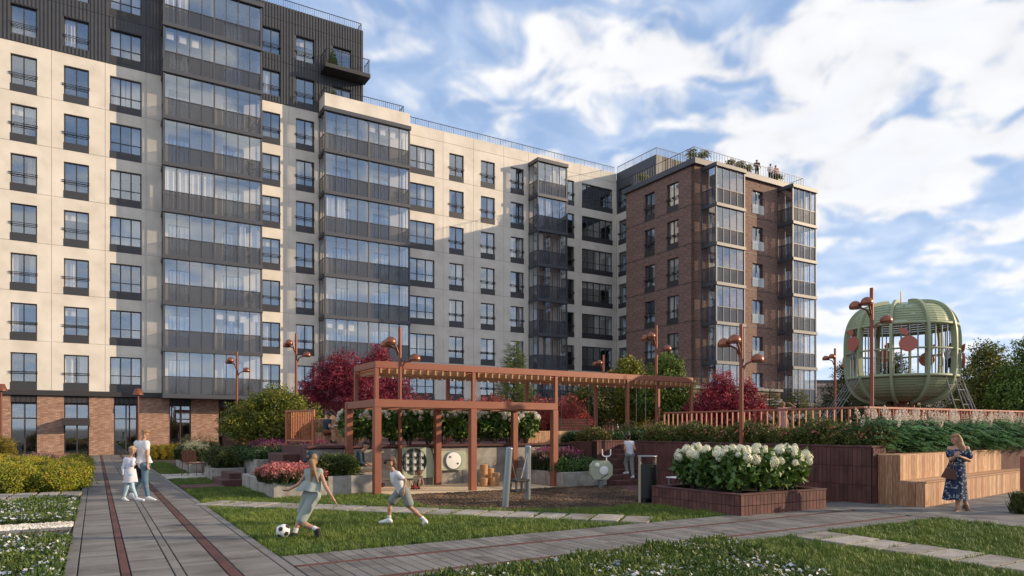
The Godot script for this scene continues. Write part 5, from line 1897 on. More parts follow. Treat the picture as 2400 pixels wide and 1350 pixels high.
func play_panel_wheel() -> void:
	var o := thing("wheel_panel", "small sage play panel with a pale turning disc", "play panel", Vector3(9.22, 0, -18.78))
	var b := MB.new()
	b.prism(PackedVector2Array([Vector2(-0.40, 0.42), Vector2(0.40, 0.42), Vector2(0.45, 0.48), Vector2(0.45, 0.94), Vector2(0.40, 1.0), Vector2(-0.44, 1.0), Vector2(-0.50, 0.93), Vector2(-0.45, 0.50)]), 0.04)
	put(b.done(), M.sage_panel, "board", o)
	var q := MB.new()
	q.lathe([Vector2(0, 0), Vector2(0.29, 0), Vector2(0.29, 0.03), Vector2(0, 0.03)], 28, Transform3D(Basis(Vector3.RIGHT, PI / 2), Vector3(0, 0.71, 0.02)))
	put(q.done(), M.steel, "rim", o)
	q = MB.new()
	q.lathe([Vector2(0, 0), Vector2(0.25, 0), Vector2(0.25, 0.02), Vector2(0, 0.025)], 28, Transform3D(Basis(Vector3.RIGHT, PI / 2), Vector3(0, 0.71, 0.05)))
	put(q.done(), M.white_paint, "disc", o)
	for p in [Vector2(-0.12, 0.82), Vector2(0.13, 0.62)]:
		q = MB.new()
		q.tube([Vector3(p.x, p.y, 0.06), Vector3(p.x, p.y, 0.085)], [0.03, 0.03], 10)
		put(q.done(), M.disc_dark, "knob", o)
	for p in [Vector2(-0.38, 0.9), Vector2(0.38, 0.9), Vector2(-0.36, 0.52), Vector2(0.36, 0.52)]:
		q = MB.new()
		q.tube([Vector3(p.x, p.y, 0.02), Vector3(p.x, p.y, 0.026)], [0.014, 0.014], 8)
		put(q.done(), M.white_paint, "bolt", o)
	for s in [-0.36, 0.36]: put(box_mesh(Vector3(0.03, 0.42, 0.03)), M.steel, "leg", o, Vector3(s, 0.21, -0.03))

func baby_swing() -> void:
	var o := thing("baby_swing", "black bucket baby swing on chains between two leaning grey steel posts", "swing", Vector3(8.0, 0, -13.1))
	var a := Vector3(-0.62, 0, 0.55)
	var b := Vector3(0.62, 0, -0.53)
	# posts of an A frame cut by the frame of the swing: they lean together to a cross bar
	for k in 2:
		var f: Vector3 = a if k == 0 else b
		var q := MB.new()
		q.tube([f, f + Vector3(0.09 - 0.09 * k, 1.24, 0.03)], [0.075, 0.075], 16)
		put(q.done(), M.steel, "post", o)
		var cp := MB.new()
		cp.lathe([Vector2(0.078, 0), Vector2(0.078, 0.02), Vector2(0.05, 0.04), Vector2(0, 0.045)], 16, Transform3D(Basis.IDENTITY, f + Vector3(0.09 - 0.09 * k, 1.235, 0.03)))
		put(cp.done(), M.steel, "cap", o)
	var s := Vector3(0.05, 0.42, 0.02)
	var seat := MB.new()
	for z in [-0.15, 0.15]:
		seat.bev(s + Vector3(0, 0.10, z), Vector3(0.34, 0.05, 0.04), 0.012)
	for x in [-0.17, 0.17]: seat.bev(s + Vector3(x, 0.10, 0), Vector3(0.04, 0.05, 0.34), 0.012)
	seat.bev(s + Vector3(0, -0.14, 0), Vector3(0.28, 0.045, 0.26), 0.012)
	for x in [-0.14, 0.14]:
		for z in [-0.12, 0.12]:
			seat.box(s + Vector3(x, -0.02, z), Vector3(0.035, 0.22, 0.03))
	seat.box(s + Vector3(0, -0.02, 0.13), Vector3(0.035, 0.22, 0.03))
	put(seat.done(), M.rubber, "seat", o)
	var link := cached("link", func():
		var q := MB.new()
		var pts := []
		var rr := []
		for k in 9:
			var an := TAU * k / 8.0
			pts.append(Vector3(cos(an) * 0.009, sin(an) * 0.02, 0)); rr.append(0.0035)
		q.tube(pts, rr, 5, false)
		return q.done())
	for k in 2:
		var top: Vector3 = (a if k == 0 else b) + Vector3(0.09 - 0.09 * k, 1.16, 0.03)
		for z in [-0.14, 0.14]:
			var ch := holder("chain", o)
			var e: Vector3 = s + Vector3(-0.15 + 0.3 * k, 0.12, z)
			var L := e.distance_to(top)
			var d := (top - e) / L
			var x := d.cross(Vector3.FORWARD).normalized()
			for i in int(L / 0.032):
				var bs := Basis(x, d, x.cross(d)) * Basis(Vector3.UP, PI * 0.5 * (i % 2))
				put(link, M.chain, "link", ch, e + d * (0.016 + 0.032 * i), bs)

func spring_rider() -> void:
	var o := thing("spring_rider", "pale green spring rider with disc eyes and a looped white handle", "play equipment", Vector3(11.95, 0, -15.1), deg_to_rad(-22.0))
	var q := MB.new()
	var pts := []
	var rr := []
	for k in 57:
		var a := TAU * k / 8.0
		pts.append(Vector3(cos(a) * 0.075, 0.02 + 0.26 * k / 56.0, sin(a) * 0.075)); rr.append(0.013)
	q.tube(pts, rr, 6)
	put(q.done(), M.steel, "spring", o)
	var oct := PackedVector2Array([Vector2(-0.22, 0.27), Vector2(0.18, 0.27), Vector2(0.31, 0.40), Vector2(0.31, 0.66), Vector2(0.20, 0.78), Vector2(-0.20, 0.78), Vector2(-0.31, 0.66), Vector2(-0.31, 0.42)])
	q = MB.new()
	q.prism(oct, 0.17)
	put(q.done(), M.sage_panel, "body", o)
	for a in [[0.06, 0.52, 0.12], [-0.13, 0.67, 0.065]]:
		q = MB.new()
		q.lathe([Vector2(0, 0), Vector2(a[2], 0), Vector2(a[2], 0.02), Vector2(0, 0.024)], 20, Transform3D(Basis(Vector3.RIGHT, PI / 2), Vector3(a[0], a[1], 0.085)))
		put(q.done(), M.white_paint, "disc", o)
	put(bev_mesh(Vector3(0.24, 0.022, 0.02), 0.005), M.disc_dark, "mouth", o, Vector3(0.08, 0.36, 0.085), Basis(Vector3.BACK, 0.55))
	q = MB.new()
	q.tube([Vector3(0.16, 0.78, 0), Vector3(0.16, 0.9, 0)], [0.016, 0.016], 8)
	q.tube([Vector3(0.04, 1.10, 0), Vector3(0.04, 0.95, 0), Vector3(0.09, 0.90, 0), Vector3(0.23, 0.90, 0), Vector3(0.28, 0.95, 0), Vector3(0.28, 1.10, 0)], [0.018, 0.018, 0.018, 0.018, 0.018, 0.018], 8)
	put(q.done(), M.white_paint, "handle", o)

func log_seats() -> void:
	var n := 0
	for a in [[9.72, -17.75, 0.12, 0.62, "tallest upright log of the play log cluster"], [9.98, -17.85, 0.12, 0.50, "second tallest upright log of the play log cluster"], [9.98, -17.5, 0.11, 0.38, "middle height log at the front of the play log cluster"], [9.80, -17.35, 0.10, 0.27, "short log between two others at the front of the play log cluster"], [9.55, -17.42, 0.11, 0.25, "short log standing at the end of the play log cluster"], [9.42, -17.75, 0.09, 0.20, "lowest log half hidden behind the play log cluster"]]:
		var o := thing("log_stool", a[4], "log", Vector3(a[0], 0, a[1]), n * 0.7)
		var q := MB.new()
		q.lathe([Vector2(a[2] * 0.97, 0), Vector2(a[2], 0.03), Vector2(a[2] * 0.98, a[3] * 0.5), Vector2(a[2], a[3] - 0.02), Vector2(a[2] * 0.94, a[3])], 20)
		put(q.done(), M.log_side, "bark", o)
		q = MB.new()
		q.lathe([Vector2(a[2] * 0.94, a[3]), Vector2(a[2] * 0.6, a[3] + 0.003), Vector2(0, a[3] + 0.004)], 20)
		put(q.done(), M.log_end, "end_grain", o)
		n += 1

func litter_bin() -> void:
	var o := thing("litter_bin", "black round litter bin under a flat roof beside the red planter", "bin", Vector3(10.62, 0, -11.75))
	var q := MB.new()
	q.lathe([Vector2(0, 0.10), Vector2(0.20, 0.10), Vector2(0.21, 0.12), Vector2(0.21, 0.86), Vector2(0.20, 0.88), Vector2(0.19, 0.86), Vector2(0.19, 0.5), Vector2(0, 0.5)], 24)
	put(q.done(), M.bin_metal, "drum", o)
	q = MB.new()
	q.lathe([Vector2(0, 1.03), Vector2(0.22, 1.03), Vector2(0.23, 1.045), Vector2(0.22, 1.06), Vector2(0, 1.065)], 24)
	put(q.done(), M.steel, "lid", o)
	for s in [-1, 1]:
		put(bev_mesh(Vector3(0.03, 1.04, 0.07), 0.005), M.khaki, "post", o, Vector3(s * 0.225, 0.52, 0))
	put(bev_mesh(Vector3(0.4, 0.10, 0.3), 0.01), M.bin_metal, "base", o, Vector3(0, 0.05, 0))

func white_lounger() -> void:
	var o := thing("white_bench", "white slatted bench half hidden behind the hydrangeas in the red planter", "bench", Vector3(12.55, 0, -12.2), -PI / 2)
	for i in 6: put(cached("wslat", func(): return bev_mesh(Vector3(1.5, 0.025, 0.06), 0.004)), M.white_paint, "slat", o, Vector3(0, 0.44, -0.2 + 0.08 * i))
	for s in [-0.65, 0.65]:
		for z in [-0.2, 0.2]: put(cached("wleg", func(): return box_mesh(Vector3(0.04, 0.43, 0.04))), M.steel, "leg", o, Vector3(s, 0.215, z))
	for i in 3: put(cached("wslat2", func(): return bev_mesh(Vector3(1.5, 0.06, 0.02), 0.004)), M.white_paint, "back_slat", o, Vector3(0, 0.55 + 0.09 * i, -0.27))

# play house in the shape of a pumpkin: curve of the shell as (radius, height)
func pumpkin_profile(t: float) -> Vector2:
	# t 0..1 from the bottom centre over the side to the top centre
	var a := -PI * 0.5 + PI * t
	var ex := 0.52
	var c := cos(a)
	var s := sin(a)
	var r := 1.86 * pow(absf(c), ex)
	var y := 1.84 * signf(s) * pow(absf(s), ex + 0.12)
	return Vector2(r, y)

func pumpkin_house() -> Vector3:
	var ctr := at_px(2112, 829, 26.0)
	var foot := Vector3(ctr.x, TER, ctr.z)
	var cy := ctr.y - TER
	var o := thing("pumpkin_playhouse", "round green pumpkin shaped playhouse with ribs, barred openings and climbing ropes", "playhouse", foot, deg_to_rad(-YAW))
	var N := 10
	var y_lo := cy - 0.92      # floor edge of the openings
	var y_hi := cy + 0.92
	# radius as function of height by sampling the profile
	var prof := []
	for k in 121: prof.append(pumpkin_profile(k / 120.0))
	var rad := func(y: float) -> float:
		for k in 120:
			if prof[k].y <= y and prof[k + 1].y >= y:
				var f: float = (y - prof[k].y) / maxf(prof[k + 1].y - prof[k].y, 1e-6)
				return lerpf(prof[k].x, prof[k + 1].x, f)
		return 0.1
	# rib: flat bar that follows the curve, proud of the shell
	var rib := cached("prib", func():
		var b := MB.new()
		var w := 0.045
		for k in range(6, 116):
			var p0: Vector2 = prof[k]
			var p1: Vector2 = prof[k + 1]
			var t0: Vector2 = (prof[k + 1] - prof[k - 1]).normalized()
			var t1: Vector2 = (prof[mini(k + 2, 120)] - prof[k]).normalized()
			var n0 := Vector2(t0.y, -t0.x)
			var n1 := Vector2(t1.y, -t1.x)
			var o0 := p0 + n0 * 0.10
			var o1 := p1 + n1 * 0.10
			var i0 := p0 - n0 * 0.10
			var i1 := p1 - n1 * 0.10
			b.quad(Vector3(o0.x, o0.y, w), Vector3(o0.x, o0.y, -w), Vector3(o1.x, o1.y, -w), Vector3(o1.x, o1.y, w))
			b.quad(Vector3(i0.x, i0.y, -w), Vector3(i0.x, i0.y, w), Vector3(i1.x, i1.y, w), Vector3(i1.x, i1.y, -w))
			b.quad(Vector3(i0.x, i0.y, w), Vector3(o0.x, o0.y, w), Vector3(o1.x, o1.y, w), Vector3(i1.x, i1.y, w))
			b.quad(Vector3(o0.x, o0.y, -w), Vector3(i0.x, i0.y, -w), Vector3(i1.x, i1.y, -w), Vector3(o1.x, o1.y, -w))
		return b.done())
	for k in N: put(rib, M.pumpkin_rib, "rib", o, Vector3(0, cy, 0), Basis(Vector3.UP, TAU * (k + 0.42) / N))
	# planks of the shell: rows of flat boards between the ribs, below and above the openings
	var rows := []
	var yl := -1.9
	for k in 9: rows.append([lerpf(-1.82, -0.92, pow(k / 9.0, 0.8)), lerpf(-1.82, -0.92, pow((k + 1) / 9.0, 0.8))])
	for k in 9: rows.append([lerpf(0.92, 1.83, 1.0 - pow(1.0 - k / 9.0, 0.8)), lerpf(0.92, 1.83, 1.0 - pow(1.0 - (k + 1) / 9.0, 0.8))])
	for ri in rows.size():
		var r0: float = rad.call(rows[ri][0])
		var r1: float = rad.call(rows[ri][1])
		var pm := cached(["pplank", ri], func():
			var b := MB.new()
			var sub := 3
			var half := PI / N
			var ga := 0.006
			for s in sub:
				var a0 := -half + TAU / N * s / sub
				var a1 := -half + TAU / N * (s + 1) / sub
				var y0: float = rows[ri][0] + ga
				var y1: float = rows[ri][1] - ga
				var tk := 0.035
				var pts := []
				for rr in [[r0, y0], [r1, y1]]:
					for q in [[a0, rr[0]], [a1, rr[0]], [a1, rr[0] - tk], [a0, rr[0] - tk]]:
						pts.append(Vector3(cos(q[0]) * q[1], rr[1], -sin(q[0]) * q[1]))
				b.hexa(pts)
			return b.done())
		for k in N: put(pm, M["pumpkin_%d" % ((k * 5 + ri * 3) % 3)], "plank", o, Vector3(0, cy, 0), Basis(Vector3.UP, TAU * (k + 0.92) / N))
	# rings: sill, mid rail and head of the openings
	for a in [[y_lo, 0.05, 0.06], [cy + 0.02, 0.03, 0.03], [y_hi, 0.05, 0.06]]:
		var rr: float = rad.call(a[0] - cy)
		var b := MB.new()
		b.lathe([Vector2(rr - a[2], a[0] - a[1]), Vector2(rr + a[2], a[0] - a[1]), Vector2(rr + a[2], a[0] + a[1]), Vector2(rr - a[2], a[0] + a[1]), Vector2(rr - a[2], a[0] - a[1])], 40)
		put(b.done(), M.pumpkin_rib, "ring_rail", o)
	# floor and core
	var fl := MB.new()
	fl.lathe([Vector2(0, y_lo - 0.06), Vector2(1.8, y_lo - 0.06), Vector2(1.8, y_lo - 0.01), Vector2(0, y_lo - 0.01)], 40)
	put(fl.done(), M.plank_3, "floor", o)
	# bars
	var bar := cached("pbar", func():
		var b := MB.new()
		b.tube([Vector3(0, y_lo, 0), Vector3(0, y_hi, 0)], [0.024, 0.024], 8)
		return b.done())
	for k in N:
		for j in 3:
			var an := TAU * (k + 0.42 + 0.27 + 0.23 * j) / N
			put(bar, M.steel, "bar", o, Vector3(cos(an) * 1.78, 0, -sin(an) * 1.78))
	# stem, spike and fruit shaped boards
	var q := MB.new()
	q.tube([Vector3(0, 0, 0), Vector3(0, cy - 1.6, 0)], [0.22, 0.22], 14)
	for k in 5:
		var a := TAU * k / 5.0
		q.tube([Vector3(cos(a) * 0.5, 0, sin(a) * 0.5), Vector3(cos(a) * 0.45, cy - 1.82, sin(a) * 0.45)], [0.05, 0.05], 8)
	put(q.done(), M.terracotta, "stem", o)
	q = MB.new()
	q.tube([Vector3(0, cy + 1.72, 0), Vector3(0, cy + 2.35, 0)], [0.03, 0.02], 8)
	put(q.done(), M.brass, "finial", o)
	var fruit := PackedVector2Array()
	for k in 26:
		var a := TAU * k / 26.0
		fruit.append(Vector2(cos(a) * 0.29, sin(a) * 0.275))
	var lf := PackedVector2Array([Vector2(-0.04, 0.28), Vector2(0.03, 0.42), Vector2(-0.08, 0.54), Vector2(-0.30, 0.56), Vector2(-0.26, 0.42), Vector2(-0.17, 0.33)])
	for a in [[4.31, 0.16], [3.3, 0.32], [5.95, -0.30], [1.35, 0.1], [2.35, -0.2], [0.6, -0.1]]:
		var f := MB.new()
		var xf := Transform3D(Basis(Vector3.UP, a[0] + PI * 0.5).orthonormalized(), Vector3(cos(a[0]) * 1.99, cy + a[1], -sin(a[0]) * 1.99))
		f.prism(fruit, 0.05, xf)
		f.prism(lf, 0.045, xf)
		put(f.done(), M.fruit_red, "fruit_board", o)
	# scramble net on one side
	var net := holder("climbing_net", o)
	for k in range(0, 9, 2):
		var t := k / 8.0
		var a := 3.15 + 0.35 * t
		var p0 := Vector3(cos(a) * 1.95, y_lo, -sin(a) * 1.95)
		var p1 := Vector3(-3.9 - 0.3 * t, 0.0, 0.4 + 1.6 * t)
		var r := MB.new()
		r.tube([p0, p0.lerp(p1, 0.5) + Vector3(0, -0.12, 0), p1], [0.012, 0.012, 0.012], 5, false)
		put(r.done(), M.rope, "rope", net)
	for j in 8:
		var t := (j + 0.5) / 8.0
		var pts := []
		var rr := []
		for k in 9:
			var u := k / 8.0
			var a := 3.15 + 0.35 * u
			var p0 := Vector3(cos(a) * 1.95, y_lo, -sin(a) * 1.95)
			var p1 := Vector3(-3.9 - 0.3 * u, 0.0, 0.4 + 1.6 * u)
			pts.append(p0.lerp(p1, t) + Vector3(0, -0.48 * t * (1.0 - t), 0)); rr.append(0.011)
		var r := MB.new()
		r.tube(pts, rr, 5, false)
		put(r.done(), M.rope, "rope", net)
	# rope ladders on the other side
	for a in [[0.95, 1.7, 1.15, 2.2], [1.75, 1.0, 2.5, 1.15]]:
		var ld := holder("rope_ladder", o)
		var e0 := Vector3(a[0] - 0.16, y_lo, a[1])
		var e1 := Vector3(a[2], 0, a[3])
		for s in 3:
			var off := Vector3(0.44 * s - 0.2, 0, -0.24 * s)
			if a[0] > 1.5: off = Vector3(0.16 * s, 0, -0.42 * s)
			var r := MB.new()
			r.tube([e0 + off, e1 + off + Vector3(0.02 * s, 0, 0.1)], [0.02, 0.02], 6)
			put(r.done(), M.rope, "rope", ld)
			if s == 2: continue
			for j in 4:
				var t := (j + 0.7 + 0.3 * s) / 4.6
				var off2 := Vector3(0.44 * (s + 1) - 0.2, 0, -0.24 * (s + 1))
				if a[0] > 1.5: off2 = Vector3(0.16 * (s + 1), 0, -0.42 * (s + 1))
				var g := MB.new()
				g.tube([(e0 + off).lerp(e1 + off, t), (e0 + off2).lerp(e1 + off2, t)], [0.018, 0.018], 6)
				put(g.done(), M.rope, "rung", ld)
	# grab handles
	for a in [4.87, 5.35]:
		var h := MB.new()
		var pr := Vector3(cos(a) * 1.93, 0, -sin(a) * 1.93)
		h.tube([pr * 1.0 + Vector3(0, y_lo + 0.25, 0), pr * 1.05 + Vector3(0, y_lo + 0.3, 0), pr * 1.05 + Vector3(0, y_lo + 0.75, 0), pr + Vector3(0, y_lo + 0.8, 0)], [0.02, 0.02, 0.02, 0.02], 6)
		put(h.done(), M.steel, "grab_handle", o)
	return Vector3(foot.x, y_lo + TER, foot.z)

func football(pos: Vector3) -> void:
	var o := thing("football", "white football with black patches at the kicking girl's foot", "ball", pos)
	# sphere with the twelve pentagons of a truncated icosahedron
	var phi := (1.0 + sqrt(5.0)) / 2.0
	var vs := []
	for a in [-1, 1]:
		for b in [-phi, phi]:
			vs.append(Vector3(0, a, b).normalized()); vs.append(Vector3(a, b, 0).normalized()); vs.append(Vector3(b, 0, a).normalized())
	var R := 0.11
	var q := MB.new()
	q.colored = false
	var pr := []
	for k in 19:
		var a := -PI * 0.5 + PI * k / 18.0
		pr.append(Vector2(maxf(R * cos(a), 0.0), R * sin(a)))
	q.lathe(pr, 32, Transform3D(Basis.IDENTITY, Vector3(0, R, 0)))
	put(q.done(), M.ball_white, "cover", o)
	for i in vs.size():
		var n: Vector3 = vs[i].rotated(Vector3(1, 0.3, 0.2).normalized(), 0.9)
		var x := n.cross(Vector3.UP if absf(n.y) < 0.9 else Vector3.RIGHT).normalized()
		var y := n.cross(x)
		var f := MB.new()
		var ring := []
		for k in 5: ring.append((n * cos(0.37) + (x * cos(TAU * k / 5) + y * sin(TAU * k / 5)) * sin(0.37)).normalized() * (R + 0.002) + Vector3(0, R, 0))
		for k in 5:
			var c := n * (R + 0.003) + Vector3(0, R, 0)
			var m2: Vector3 = ((ring[k] + ring[(k + 1) % 5]) * 0.5 - Vector3(0, R, 0)).normalized() * (R + 0.002) + Vector3(0, R, 0)
			f.tri(c, ring[k], m2); f.tri(c, m2, ring[(k + 1) % 5])
		put(f.done(), M.rubber, "patch", o)

# ---------------------------------------------------------------- people
# A body is a field of tapered capsules joined with a smooth minimum and meshed as surface nets.
func blend_mesh(b: MB, bones: Array, cell: float, k: float) -> void:
	var lo := Vector3(1e9, 1e9, 1e9)
	var hi := -lo
	for q in bones:
		var r: float = maxf(q[2], q[3]) + k + cell * 2.0
		for p in [q[0], q[1]]:
			lo = lo.min(p - Vector3.ONE * r); hi = hi.max(p + Vector3.ONE * r)
	var nx := int(ceil((hi.x - lo.x) / cell)) + 1
	var ny := int(ceil((hi.y - lo.y) / cell)) + 1
	var nz := int(ceil((hi.z - lo.z) / cell)) + 1
	var f := PackedFloat32Array()
	f.resize(nx * ny * nz)
	f.fill(9.0)
	for q in bones:
		var a: Vector3 = q[0]
		var e: Vector3 = q[1]
		var ra: float = q[2]
		var rb: float = q[3]
		var r := maxf(ra, rb) + k + cell * 2.0
		var mn := (a.min(e) - Vector3.ONE * r - lo) / cell
		var mx := (a.max(e) + Vector3.ONE * r - lo) / cell
		var x0 := maxi(int(mn.x), 0); var x1 := mini(int(mx.x) + 1, nx - 1)
		var y0 := maxi(int(mn.y), 0); var y1 := mini(int(mx.y) + 1, ny - 1)
		var z0 := maxi(int(mn.z), 0); var z1 := mini(int(mx.z) + 1, nz - 1)
		var ab := e - a
		var l2 := maxf(ab.length_squared(), 1e-9)
		for z in range(z0, z1 + 1):
			for y in range(y0, y1 + 1):
				var row := (z * ny + y) * nx
				for x in range(x0, x1 + 1):
					var p := lo + Vector3(x, y, z) * cell - a
					var t := clampf(p.dot(ab) / l2, 0.0, 1.0)
					var d := (p - ab * t).length() - lerpf(ra, rb, t)
					var old := f[row + x]
					if old > 5.0: f[row + x] = d
					else:
						var h := clampf(0.5 + 0.5 * (old - d) / k, 0.0, 1.0)
						f[row + x] = lerpf(old, d, h) - k * h * (1.0 - h)
	# one vertex in each cell the surface crosses
	var id := PackedInt32Array()
	id.resize(nx * ny * nz)
	id.fill(-1)
	var reach := cell * 1.8
	var first := b.v.size()
	var off := [0, 1, nx, nx + 1, nx * ny, nx * ny + 1, nx * ny + nx, nx * ny + nx + 1]
	var sx := nx * ny
	for z in nz - 1:
		for y in ny - 1:
			var row := (z * ny + y) * nx
			for x in nx - 1:
				var i := row + x
				if absf(f[i]) > reach: continue
				var mask := 0
				for c in 8:
					if f[i + off[c]] < 0.0: mask |= 1 << c
				if mask == 0 or mask == 255: continue
				var sum := Vector3.ZERO
				var n := 0
				for c in 8:
					for ax in 3:
						var bit := 1 << ax
						if c & bit: continue
						var c2: int = c | bit
						var fa := f[i + off[c]]
						var fb := f[i + off[c2]]
						if (fa < 0.0) == (fb < 0.0): continue
						var t := fa / (fa - fb)
						var p := Vector3(c & 1, (c >> 1) & 1, (c >> 2) & 1)
						p[ax] = t
						sum += p
						n += 1
				var g := Vector3(f[i + 1] - f[i] + f[i + off[7]] - f[i + off[6]], f[i + nx] - f[i] + f[i + off[7]] - f[i + off[5]], f[i + sx] - f[i] + f[i + off[7]] - f[i + off[3]])
				id[i] = b.vert(lo + (Vector3(x, y, z) + sum / n) * cell, g.normalized())
	for z in range(1, nz - 1):
		for y in range(1, ny - 1):
			var row := (z * ny + y) * nx
			for x in range(1, nx - 1):
				var i := row + x
				if absf(f[i]) > reach: continue
				var inside := f[i] < 0.0
				for ax in 3:
					var st: int = [1, nx, sx][ax]
					if (f[i + st] < 0.0) == inside: continue
					var u: int = [nx, sx, 1][ax]
					var w: int = [sx, 1, nx][ax]
					var q0 := id[i]; var q1 := id[i - u]; var q2 := id[i - u - w]; var q3 := id[i - w]
					if q0 < 0 or q1 < 0 or q2 < 0 or q3 < 0: continue
					if inside: b.ix.append_array(PackedInt32Array([q0, q2, q1, q0, q3, q2]))
					else: b.ix.append_array(PackedInt32Array([q0, q1, q2, q0, q2, q3]))

func hand_bones(wrist: Vector3, dir: Vector3, side: Vector3, s: float, curl := 0.5) -> Array:
	# palm, four fingers of unequal length and a thumb that leaves the side of the palm
	var d := dir.normalized()
	var w := (side - d * side.dot(d)).normalized()
	var n := d.cross(w)
	var out := [[wrist, wrist + d * 0.045 * s, 0.022 * s, 0.024 * s]]
	for i in 4:
		var off: float = (i - 1.5) * 0.019 * s
		var len_: float = [0.062, 0.072, 0.068, 0.052][i] * s
		var base := wrist + d * 0.078 * s + w * off
		var j1 := base + (d * cos(curl * 0.5) + n * sin(curl * 0.5)) * len_ * 0.5
		var j2 := j1 + (d * cos(curl * 1.4) + n * sin(curl * 1.4)) * len_ * 0.5
		out.append([wrist + d * 0.03 * s + w * off * 0.8, base, 0.012 * s, 0.0095 * s])
		out.append([base, j1, 0.0092 * s, 0.0085 * s])
		out.append([j1, j2, 0.0085 * s, 0.0072 * s])
	var tb := wrist + d * 0.028 * s - w * 0.028 * s
	var t1 := tb + (d * 0.6 - w * 0.75 + n * 0.25).normalized() * 0.036 * s
	out.append([tb, t1, 0.0125 * s, 0.0105 * s])
	out.append([t1, t1 + (d * 0.9 - w * 0.25 + n * 0.4).normalized() * 0.03 * s, 0.0105 * s, 0.008 * s])
	return out

# joints from picture positions: px anchor of the standing point, pixels per metre, [x, y, depth offset towards the camera]
func pose(anchor: Vector2, ppm: float, org: Vector2, zoom: float, src: Dictionary) -> Dictionary:
	var J := {}
	for k in src:
		var s: Array = src[k]
		J[k] = Vector3((org.x + s[0] / zoom - anchor.x) / ppm, (anchor.y - org.y - s[1] / zoom) / ppm, s[2] if s.size() > 2 else 0.0)
	return J

func foot_bones(an: Vector3, toe: Vector3, s: float, g := 0.0) -> Array:
	var d := (toe - an)
	var heel := an - Vector3(d.x, 0, d.z).normalized() * 0.035 * s + Vector3(0, -0.035 * s, 0)
	return [[an, heel, 0.040 * s + g, 0.036 * s + g], [heel, toe, 0.036 * s + g, 0.028 * s + g], [an, toe, 0.036 * s + g, 0.026 * s + g]]

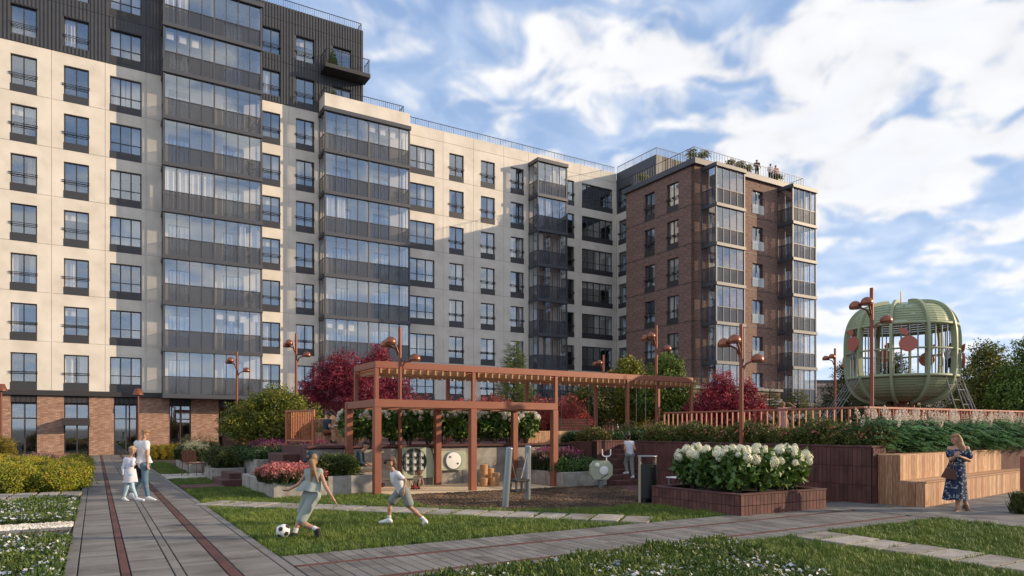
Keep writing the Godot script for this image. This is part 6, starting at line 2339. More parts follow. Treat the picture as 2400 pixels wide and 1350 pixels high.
# J holds: head, neck, chest, hip, shL, shR, elL, elR, wrL, wrR, haL, haR (finger direction points), hiL, hiR, knL, knR, anL, anR, toL, toR
# o: s (body scale), face (Vector3), skin, hair, hair_len, clothes [[name, material, kind, amount]], fine
func human(t: Node3D, J: Dictionary, o: Dictionary) -> void:
	var s: float = o.get("s", 1.0)
	var skin: Material = M[o.get("skin", "skin")]
	var cell: float = o.get("cell", 0.016)
	var limb := []
	for e in ["L", "R"]:
		limb.append([J["sh" + e], J["el" + e], 0.045 * s, 0.035 * s])
		limb.append([J["el" + e], J["wr" + e], 0.036 * s, 0.024 * s])
		if J.has("kn" + e):
			var kn: Vector3 = J["kn" + e]
			var an: Vector3 = J["an" + e]
			limb.append([J["hi" + e], kn, 0.074 * s, 0.050 * s])
			limb.append([kn, kn.lerp(an, 0.35), 0.049 * s, 0.052 * s])
			limb.append([kn.lerp(an, 0.35), an, 0.052 * s, 0.033 * s])
			limb.append_array(foot_bones(an, J["to" + e], s * 0.92))
	var shc: Vector3 = (J.shL + J.shR) * 0.5
	var torso := [
		[J.shL, J.shR, 0.052 * s, 0.052 * s], [shc - Vector3(0, 0.05 * s, 0), J.chest, 0.098 * s, 0.105 * s],
		[J.shL.lerp(J.chest, 0.4), J.chest.lerp(J.hiL, 0.55), 0.085 * s, 0.075 * s], [J.shR.lerp(J.chest, 0.4), J.chest.lerp(J.hiR, 0.55), 0.085 * s, 0.075 * s],
		[J.chest, J.hip, 0.105 * s, 0.105 * s], [J.hiL, J.hiR, 0.092 * s, 0.092 * s]]
	var body := MB.new()
	blend_mesh(body, limb + torso + [[shc, J.neck, 0.055 * s, 0.047 * s], [J.neck, J.head, 0.046 * s, 0.046 * s]], cell, 0.025 * s)
	# head: skull, jaw, nose, ears, brow
	var hd: Vector3 = J.head
	var fc: Vector3 = (o.face as Vector3).normalized()
	var up: Vector3 = (hd - J.neck).normalized()
	up = (up - fc * up.dot(fc) * 0.7).normalized()
	var sd := fc.cross(up).normalized()
	var hs: float = o.get("hs", s) * 0.93
	var head := [[hd + up * 0.030 * hs - fc * 0.012 * hs, hd + up * 0.020 * hs + fc * 0.012 * hs, 0.088 * hs, 0.078 * hs],
		[hd + fc * 0.02 * hs, hd - up * 0.075 * hs + fc * 0.052 * hs, 0.070 * hs, 0.034 * hs],
		[hd - up * 0.02 * hs + sd * 0.02 * hs, hd - up * 0.06 * hs + fc * 0.03 * hs, 0.052 * hs, 0.035 * hs],
		[hd - up * 0.02 * hs - sd * 0.02 * hs, hd - up * 0.06 * hs + fc * 0.03 * hs, 0.052 * hs, 0.035 * hs],
		[hd + fc * 0.083 * hs + up * 0.004 * hs, hd + fc * 0.104 * hs - up * 0.026 * hs, 0.009 * hs, 0.014 * hs],
		[hd + fc * 0.080 * hs - up * 0.050 * hs + sd * 0.016 * hs, hd + fc * 0.080 * hs - up * 0.050 * hs - sd * 0.016 * hs, 0.011 * hs, 0.011 * hs]]
	for e in [-1, 1]:
		head.append([hd + sd * e * 0.080 * hs + up * 0.012 * hs - fc * 0.008 * hs, hd + sd * e * 0.076 * hs - up * 0.028 * hs, 0.014 * hs, 0.011 * hs])
	blend_mesh(body, head, o.get("fine", 0.008), 0.012 * hs)
	for e in ["L", "R"]:
		if o.get("nohand", "").contains(e): continue
		var dirh: Vector3 = J["ha" + e] - J["wr" + e] if J.has("ha" + e) else J["wr" + e] - J["el" + e]
		blend_mesh(body, hand_bones(J["wr" + e], dirh, o.get("palm", Vector3(0, 0, 1)) * (1.0 if e == "L" else -1.0), s, o.get("curl", 0.6)), 0.0062, 0.006 * s)
	put(body.done(), skin, "body", t)
	# eyes and lips
	if o.get("eyes", true):
		var ey := MB.new()
		for e in [-1, 1]:
			ey.lathe([Vector2(0, -0.009), Vector2(0.009, -0.004), Vector2(0.011, 0), Vector2(0.009, 0.004), Vector2(0, 0.009)], 8, Transform3D(Basis.IDENTITY, hd + fc * 0.083 * hs + sd * e * 0.032 * hs + up * 0.010 * hs))
		put(ey.done(), M.hair_dark, "eyes", t)
		var lp := MB.new()
		lp.tube([hd + fc * 0.089 * hs - up * 0.051 * hs - sd * 0.02 * hs, hd + fc * 0.094 * hs - up * 0.050 * hs, hd + fc * 0.089 * hs - up * 0.051 * hs + sd * 0.02 * hs], [0.003, 0.005, 0.003], 6)
		put(lp.done(), M.lip, "lips", t)
	# hair
	if o.has("hair"):
		var hb := [[hd + up * 0.052 * hs - fc * 0.030 * hs, hd + up * 0.044 * hs + fc * 0.020 * hs, 0.084 * hs, 0.070 * hs], [hd + up * 0.02 * hs - fc * 0.045 * hs, hd - up * 0.045 * hs - fc * 0.050 * hs, 0.076 * hs, 0.052 * hs],
			[hd + up * 0.075 * hs + fc * 0.055 * hs + sd * 0.03 * hs, hd + up * 0.06 * hs - fc * 0.02 * hs + sd * 0.06 * hs, 0.030 * hs, 0.045 * hs], [hd + up * 0.075 * hs + fc * 0.055 * hs - sd * 0.03 * hs, hd + up * 0.06 * hs - fc * 0.02 * hs - sd * 0.06 * hs, 0.030 * hs, 0.045 * hs]]
		for st in o.get("strands", []): hb.append([hd + st[0] * hs, hd + st[1] * hs, st[2] * hs, st[3] * hs])
		var hm := MB.new()
		blend_mesh(hm, hb, o.get("fine", 0.008), 0.016 * hs)
		put(hm.done(), M[o.hair], "hair", t)
	for c in o.get("clothes", []):
		var mb := MB.new()
		var g: float = 0.016 * s
		var bones := []
		match c[2]:
			"top":   # amount: sleeve fraction of the upper arm (0 none, up to 2 = wrist); c[4] hem drop
				for q in torso: bones.append([q[0], q[1], q[2] + g, q[3] + g])
				for e in ["L", "R"]:
					if c[3] > 0.0:
						var f: float = minf(c[3], 1.0)
						bones.append([J["sh" + e], (J["sh" + e] as Vector3).lerp(J["el" + e], f), 0.062 * s, lerpf(0.060, 0.050, f) * s])
					if c[3] > 1.0: bones.append([J["el" + e], (J["el" + e] as Vector3).lerp(J["wr" + e], c[3] - 1.0), 0.048 * s, 0.040 * s])
				if c.size() > 4: bones.append([J.hip, J.hip + Vector3(0, -c[4], 0), 0.125 * s, 0.135 * s])
			"legs":  # amount: fraction down the whole leg 0..2
				bones.append([J.hiL, J.hiR, 0.098 * s + g, 0.098 * s + g])
				bones.append([J.hip, J.hip + Vector3(0, 0.06 * s, 0), 0.108 * s, 0.106 * s])
				var wide: float = c[4] if c.size() > 4 else 0.0
				for e in ["L", "R"]:
					var f: float = minf(c[3], 1.0)
					var kn: Vector3 = J["kn" + e]
					bones.append([J["hi" + e], (J["hi" + e] as Vector3).lerp(kn, f), 0.088 * s + wide * 0.5, lerpf(0.09, 0.064, f) * s + wide])
					if c[3] > 1.0: bones.append([kn, kn.lerp(J["an" + e], c[3] - 1.0), 0.064 * s + wide, lerpf(0.06, 0.046, c[3] - 1.0) * s + wide])
			"shoes":
				for e in ["L", "R"]: bones.append_array(foot_bones(J["an" + e] + Vector3(0, -0.01, 0), J["to" + e], s, 0.008))
			"socks":
				for e in ["L", "R"]: bones.append([J["an" + e], (J["an" + e] as Vector3).lerp(J["kn" + e], c[3]), 0.041 * s, 0.046 * s])
			"custom":
				bones = c[3]
		blend_mesh(mb, bones, c[5] if c.size() > 5 else cell, 0.03 * s if c[2] != "shoes" else 0.012)
		put(mb.done(), c[1], c[0], t)

# a gathered skirt between two rings
func skirt_mesh(top: Vector3, bot: Vector3, r0: Vector2, r1: Vector2, folds: int, depth: float, lean := Vector3.ZERO) -> ArrayMesh:
	var b := MB.new()
	var n := folds * 6
	var rows := 10
	var ring := []
	for j in rows + 1:
		var t := float(j) / rows
		var c := top.lerp(bot, t) + lean * t * (1.0 - t)
		var rx := lerpf(r0.x, r1.x, pow(t, 0.8))
		var rz := lerpf(r0.y, r1.y, pow(t, 0.8))
		var line := []
		for k in n:
			var a := TAU * k / n
			var w := 1.0 + depth * t * sin(a * folds + 1.3 * sin(t * 3.0)) + depth * 0.5 * t * sin(a * folds * 0.5 + 2.0)
			line.append(c + Vector3(cos(a) * rx * w, 0.012 * t * sin(a * folds * 0.5), sin(a) * rz * w))
		ring.append(line)
	for j in rows:
		for k in n:
			var k2 := (k + 1) % n
			b.quad(ring[j][k], ring[j][k2], ring[j + 1][k2], ring[j + 1][k])
	return smooth(b)

func smooth(b: MB) -> ArrayMesh:
	# average the normals of coincident corners
	var acc := {}
	for i in b.v.size():
		var k := Vector3i((b.v[i] * 2000.0).round())
		acc[k] = acc.get(k, Vector3.ZERO) + b.n[i]
	for i in b.v.size(): b.n[i] = (acc[Vector3i((b.v[i] * 2000.0).round())] as Vector3).normalized()
	return b.done()

func person(label: String, at: Vector3, category := "person") -> Node3D:
	return thing("person", label, category, at, deg_to_rad(-YAW))

func make_people(house: Vector3) -> void:
	var z5 := Vector2(640, 1040)
	# girl kicking the ball, seen from behind
	var t := person("running girl in grey sleeveless top, culottes and dark cap about to kick a ball", on_ground(690, 1263))
	var J := pose(Vector2(690, 1263), 155.8, z5, 5.4, {
		"head": [492, 205, 0.0], "neck": [508, 300, 0.0], "chest": [515, 460, 0.0], "hip": [490, 600, 0.0], "shL": [432, 352, -0.02], "shR": [596, 352, 0.02], "elL": [310, 512, -0.10], "wrL": [165, 592, -0.12], "haL": [75, 605, -0.12],
		"elR": [690, 540, 0.10], "wrR": [795, 690, 0.14], "haR": [842, 775, 0.14], "hiL": [438, 655, -0.03], "hiR": [535, 655, 0.03], "knL": [338, 890, -0.10], "anL": [262, 1140, -0.04], "toL": [196, 1192, -0.08],
		"knR": [372, 985, 0.12], "anR": [598, 1068, 0.14], "toR": [622, 1195, 0.16]})
	human(t, J, {"s": 0.80, "hs": 0.98, "face": Vector3(-0.75, -0.12, -0.55), "hair": "hair_blond", "palm": Vector3(0, 0.4, 1),
		"strands": [[Vector3(0.02, -0.02, 0.08), Vector3(0.06, -0.16, 0.10), 0.05, 0.04], [Vector3(0.06, -0.16, 0.10), Vector3(0.13, -0.36, 0.11), 0.036, 0.016], [Vector3(0.03, -0.14, 0.10), Vector3(0.02, -0.38, 0.12), 0.028, 0.012]],
		"clothes": [["top", M.sage_cloth, "top", 0.0], ["culottes", M.sage_cloth, "legs", 0.88, 0.026], ["shoes", M.black_cloth, "shoes", 0.0], ["socks", M.lilac_cloth, "socks", 0.22]]})
	put(skirt_mesh(J.chest + Vector3(-0.01, 0.0, 0), J.hip + Vector3(-0.01, 0.01, 0), Vector2(0.125, 0.10), Vector2(0.215, 0.17), 9, 0.09), M.sage_cloth, "peplum", t)
	var cap := MB.new()
	var hd: Vector3 = J.head
	blend_mesh(cap, [[hd + Vector3(0.0, 0.045, 0.0), hd + Vector3(0.01, 0.03, 0.0), 0.097, 0.095], [hd + Vector3(-0.05, 0.015, -0.05), hd + Vector3(-0.15, -0.03, -0.11), 0.055, 0.012], [hd + Vector3(-0.08, 0.0, -0.02), hd + Vector3(-0.16, -0.03, -0.09), 0.03, 0.012]], 0.009, 0.02)
	put(cap.done(), M.navy_cloth, "cap", t)
	football(on_ground(664, 1262))
	# boy running after the ball
	t = person("running boy in white T-shirt, grey shorts and sunglasses on the lawn", on_ground(900, 1232))
	J = pose(Vector2(900, 1232), 135.0, z5, 5.4, {
		"head": [1482, 255, 0.0], "neck": [1510, 345, 0.0], "chest": [1560, 470, 0.0], "hip": [1632, 590, 0.0], "shL": [1500, 385, -0.13], "shR": [1590, 390, 0.13], "elL": [1515, 470, -0.17], "wrL": [1440, 475, -0.17], "haL": [1385, 472, -0.17],
		"elR": [1690, 465, 0.18], "wrR": [1672, 580, 0.20], "haR": [1655, 640, 0.20], "hiL": [1600, 610, -0.08], "hiR": [1672, 610, 0.08], "knL": [1468, 770, -0.10], "anL": [1455, 965, -0.10], "toL": [1340, 1010, -0.12],
		"knR": [1742, 800, 0.09], "anR": [1920, 960, 0.08], "toR": [1892, 1055, 0.06]})
	human(t, J, {"s": 0.76, "hs": 0.98, "face": Vector3(-0.92, -0.22, 0.22), "hair": "hair_brown", "eyes": false, "palm": Vector3(0.6, 0, 0.8),
		"strands": [[Vector3(-0.02, 0.085, 0.0), Vector3(-0.085, 0.065, 0.03), 0.045, 0.025], [Vector3(0.06, 0.07, 0.02), Vector3(0.085, 0.0, 0.01), 0.05, 0.04]],
		"clothes": [["t_shirt", M.white_cloth, "top", 0.62], ["shorts", M.grey_cloth, "legs", 0.74, 0.03], ["shoes", M.shoe_white, "shoes", 0.0], ["socks", M.white_cloth, "socks", 0.2]]})
	var gl := MB.new()
	hd = J.head
	blend_mesh(gl, [[hd + Vector3(-0.083, 0.012, 0.055), hd + Vector3(-0.088, 0.002, 0.030), 0.024, 0.022], [hd + Vector3(-0.085, 0.012, -0.01), hd + Vector3(-0.085, 0.002, -0.02), 0.022, 0.022], [hd + Vector3(-0.07, 0.018, 0.07), hd + Vector3(0.0, 0.018, 0.082), 0.006, 0.006]], 0.006, 0.005)
	put(gl.done(), M.lens_dark, "sunglasses", t)
	# mother and child on the path
	var zq := Vector2(240, 960)
	t = person("woman in white T-shirt and blue jeans walking hand in hand with a child", on_ground(345, 1173))
	J = pose(Vector2(345, 1173), 101.2, zq, 5.626, {
		"head": [562, 320, 0.0], "neck": [545, 392, 0.0], "chest": [540, 520, 0.0], "hip": [548, 705, 0.0], "shL": [448, 445, -0.03], "shR": [598, 445, 0.05], "elL": [430, 580, -0.02], "wrL": [462, 700, 0.02], "haL": [490, 745, 0.04],
		"elR": [622, 600, 0.10], "wrR": [634, 715, 0.12], "haR": [640, 780, 0.12], "hiL": [512, 730, -0.06], "hiR": [580, 730, 0.06], "knL": [505, 930, -0.06], "anL": [378, 1105, -0.06], "toL": [425, 1172, -0.04],
		"knR": [585, 930, 0.07], "anR": [618, 1150, 0.06], "toR": [722, 1190, 0.10]})
	human(t, J, {"s": 0.98, "hs": 0.98, "face": Vector3(0.30, -0.22, 0.92), "hair": "hair_blond", "strands": [[Vector3(-0.05, 0.03, -0.06), Vector3(-0.06, -0.06, -0.07), 0.05, 0.03]],
		"clothes": [["t_shirt", M.white_cloth, "top", 0.42, 0.02], ["jeans", M.jeans, "legs", 1.92, 0.0], ["shoes", M.shoe_white, "shoes", 0.0]]})
	put(skirt_mesh(J.chest.lerp(J.hip, 0.45), J.hip + Vector3(0.0, 0.0, 0), Vector2(0.125, 0.12), Vector2(0.185, 0.16), 7, 0.06), M.white_cloth, "shirt_hem", t)
	var bag := thing("shoulder_bag", "black shoulder bag hanging at the side of the woman in white", "bag", on_ground(345, 1173), deg_to_rad(-YAW))
	var bg := MB.new()
	blend_mesh(bg, [[J.hip + Vector3(-0.20, -0.05, 0.06), J.hip + Vector3(-0.18, -0.30, 0.06), 0.05, 0.065], [J.hip + Vector3(-0.13, -0.05, 0.05), J.hip + Vector3(-0.12, -0.30, 0.05), 0.05, 0.065]], 0.014, 0.04)
	put(bg.done(), M.black_cloth, "pouch", bag)
	bg = MB.new()
	bg.tube([J.hip + Vector3(-0.16, 0.0, 0.06), J.shL + Vector3(0.02, -0.12, 0.11), J.shL + Vector3(0.05, 0.05, 0.06), J.shL + Vector3(0.05, 0.04, -0.07)], [0.014, 0.014, 0.014, 0.014], 6)
	put(bg.done(), M.black_cloth, "strap", bag)
	t = person("blond child in pale shirt dress and light jeans holding the woman's hand", on_ground(300, 1176))
	J = pose(Vector2(300, 1176), 99.6, zq, 5.626, {
		"head": [392, 568, 0.0], "neck": [372, 640, 0.0], "chest": [358, 720, 0.0], "hip": [362, 840, 0.0], "shL": [308, 672, 0.0], "shR": [408, 675, 0.0], "elL": [298, 790, 0.08], "wrL": [312, 890, 0.10], "haL": [318, 960, 0.10],
		"elR": [425, 745, 0.08], "wrR": [455, 735, 0.06], "haR": [490, 740, 0.04], "hiL": [338, 870, -0.04], "hiR": [388, 870, 0.04], "knL": [306, 1040, -0.05], "anL": [272, 1165, -0.05], "toL": [335, 1210, -0.02],
		"knR": [412, 1030, 0.05], "anR": [470, 1165, 0.06], "toR": [560, 1190, 0.08]})
	human(t, J, {"s": 0.66, "hs": 0.90, "face": Vector3(0.66, -0.25, 0.68), "hair": "hair_light", "strands": [[Vector3(-0.05, 0.0, -0.05), Vector3(-0.05, -0.08, -0.05), 0.06, 0.04]],
		"clothes": [["shirt", M.lilac_cloth, "top", 1.75], ["jeans", M.pale_jeans, "legs", 1.85], ["shoes", M.shoe_white, "shoes", 0.0]]})
	put(skirt_mesh(J.hip + Vector3(0, 0.08, 0), J.hip + Vector3(0.01, -0.22, 0), Vector2(0.12, 0.10), Vector2(0.165, 0.13), 6, 0.05), M.lilac_cloth, "shirt_skirt", t)
	# woman in the flowered dress by the timber bench
	var zw := Vector2(2180, 1000)
	var wa := on_ground(2245, 1200)
	t = person("woman with long fair hair in a blue flowered dress standing by the timber bench", wa)
	J = pose(Vector2(2245, 1200), 117.5, zw, 6.133, {
		"head": [362, 182, 0.0], "neck": [388, 262, 0.0], "chest": [395, 400, 0.0], "hip": [385, 600, 0.0], "shL": [305, 318, -0.05], "shR": [500, 312, 0.05], "elL": [262, 475, 0.08], "wrL": [262, 425, 0.20], "haL": [262, 402, 0.24],
		"elR": [520, 480, 0.08], "wrR": [345, 432, 0.22], "haR": [255, 402, 0.26], "hiL": [345, 640, 0.0], "hiR": [430, 640, 0.0], "knL": [372, 950, 0.06], "anL": [372, 1175, 0.06], "toL": [296, 1228, 0.12],
		"knR": [470, 920, -0.05], "anR": [545, 1130, -0.06], "toR": [552, 1215, 0.02]})
	var dress := mat("flower_dress", 1, 1, 1, 0.85)
	dress.albedo_texture = dress_print()
	dress.uv1_triplanar = true
	dress.uv1_scale = Vector3.ONE * 2.2
	human(t, J, {"s": 0.98, "hs": 1.0, "face": Vector3(-0.95, -0.08, 0.25), "hair": "hair_blond",
		"strands": [[Vector3(0.05, 0.0, 0.03), Vector3(0.10, -0.18, 0.07), 0.07, 0.06], [Vector3(0.10, -0.18, 0.08), Vector3(0.14, -0.46, 0.11), 0.06, 0.025], [Vector3(0.05, -0.1, 0.08), Vector3(0.09, -0.44, 0.13), 0.045, 0.02]],
		"clothes": [["bodice", dress, "custom", [[J.shL + Vector3(0.02, -0.09, 0.02), J.shR + Vector3(-0.02, -0.09, 0), 0.095, 0.095], [J.chest, J.hip + Vector3(0, 0.05, 0), 0.128, 0.125], [J.shL + Vector3(0, -0.06, 0), J.shL.lerp(J.elL, 0.55), 0.062, 0.075], [J.shR + Vector3(0, -0.06, 0), J.shR.lerp(J.elR, 0.62), 0.066, 0.085], [J.chest + Vector3(-0.05, 0.02, 0.06), J.chest + Vector3(0.05, 0.02, 0.06), 0.08, 0.08]]],
			["boots", M.tan_boot, "shoes", 0.0]]})
	put(skirt_mesh(J.hip + Vector3(0, 0.10, 0), Vector3((358.0 / 6.133 + 2180 - 2245) / 117.5, (1200 - 1000 - 1048.0 / 6.133) / 117.5, 0.0), Vector2(0.15, 0.13), Vector2(0.225, 0.19), 8, 0.08), dress, "skirt", t)
	var hb := thing("handbag", "brown leather handbag hanging from the arm of the woman in the flowered dress", "bag", wa, deg_to_rad(-YAW))
	var bp := func(x: float, y: float, z: float) -> Vector3: return Vector3((2180 + x / 6.133 - 2245) / 117.5, (1200 - 1000 - y / 6.133) / 117.5, z)
	var q := MB.new()
	q.prism(PackedVector2Array([Vector2(bp.call(108, 720, 0).x, bp.call(108, 720, 0).y), Vector2(bp.call(250, 755, 0).x, bp.call(250, 755, 0).y), Vector2(bp.call(282, 745, 0).x, bp.call(282, 745, 0).y), Vector2(bp.call(270, 620, 0).x, bp.call(270, 620, 0).y), Vector2(bp.call(235, 600, 0).x, bp.call(235, 600, 0).y), Vector2(bp.call(180, 590, 0).x, bp.call(180, 590, 0).y)]), 0.13, Transform3D(Basis.IDENTITY, Vector3(0, 0, 0.16)))
	put(q.done(), M.brown_leather, "body", hb)
	for zz in [0.11, 0.21]:
		q = MB.new()
		q.tube([bp.call(185, 595, zz), bp.call(225, 500, zz), bp.call(262, 462, 0.12), bp.call(250, 520, zz), bp.call(228, 600, zz)], [0.008, 0.008, 0.008, 0.008, 0.008], 6)
		put(q.done(), M.brown_leather, "handle", hb)
	# child on the stairs, seen from behind
	var zs := Vector2(1240, 940)
	t = person("child in grey tank top and sweatpants climbing the red stairs", at_px(1480, 1124.0, 20.75))
	J = pose(Vector2(1480, 1124), 78.2, zs, 6.1375, {
		"head": [1422, 515, 0.0], "neck": [1430, 572, 0.0], "chest": [1438, 660, 0.0], "hip": [1450, 740, 0.0], "shL": [1388, 595, 0.0], "shR": [1490, 598, 0.0], "elL": [1376, 690, 0.03], "wrL": [1392, 770, -0.02], "elR": [1522, 690, 0.03], "wrR": [1500, 740, -0.06],
		"hiL": [1422, 770, 0.0], "hiR": [1478, 770, 0.0], "knL": [1402, 890, -0.12], "anL": [1420, 1015, -0.10], "toL": [1380, 1045, -0.20], "knR": [1480, 905, -0.02], "anR": [1492, 1070, 0.02], "toR": [1470, 1112, -0.10]})
	human(t, J, {"s": 0.82, "hs": 0.95, "face": Vector3(-0.1, 0.05, -1), "hair": "hair_dark", "cell": 0.018, "strands": [[Vector3(0.0, 0.10, 0.03), Vector3(0.0, 0.13, 0.04), 0.06, 0.05]],
		"clothes": [["tank_top", M.lilac_cloth, "top", 0.0], ["sweatpants", M.grey_cloth, "legs", 1.93, 0.012], ["shoes", M.lilac_cloth, "shoes", 0.0]]})
	# man sitting on the planter edge
	t = person("bearded man in dark shirt sitting on the edge of the concrete planter", at_px(845, 1104, 18.6))
	J = pose(Vector2(845, 1104), 87.2, z5, 5.4, {
		"head": [1172, 25, 0.0], "neck": [1145, 85, 0.0], "chest": [1095, 200, 0.0], "hip": [1105, 315, 0.0], "shL": [1095, 110, -0.17], "shR": [1105, 115, 0.15], "elL": [1110, 225, -0.2], "wrL": [1240, 285, -0.1], "elR": [1130, 235, 0.2], "wrR": [1250, 290, 0.08],
		"hiL": [1120, 325, -0.09], "hiR": [1120, 325, 0.09], "knL": [1300, 300, -0.14], "anL": [1330, 500, -0.12], "toL": [1400, 520, -0.12], "knR": [1300, 315, 0.14], "anR": [1330, 510, 0.12], "toR": [1400, 530, 0.12]})
	human(t, J, {"s": 1.0, "hs": 1.0, "face": Vector3(0.92, -0.18, 0.2), "hair": "hair_dark", "cell": 0.018, "strands": [[Vector3(0.05, -0.05, 0.0), Vector3(0.075, -0.085, 0.0), 0.04, 0.03]],
		"clothes": [["shirt", M.teal_shirt, "top", 1.35], ["trousers", M.khaki, "legs", 1.9], ["shoes", M.brown_leather, "shoes", 0.0]]})
	# woman reading
	var zr := Vector2(500, 860)
	t = person("woman in dark top and brown shorts reading a book on the timber seat", at_px(786, 1040, 24.0))
	J = pose(Vector2(786, 1040), 67.6, zr, 5.625, {
		"head": [1528, 638, 0.06], "neck": [1512, 690, 0.02], "chest": [1495, 775, 0.0], "hip": [1478, 850, 0.0], "shL": [1462, 712, -0.06], "shR": [1545, 712, 0.12], "elL": [1470, 800, 0.0], "wrL": [1555, 805, 0.08], "elR": [1548, 790, 0.18], "wrR": [1585, 790, 0.14],
		"hiL": [1490, 860, -0.06], "hiR": [1490, 860, 0.08], "knL": [1580, 845, 0.02], "anL": [1570, 965, 0.06], "toL": [1620, 985, 0.08], "knR": [1590, 850, 0.12], "anR": [1595, 985, 0.10], "toR": [1642, 1008, 0.14]})
	human(t, J, {"s": 0.98, "hs": 1.0, "face": Vector3(0.6, -0.62, 0.5), "hair": "hair_dark", "cell": 0.018, "strands": [[Vector3(-0.02, 0.10, -0.04), Vector3(-0.02, 0.12, -0.05), 0.06, 0.05]],
		"clothes": [["top", M.navy_cloth, "top", 0.35], ["shorts", M.brown_shorts, "legs", 0.6], ["shoes", M.black_cloth, "shoes", 0.0]]})
	var bk := thing("open_book", "open book in the hands of the reading woman", "book", at_px(786, 1040, 24.0), deg_to_rad(-YAW))
	for e in [-1, 1]: put(cached("page", func(): return bev_mesh(Vector3(0.13, 0.018, 0.19), 0.003)), M.white_cloth, "page_block", bk, J.wrR + Vector3(0.10 + e * 0.05, 0.03 + 0.012 * e, 0.0), Basis(Vector3.BACK, 0.5 - e * 0.35))
	# child crouching in the sand
	var zk := Vector2(920, 1030)
	t = person("small child crouching in the sand with a red toy", on_ground(980, 1146))
	J = pose(Vector2(980, 1146), 84.0, zk, 6.0, {
		"head": [378, 478, 0.06], "neck": [366, 520, 0.02], "chest": [352, 585, 0.0], "hip": [335, 655, -0.02], "shL": [312, 535, 0.0], "shR": [405, 530, 0.02], "elL": [298, 600, 0.08], "wrL": [335, 662, 0.16], "elR": [432, 585, 0.08], "wrR": [448, 652, 0.14],
		"hiL": [315, 660, -0.02], "hiR": [355, 660, -0.02], "knL": [285, 628, 0.16], "anL": [278, 680, 0.06], "toL": [300, 690, 0.16], "knR": [388, 560, 0.14], "anR": [375, 675, 0.08], "toR": [385, 690, 0.18]})
	human(t, J, {"s": 0.62, "hs": 0.88, "face": Vector3(-0.1, -0.75, 0.65), "hair": "hair_brown", "cell": 0.014, "clothes": [["t_shirt", M.khaki, "top", 0.5], ["shorts", M.black_cloth, "legs", 0.9], ["shoes", M.black_cloth, "shoes", 0.0]]})
	var toy := thing("toy_car", "small red toy under the hands of the child in the sand", "toy", on_ground(976, 1147), deg_to_rad(-YAW))
	put(bev_mesh(Vector3(0.14, 0.05, 0.07), 0.014), M.toy_red, "body", toy, Vector3(-0.02, 0.055, 0.12))
	put(bev_mesh(Vector3(0.07, 0.04, 0.06), 0.012), M.toy_red, "cabin", toy, Vector3(-0.03, 0.095, 0.12))
	for e in 4:
		q = MB.new()
		q.tube([Vector3(0, 0, -0.008), Vector3(0, 0, 0.008)], [0.02, 0.02], 10)
		put(q.done(), M.rubber, "wheel", toy, Vector3(-0.06 + 0.08 * (e % 2), 0.026, 0.085 + 0.07 * (e / 2)))
	# boy inside the pumpkin house
	t = person("boy in white shirt and dark trousers standing inside the pumpkin playhouse", house + RGT * 0.93 - FWD * 1.35)
	J = {"head": Vector3(0.10, 1.06, 0), "neck": Vector3(0.06, 0.95, 0), "chest": Vector3(0.0, 0.78, 0), "hip": Vector3(0.0, 0.58, 0), "shL": Vector3(0.0, 0.88, -0.1), "shR": Vector3(0.03, 0.88, 0.1), "elL": Vector3(-0.16, 0.75, -0.12), "wrL": Vector3(-0.3, 0.7, -0.08), "elR": Vector3(-0.12, 0.72, 0.14), "wrR": Vector3(-0.28, 0.66, 0.12),
		"hiL": Vector3(0, 0.56, -0.06), "hiR": Vector3(0.02, 0.56, 0.06), "knL": Vector3(-0.02, 0.30, -0.06), "anL": Vector3(-0.05, 0.06, -0.06), "toL": Vector3(-0.16, 0.03, -0.06), "knR": Vector3(0.04, 0.30, 0.06), "anR": Vector3(0.10, 0.06, 0.07), "toR": Vector3(0.0, 0.03, 0.08)}
	human(t, J, {"s": 0.66, "hs": 0.9, "face": Vector3(-0.95, 0.0, -0.2), "skin": "skin_tan", "hair": "hair_dark", "cell": 0.018, "clothes": [["shirt", M.white_cloth, "top", 0.9], ["trousers", M.black_cloth, "legs", 1.93, 0.01], ["shoes", M.black_cloth, "shoes", 0.0]]})
	# woman behind the balustrade shading her eyes
	t = person("red haired woman in pink dress behind the balustrade shading her eyes", at_px(1835, 1032, 29.6))
	J = {"head": Vector3(0, 1.54, 0), "neck": Vector3(0, 1.42, 0), "chest": Vector3(0, 1.2, 0), "hip": Vector3(0, 0.92, 0), "shL": Vector3(-0.17, 1.35, 0), "shR": Vector3(0.17, 1.35, 0), "elL": Vector3(-0.22, 1.08, 0), "wrL": Vector3(-0.2, 0.85, 0.06), "elR": Vector3(0.48, 1.42, 0.08), "wrR": Vector3(0.24, 1.58, 0.12), "haR": Vector3(0.12, 1.62, 0.14),
		"hiL": Vector3(-0.09, 0.9, 0), "hiR": Vector3(0.09, 0.9, 0), "knL": Vector3(-0.09, 0.48, 0.02), "anL": Vector3(-0.09, 0.08, 0), "toL": Vector3(-0.1, 0.03, 0.15), "knR": Vector3(0.09, 0.48, 0.02), "anR": Vector3(0.09, 0.08, 0), "toR": Vector3(0.1, 0.03, 0.15)}
	human(t, J, {"s": 0.98, "hs": 1.05, "face": Vector3(0.85, 0.0, 0.3), "hair": "hair_blond", "cell": 0.02, "strands": [[Vector3(-0.03, 0.02, 0), Vector3(-0.05, -0.2, 0), 0.09, 0.06]], "clothes": [["dress_top", M.pink_cloth, "top", 0.5]]})
	put(skirt_mesh(J.hip + Vector3(0, 0.12, 0), J.hip + Vector3(0, -0.55, 0), Vector2(0.15, 0.13), Vector2(0.3, 0.28), 8, 0.06), M.pink_cloth, "skirt", t)
	# people on the tower roof
	var k := 0
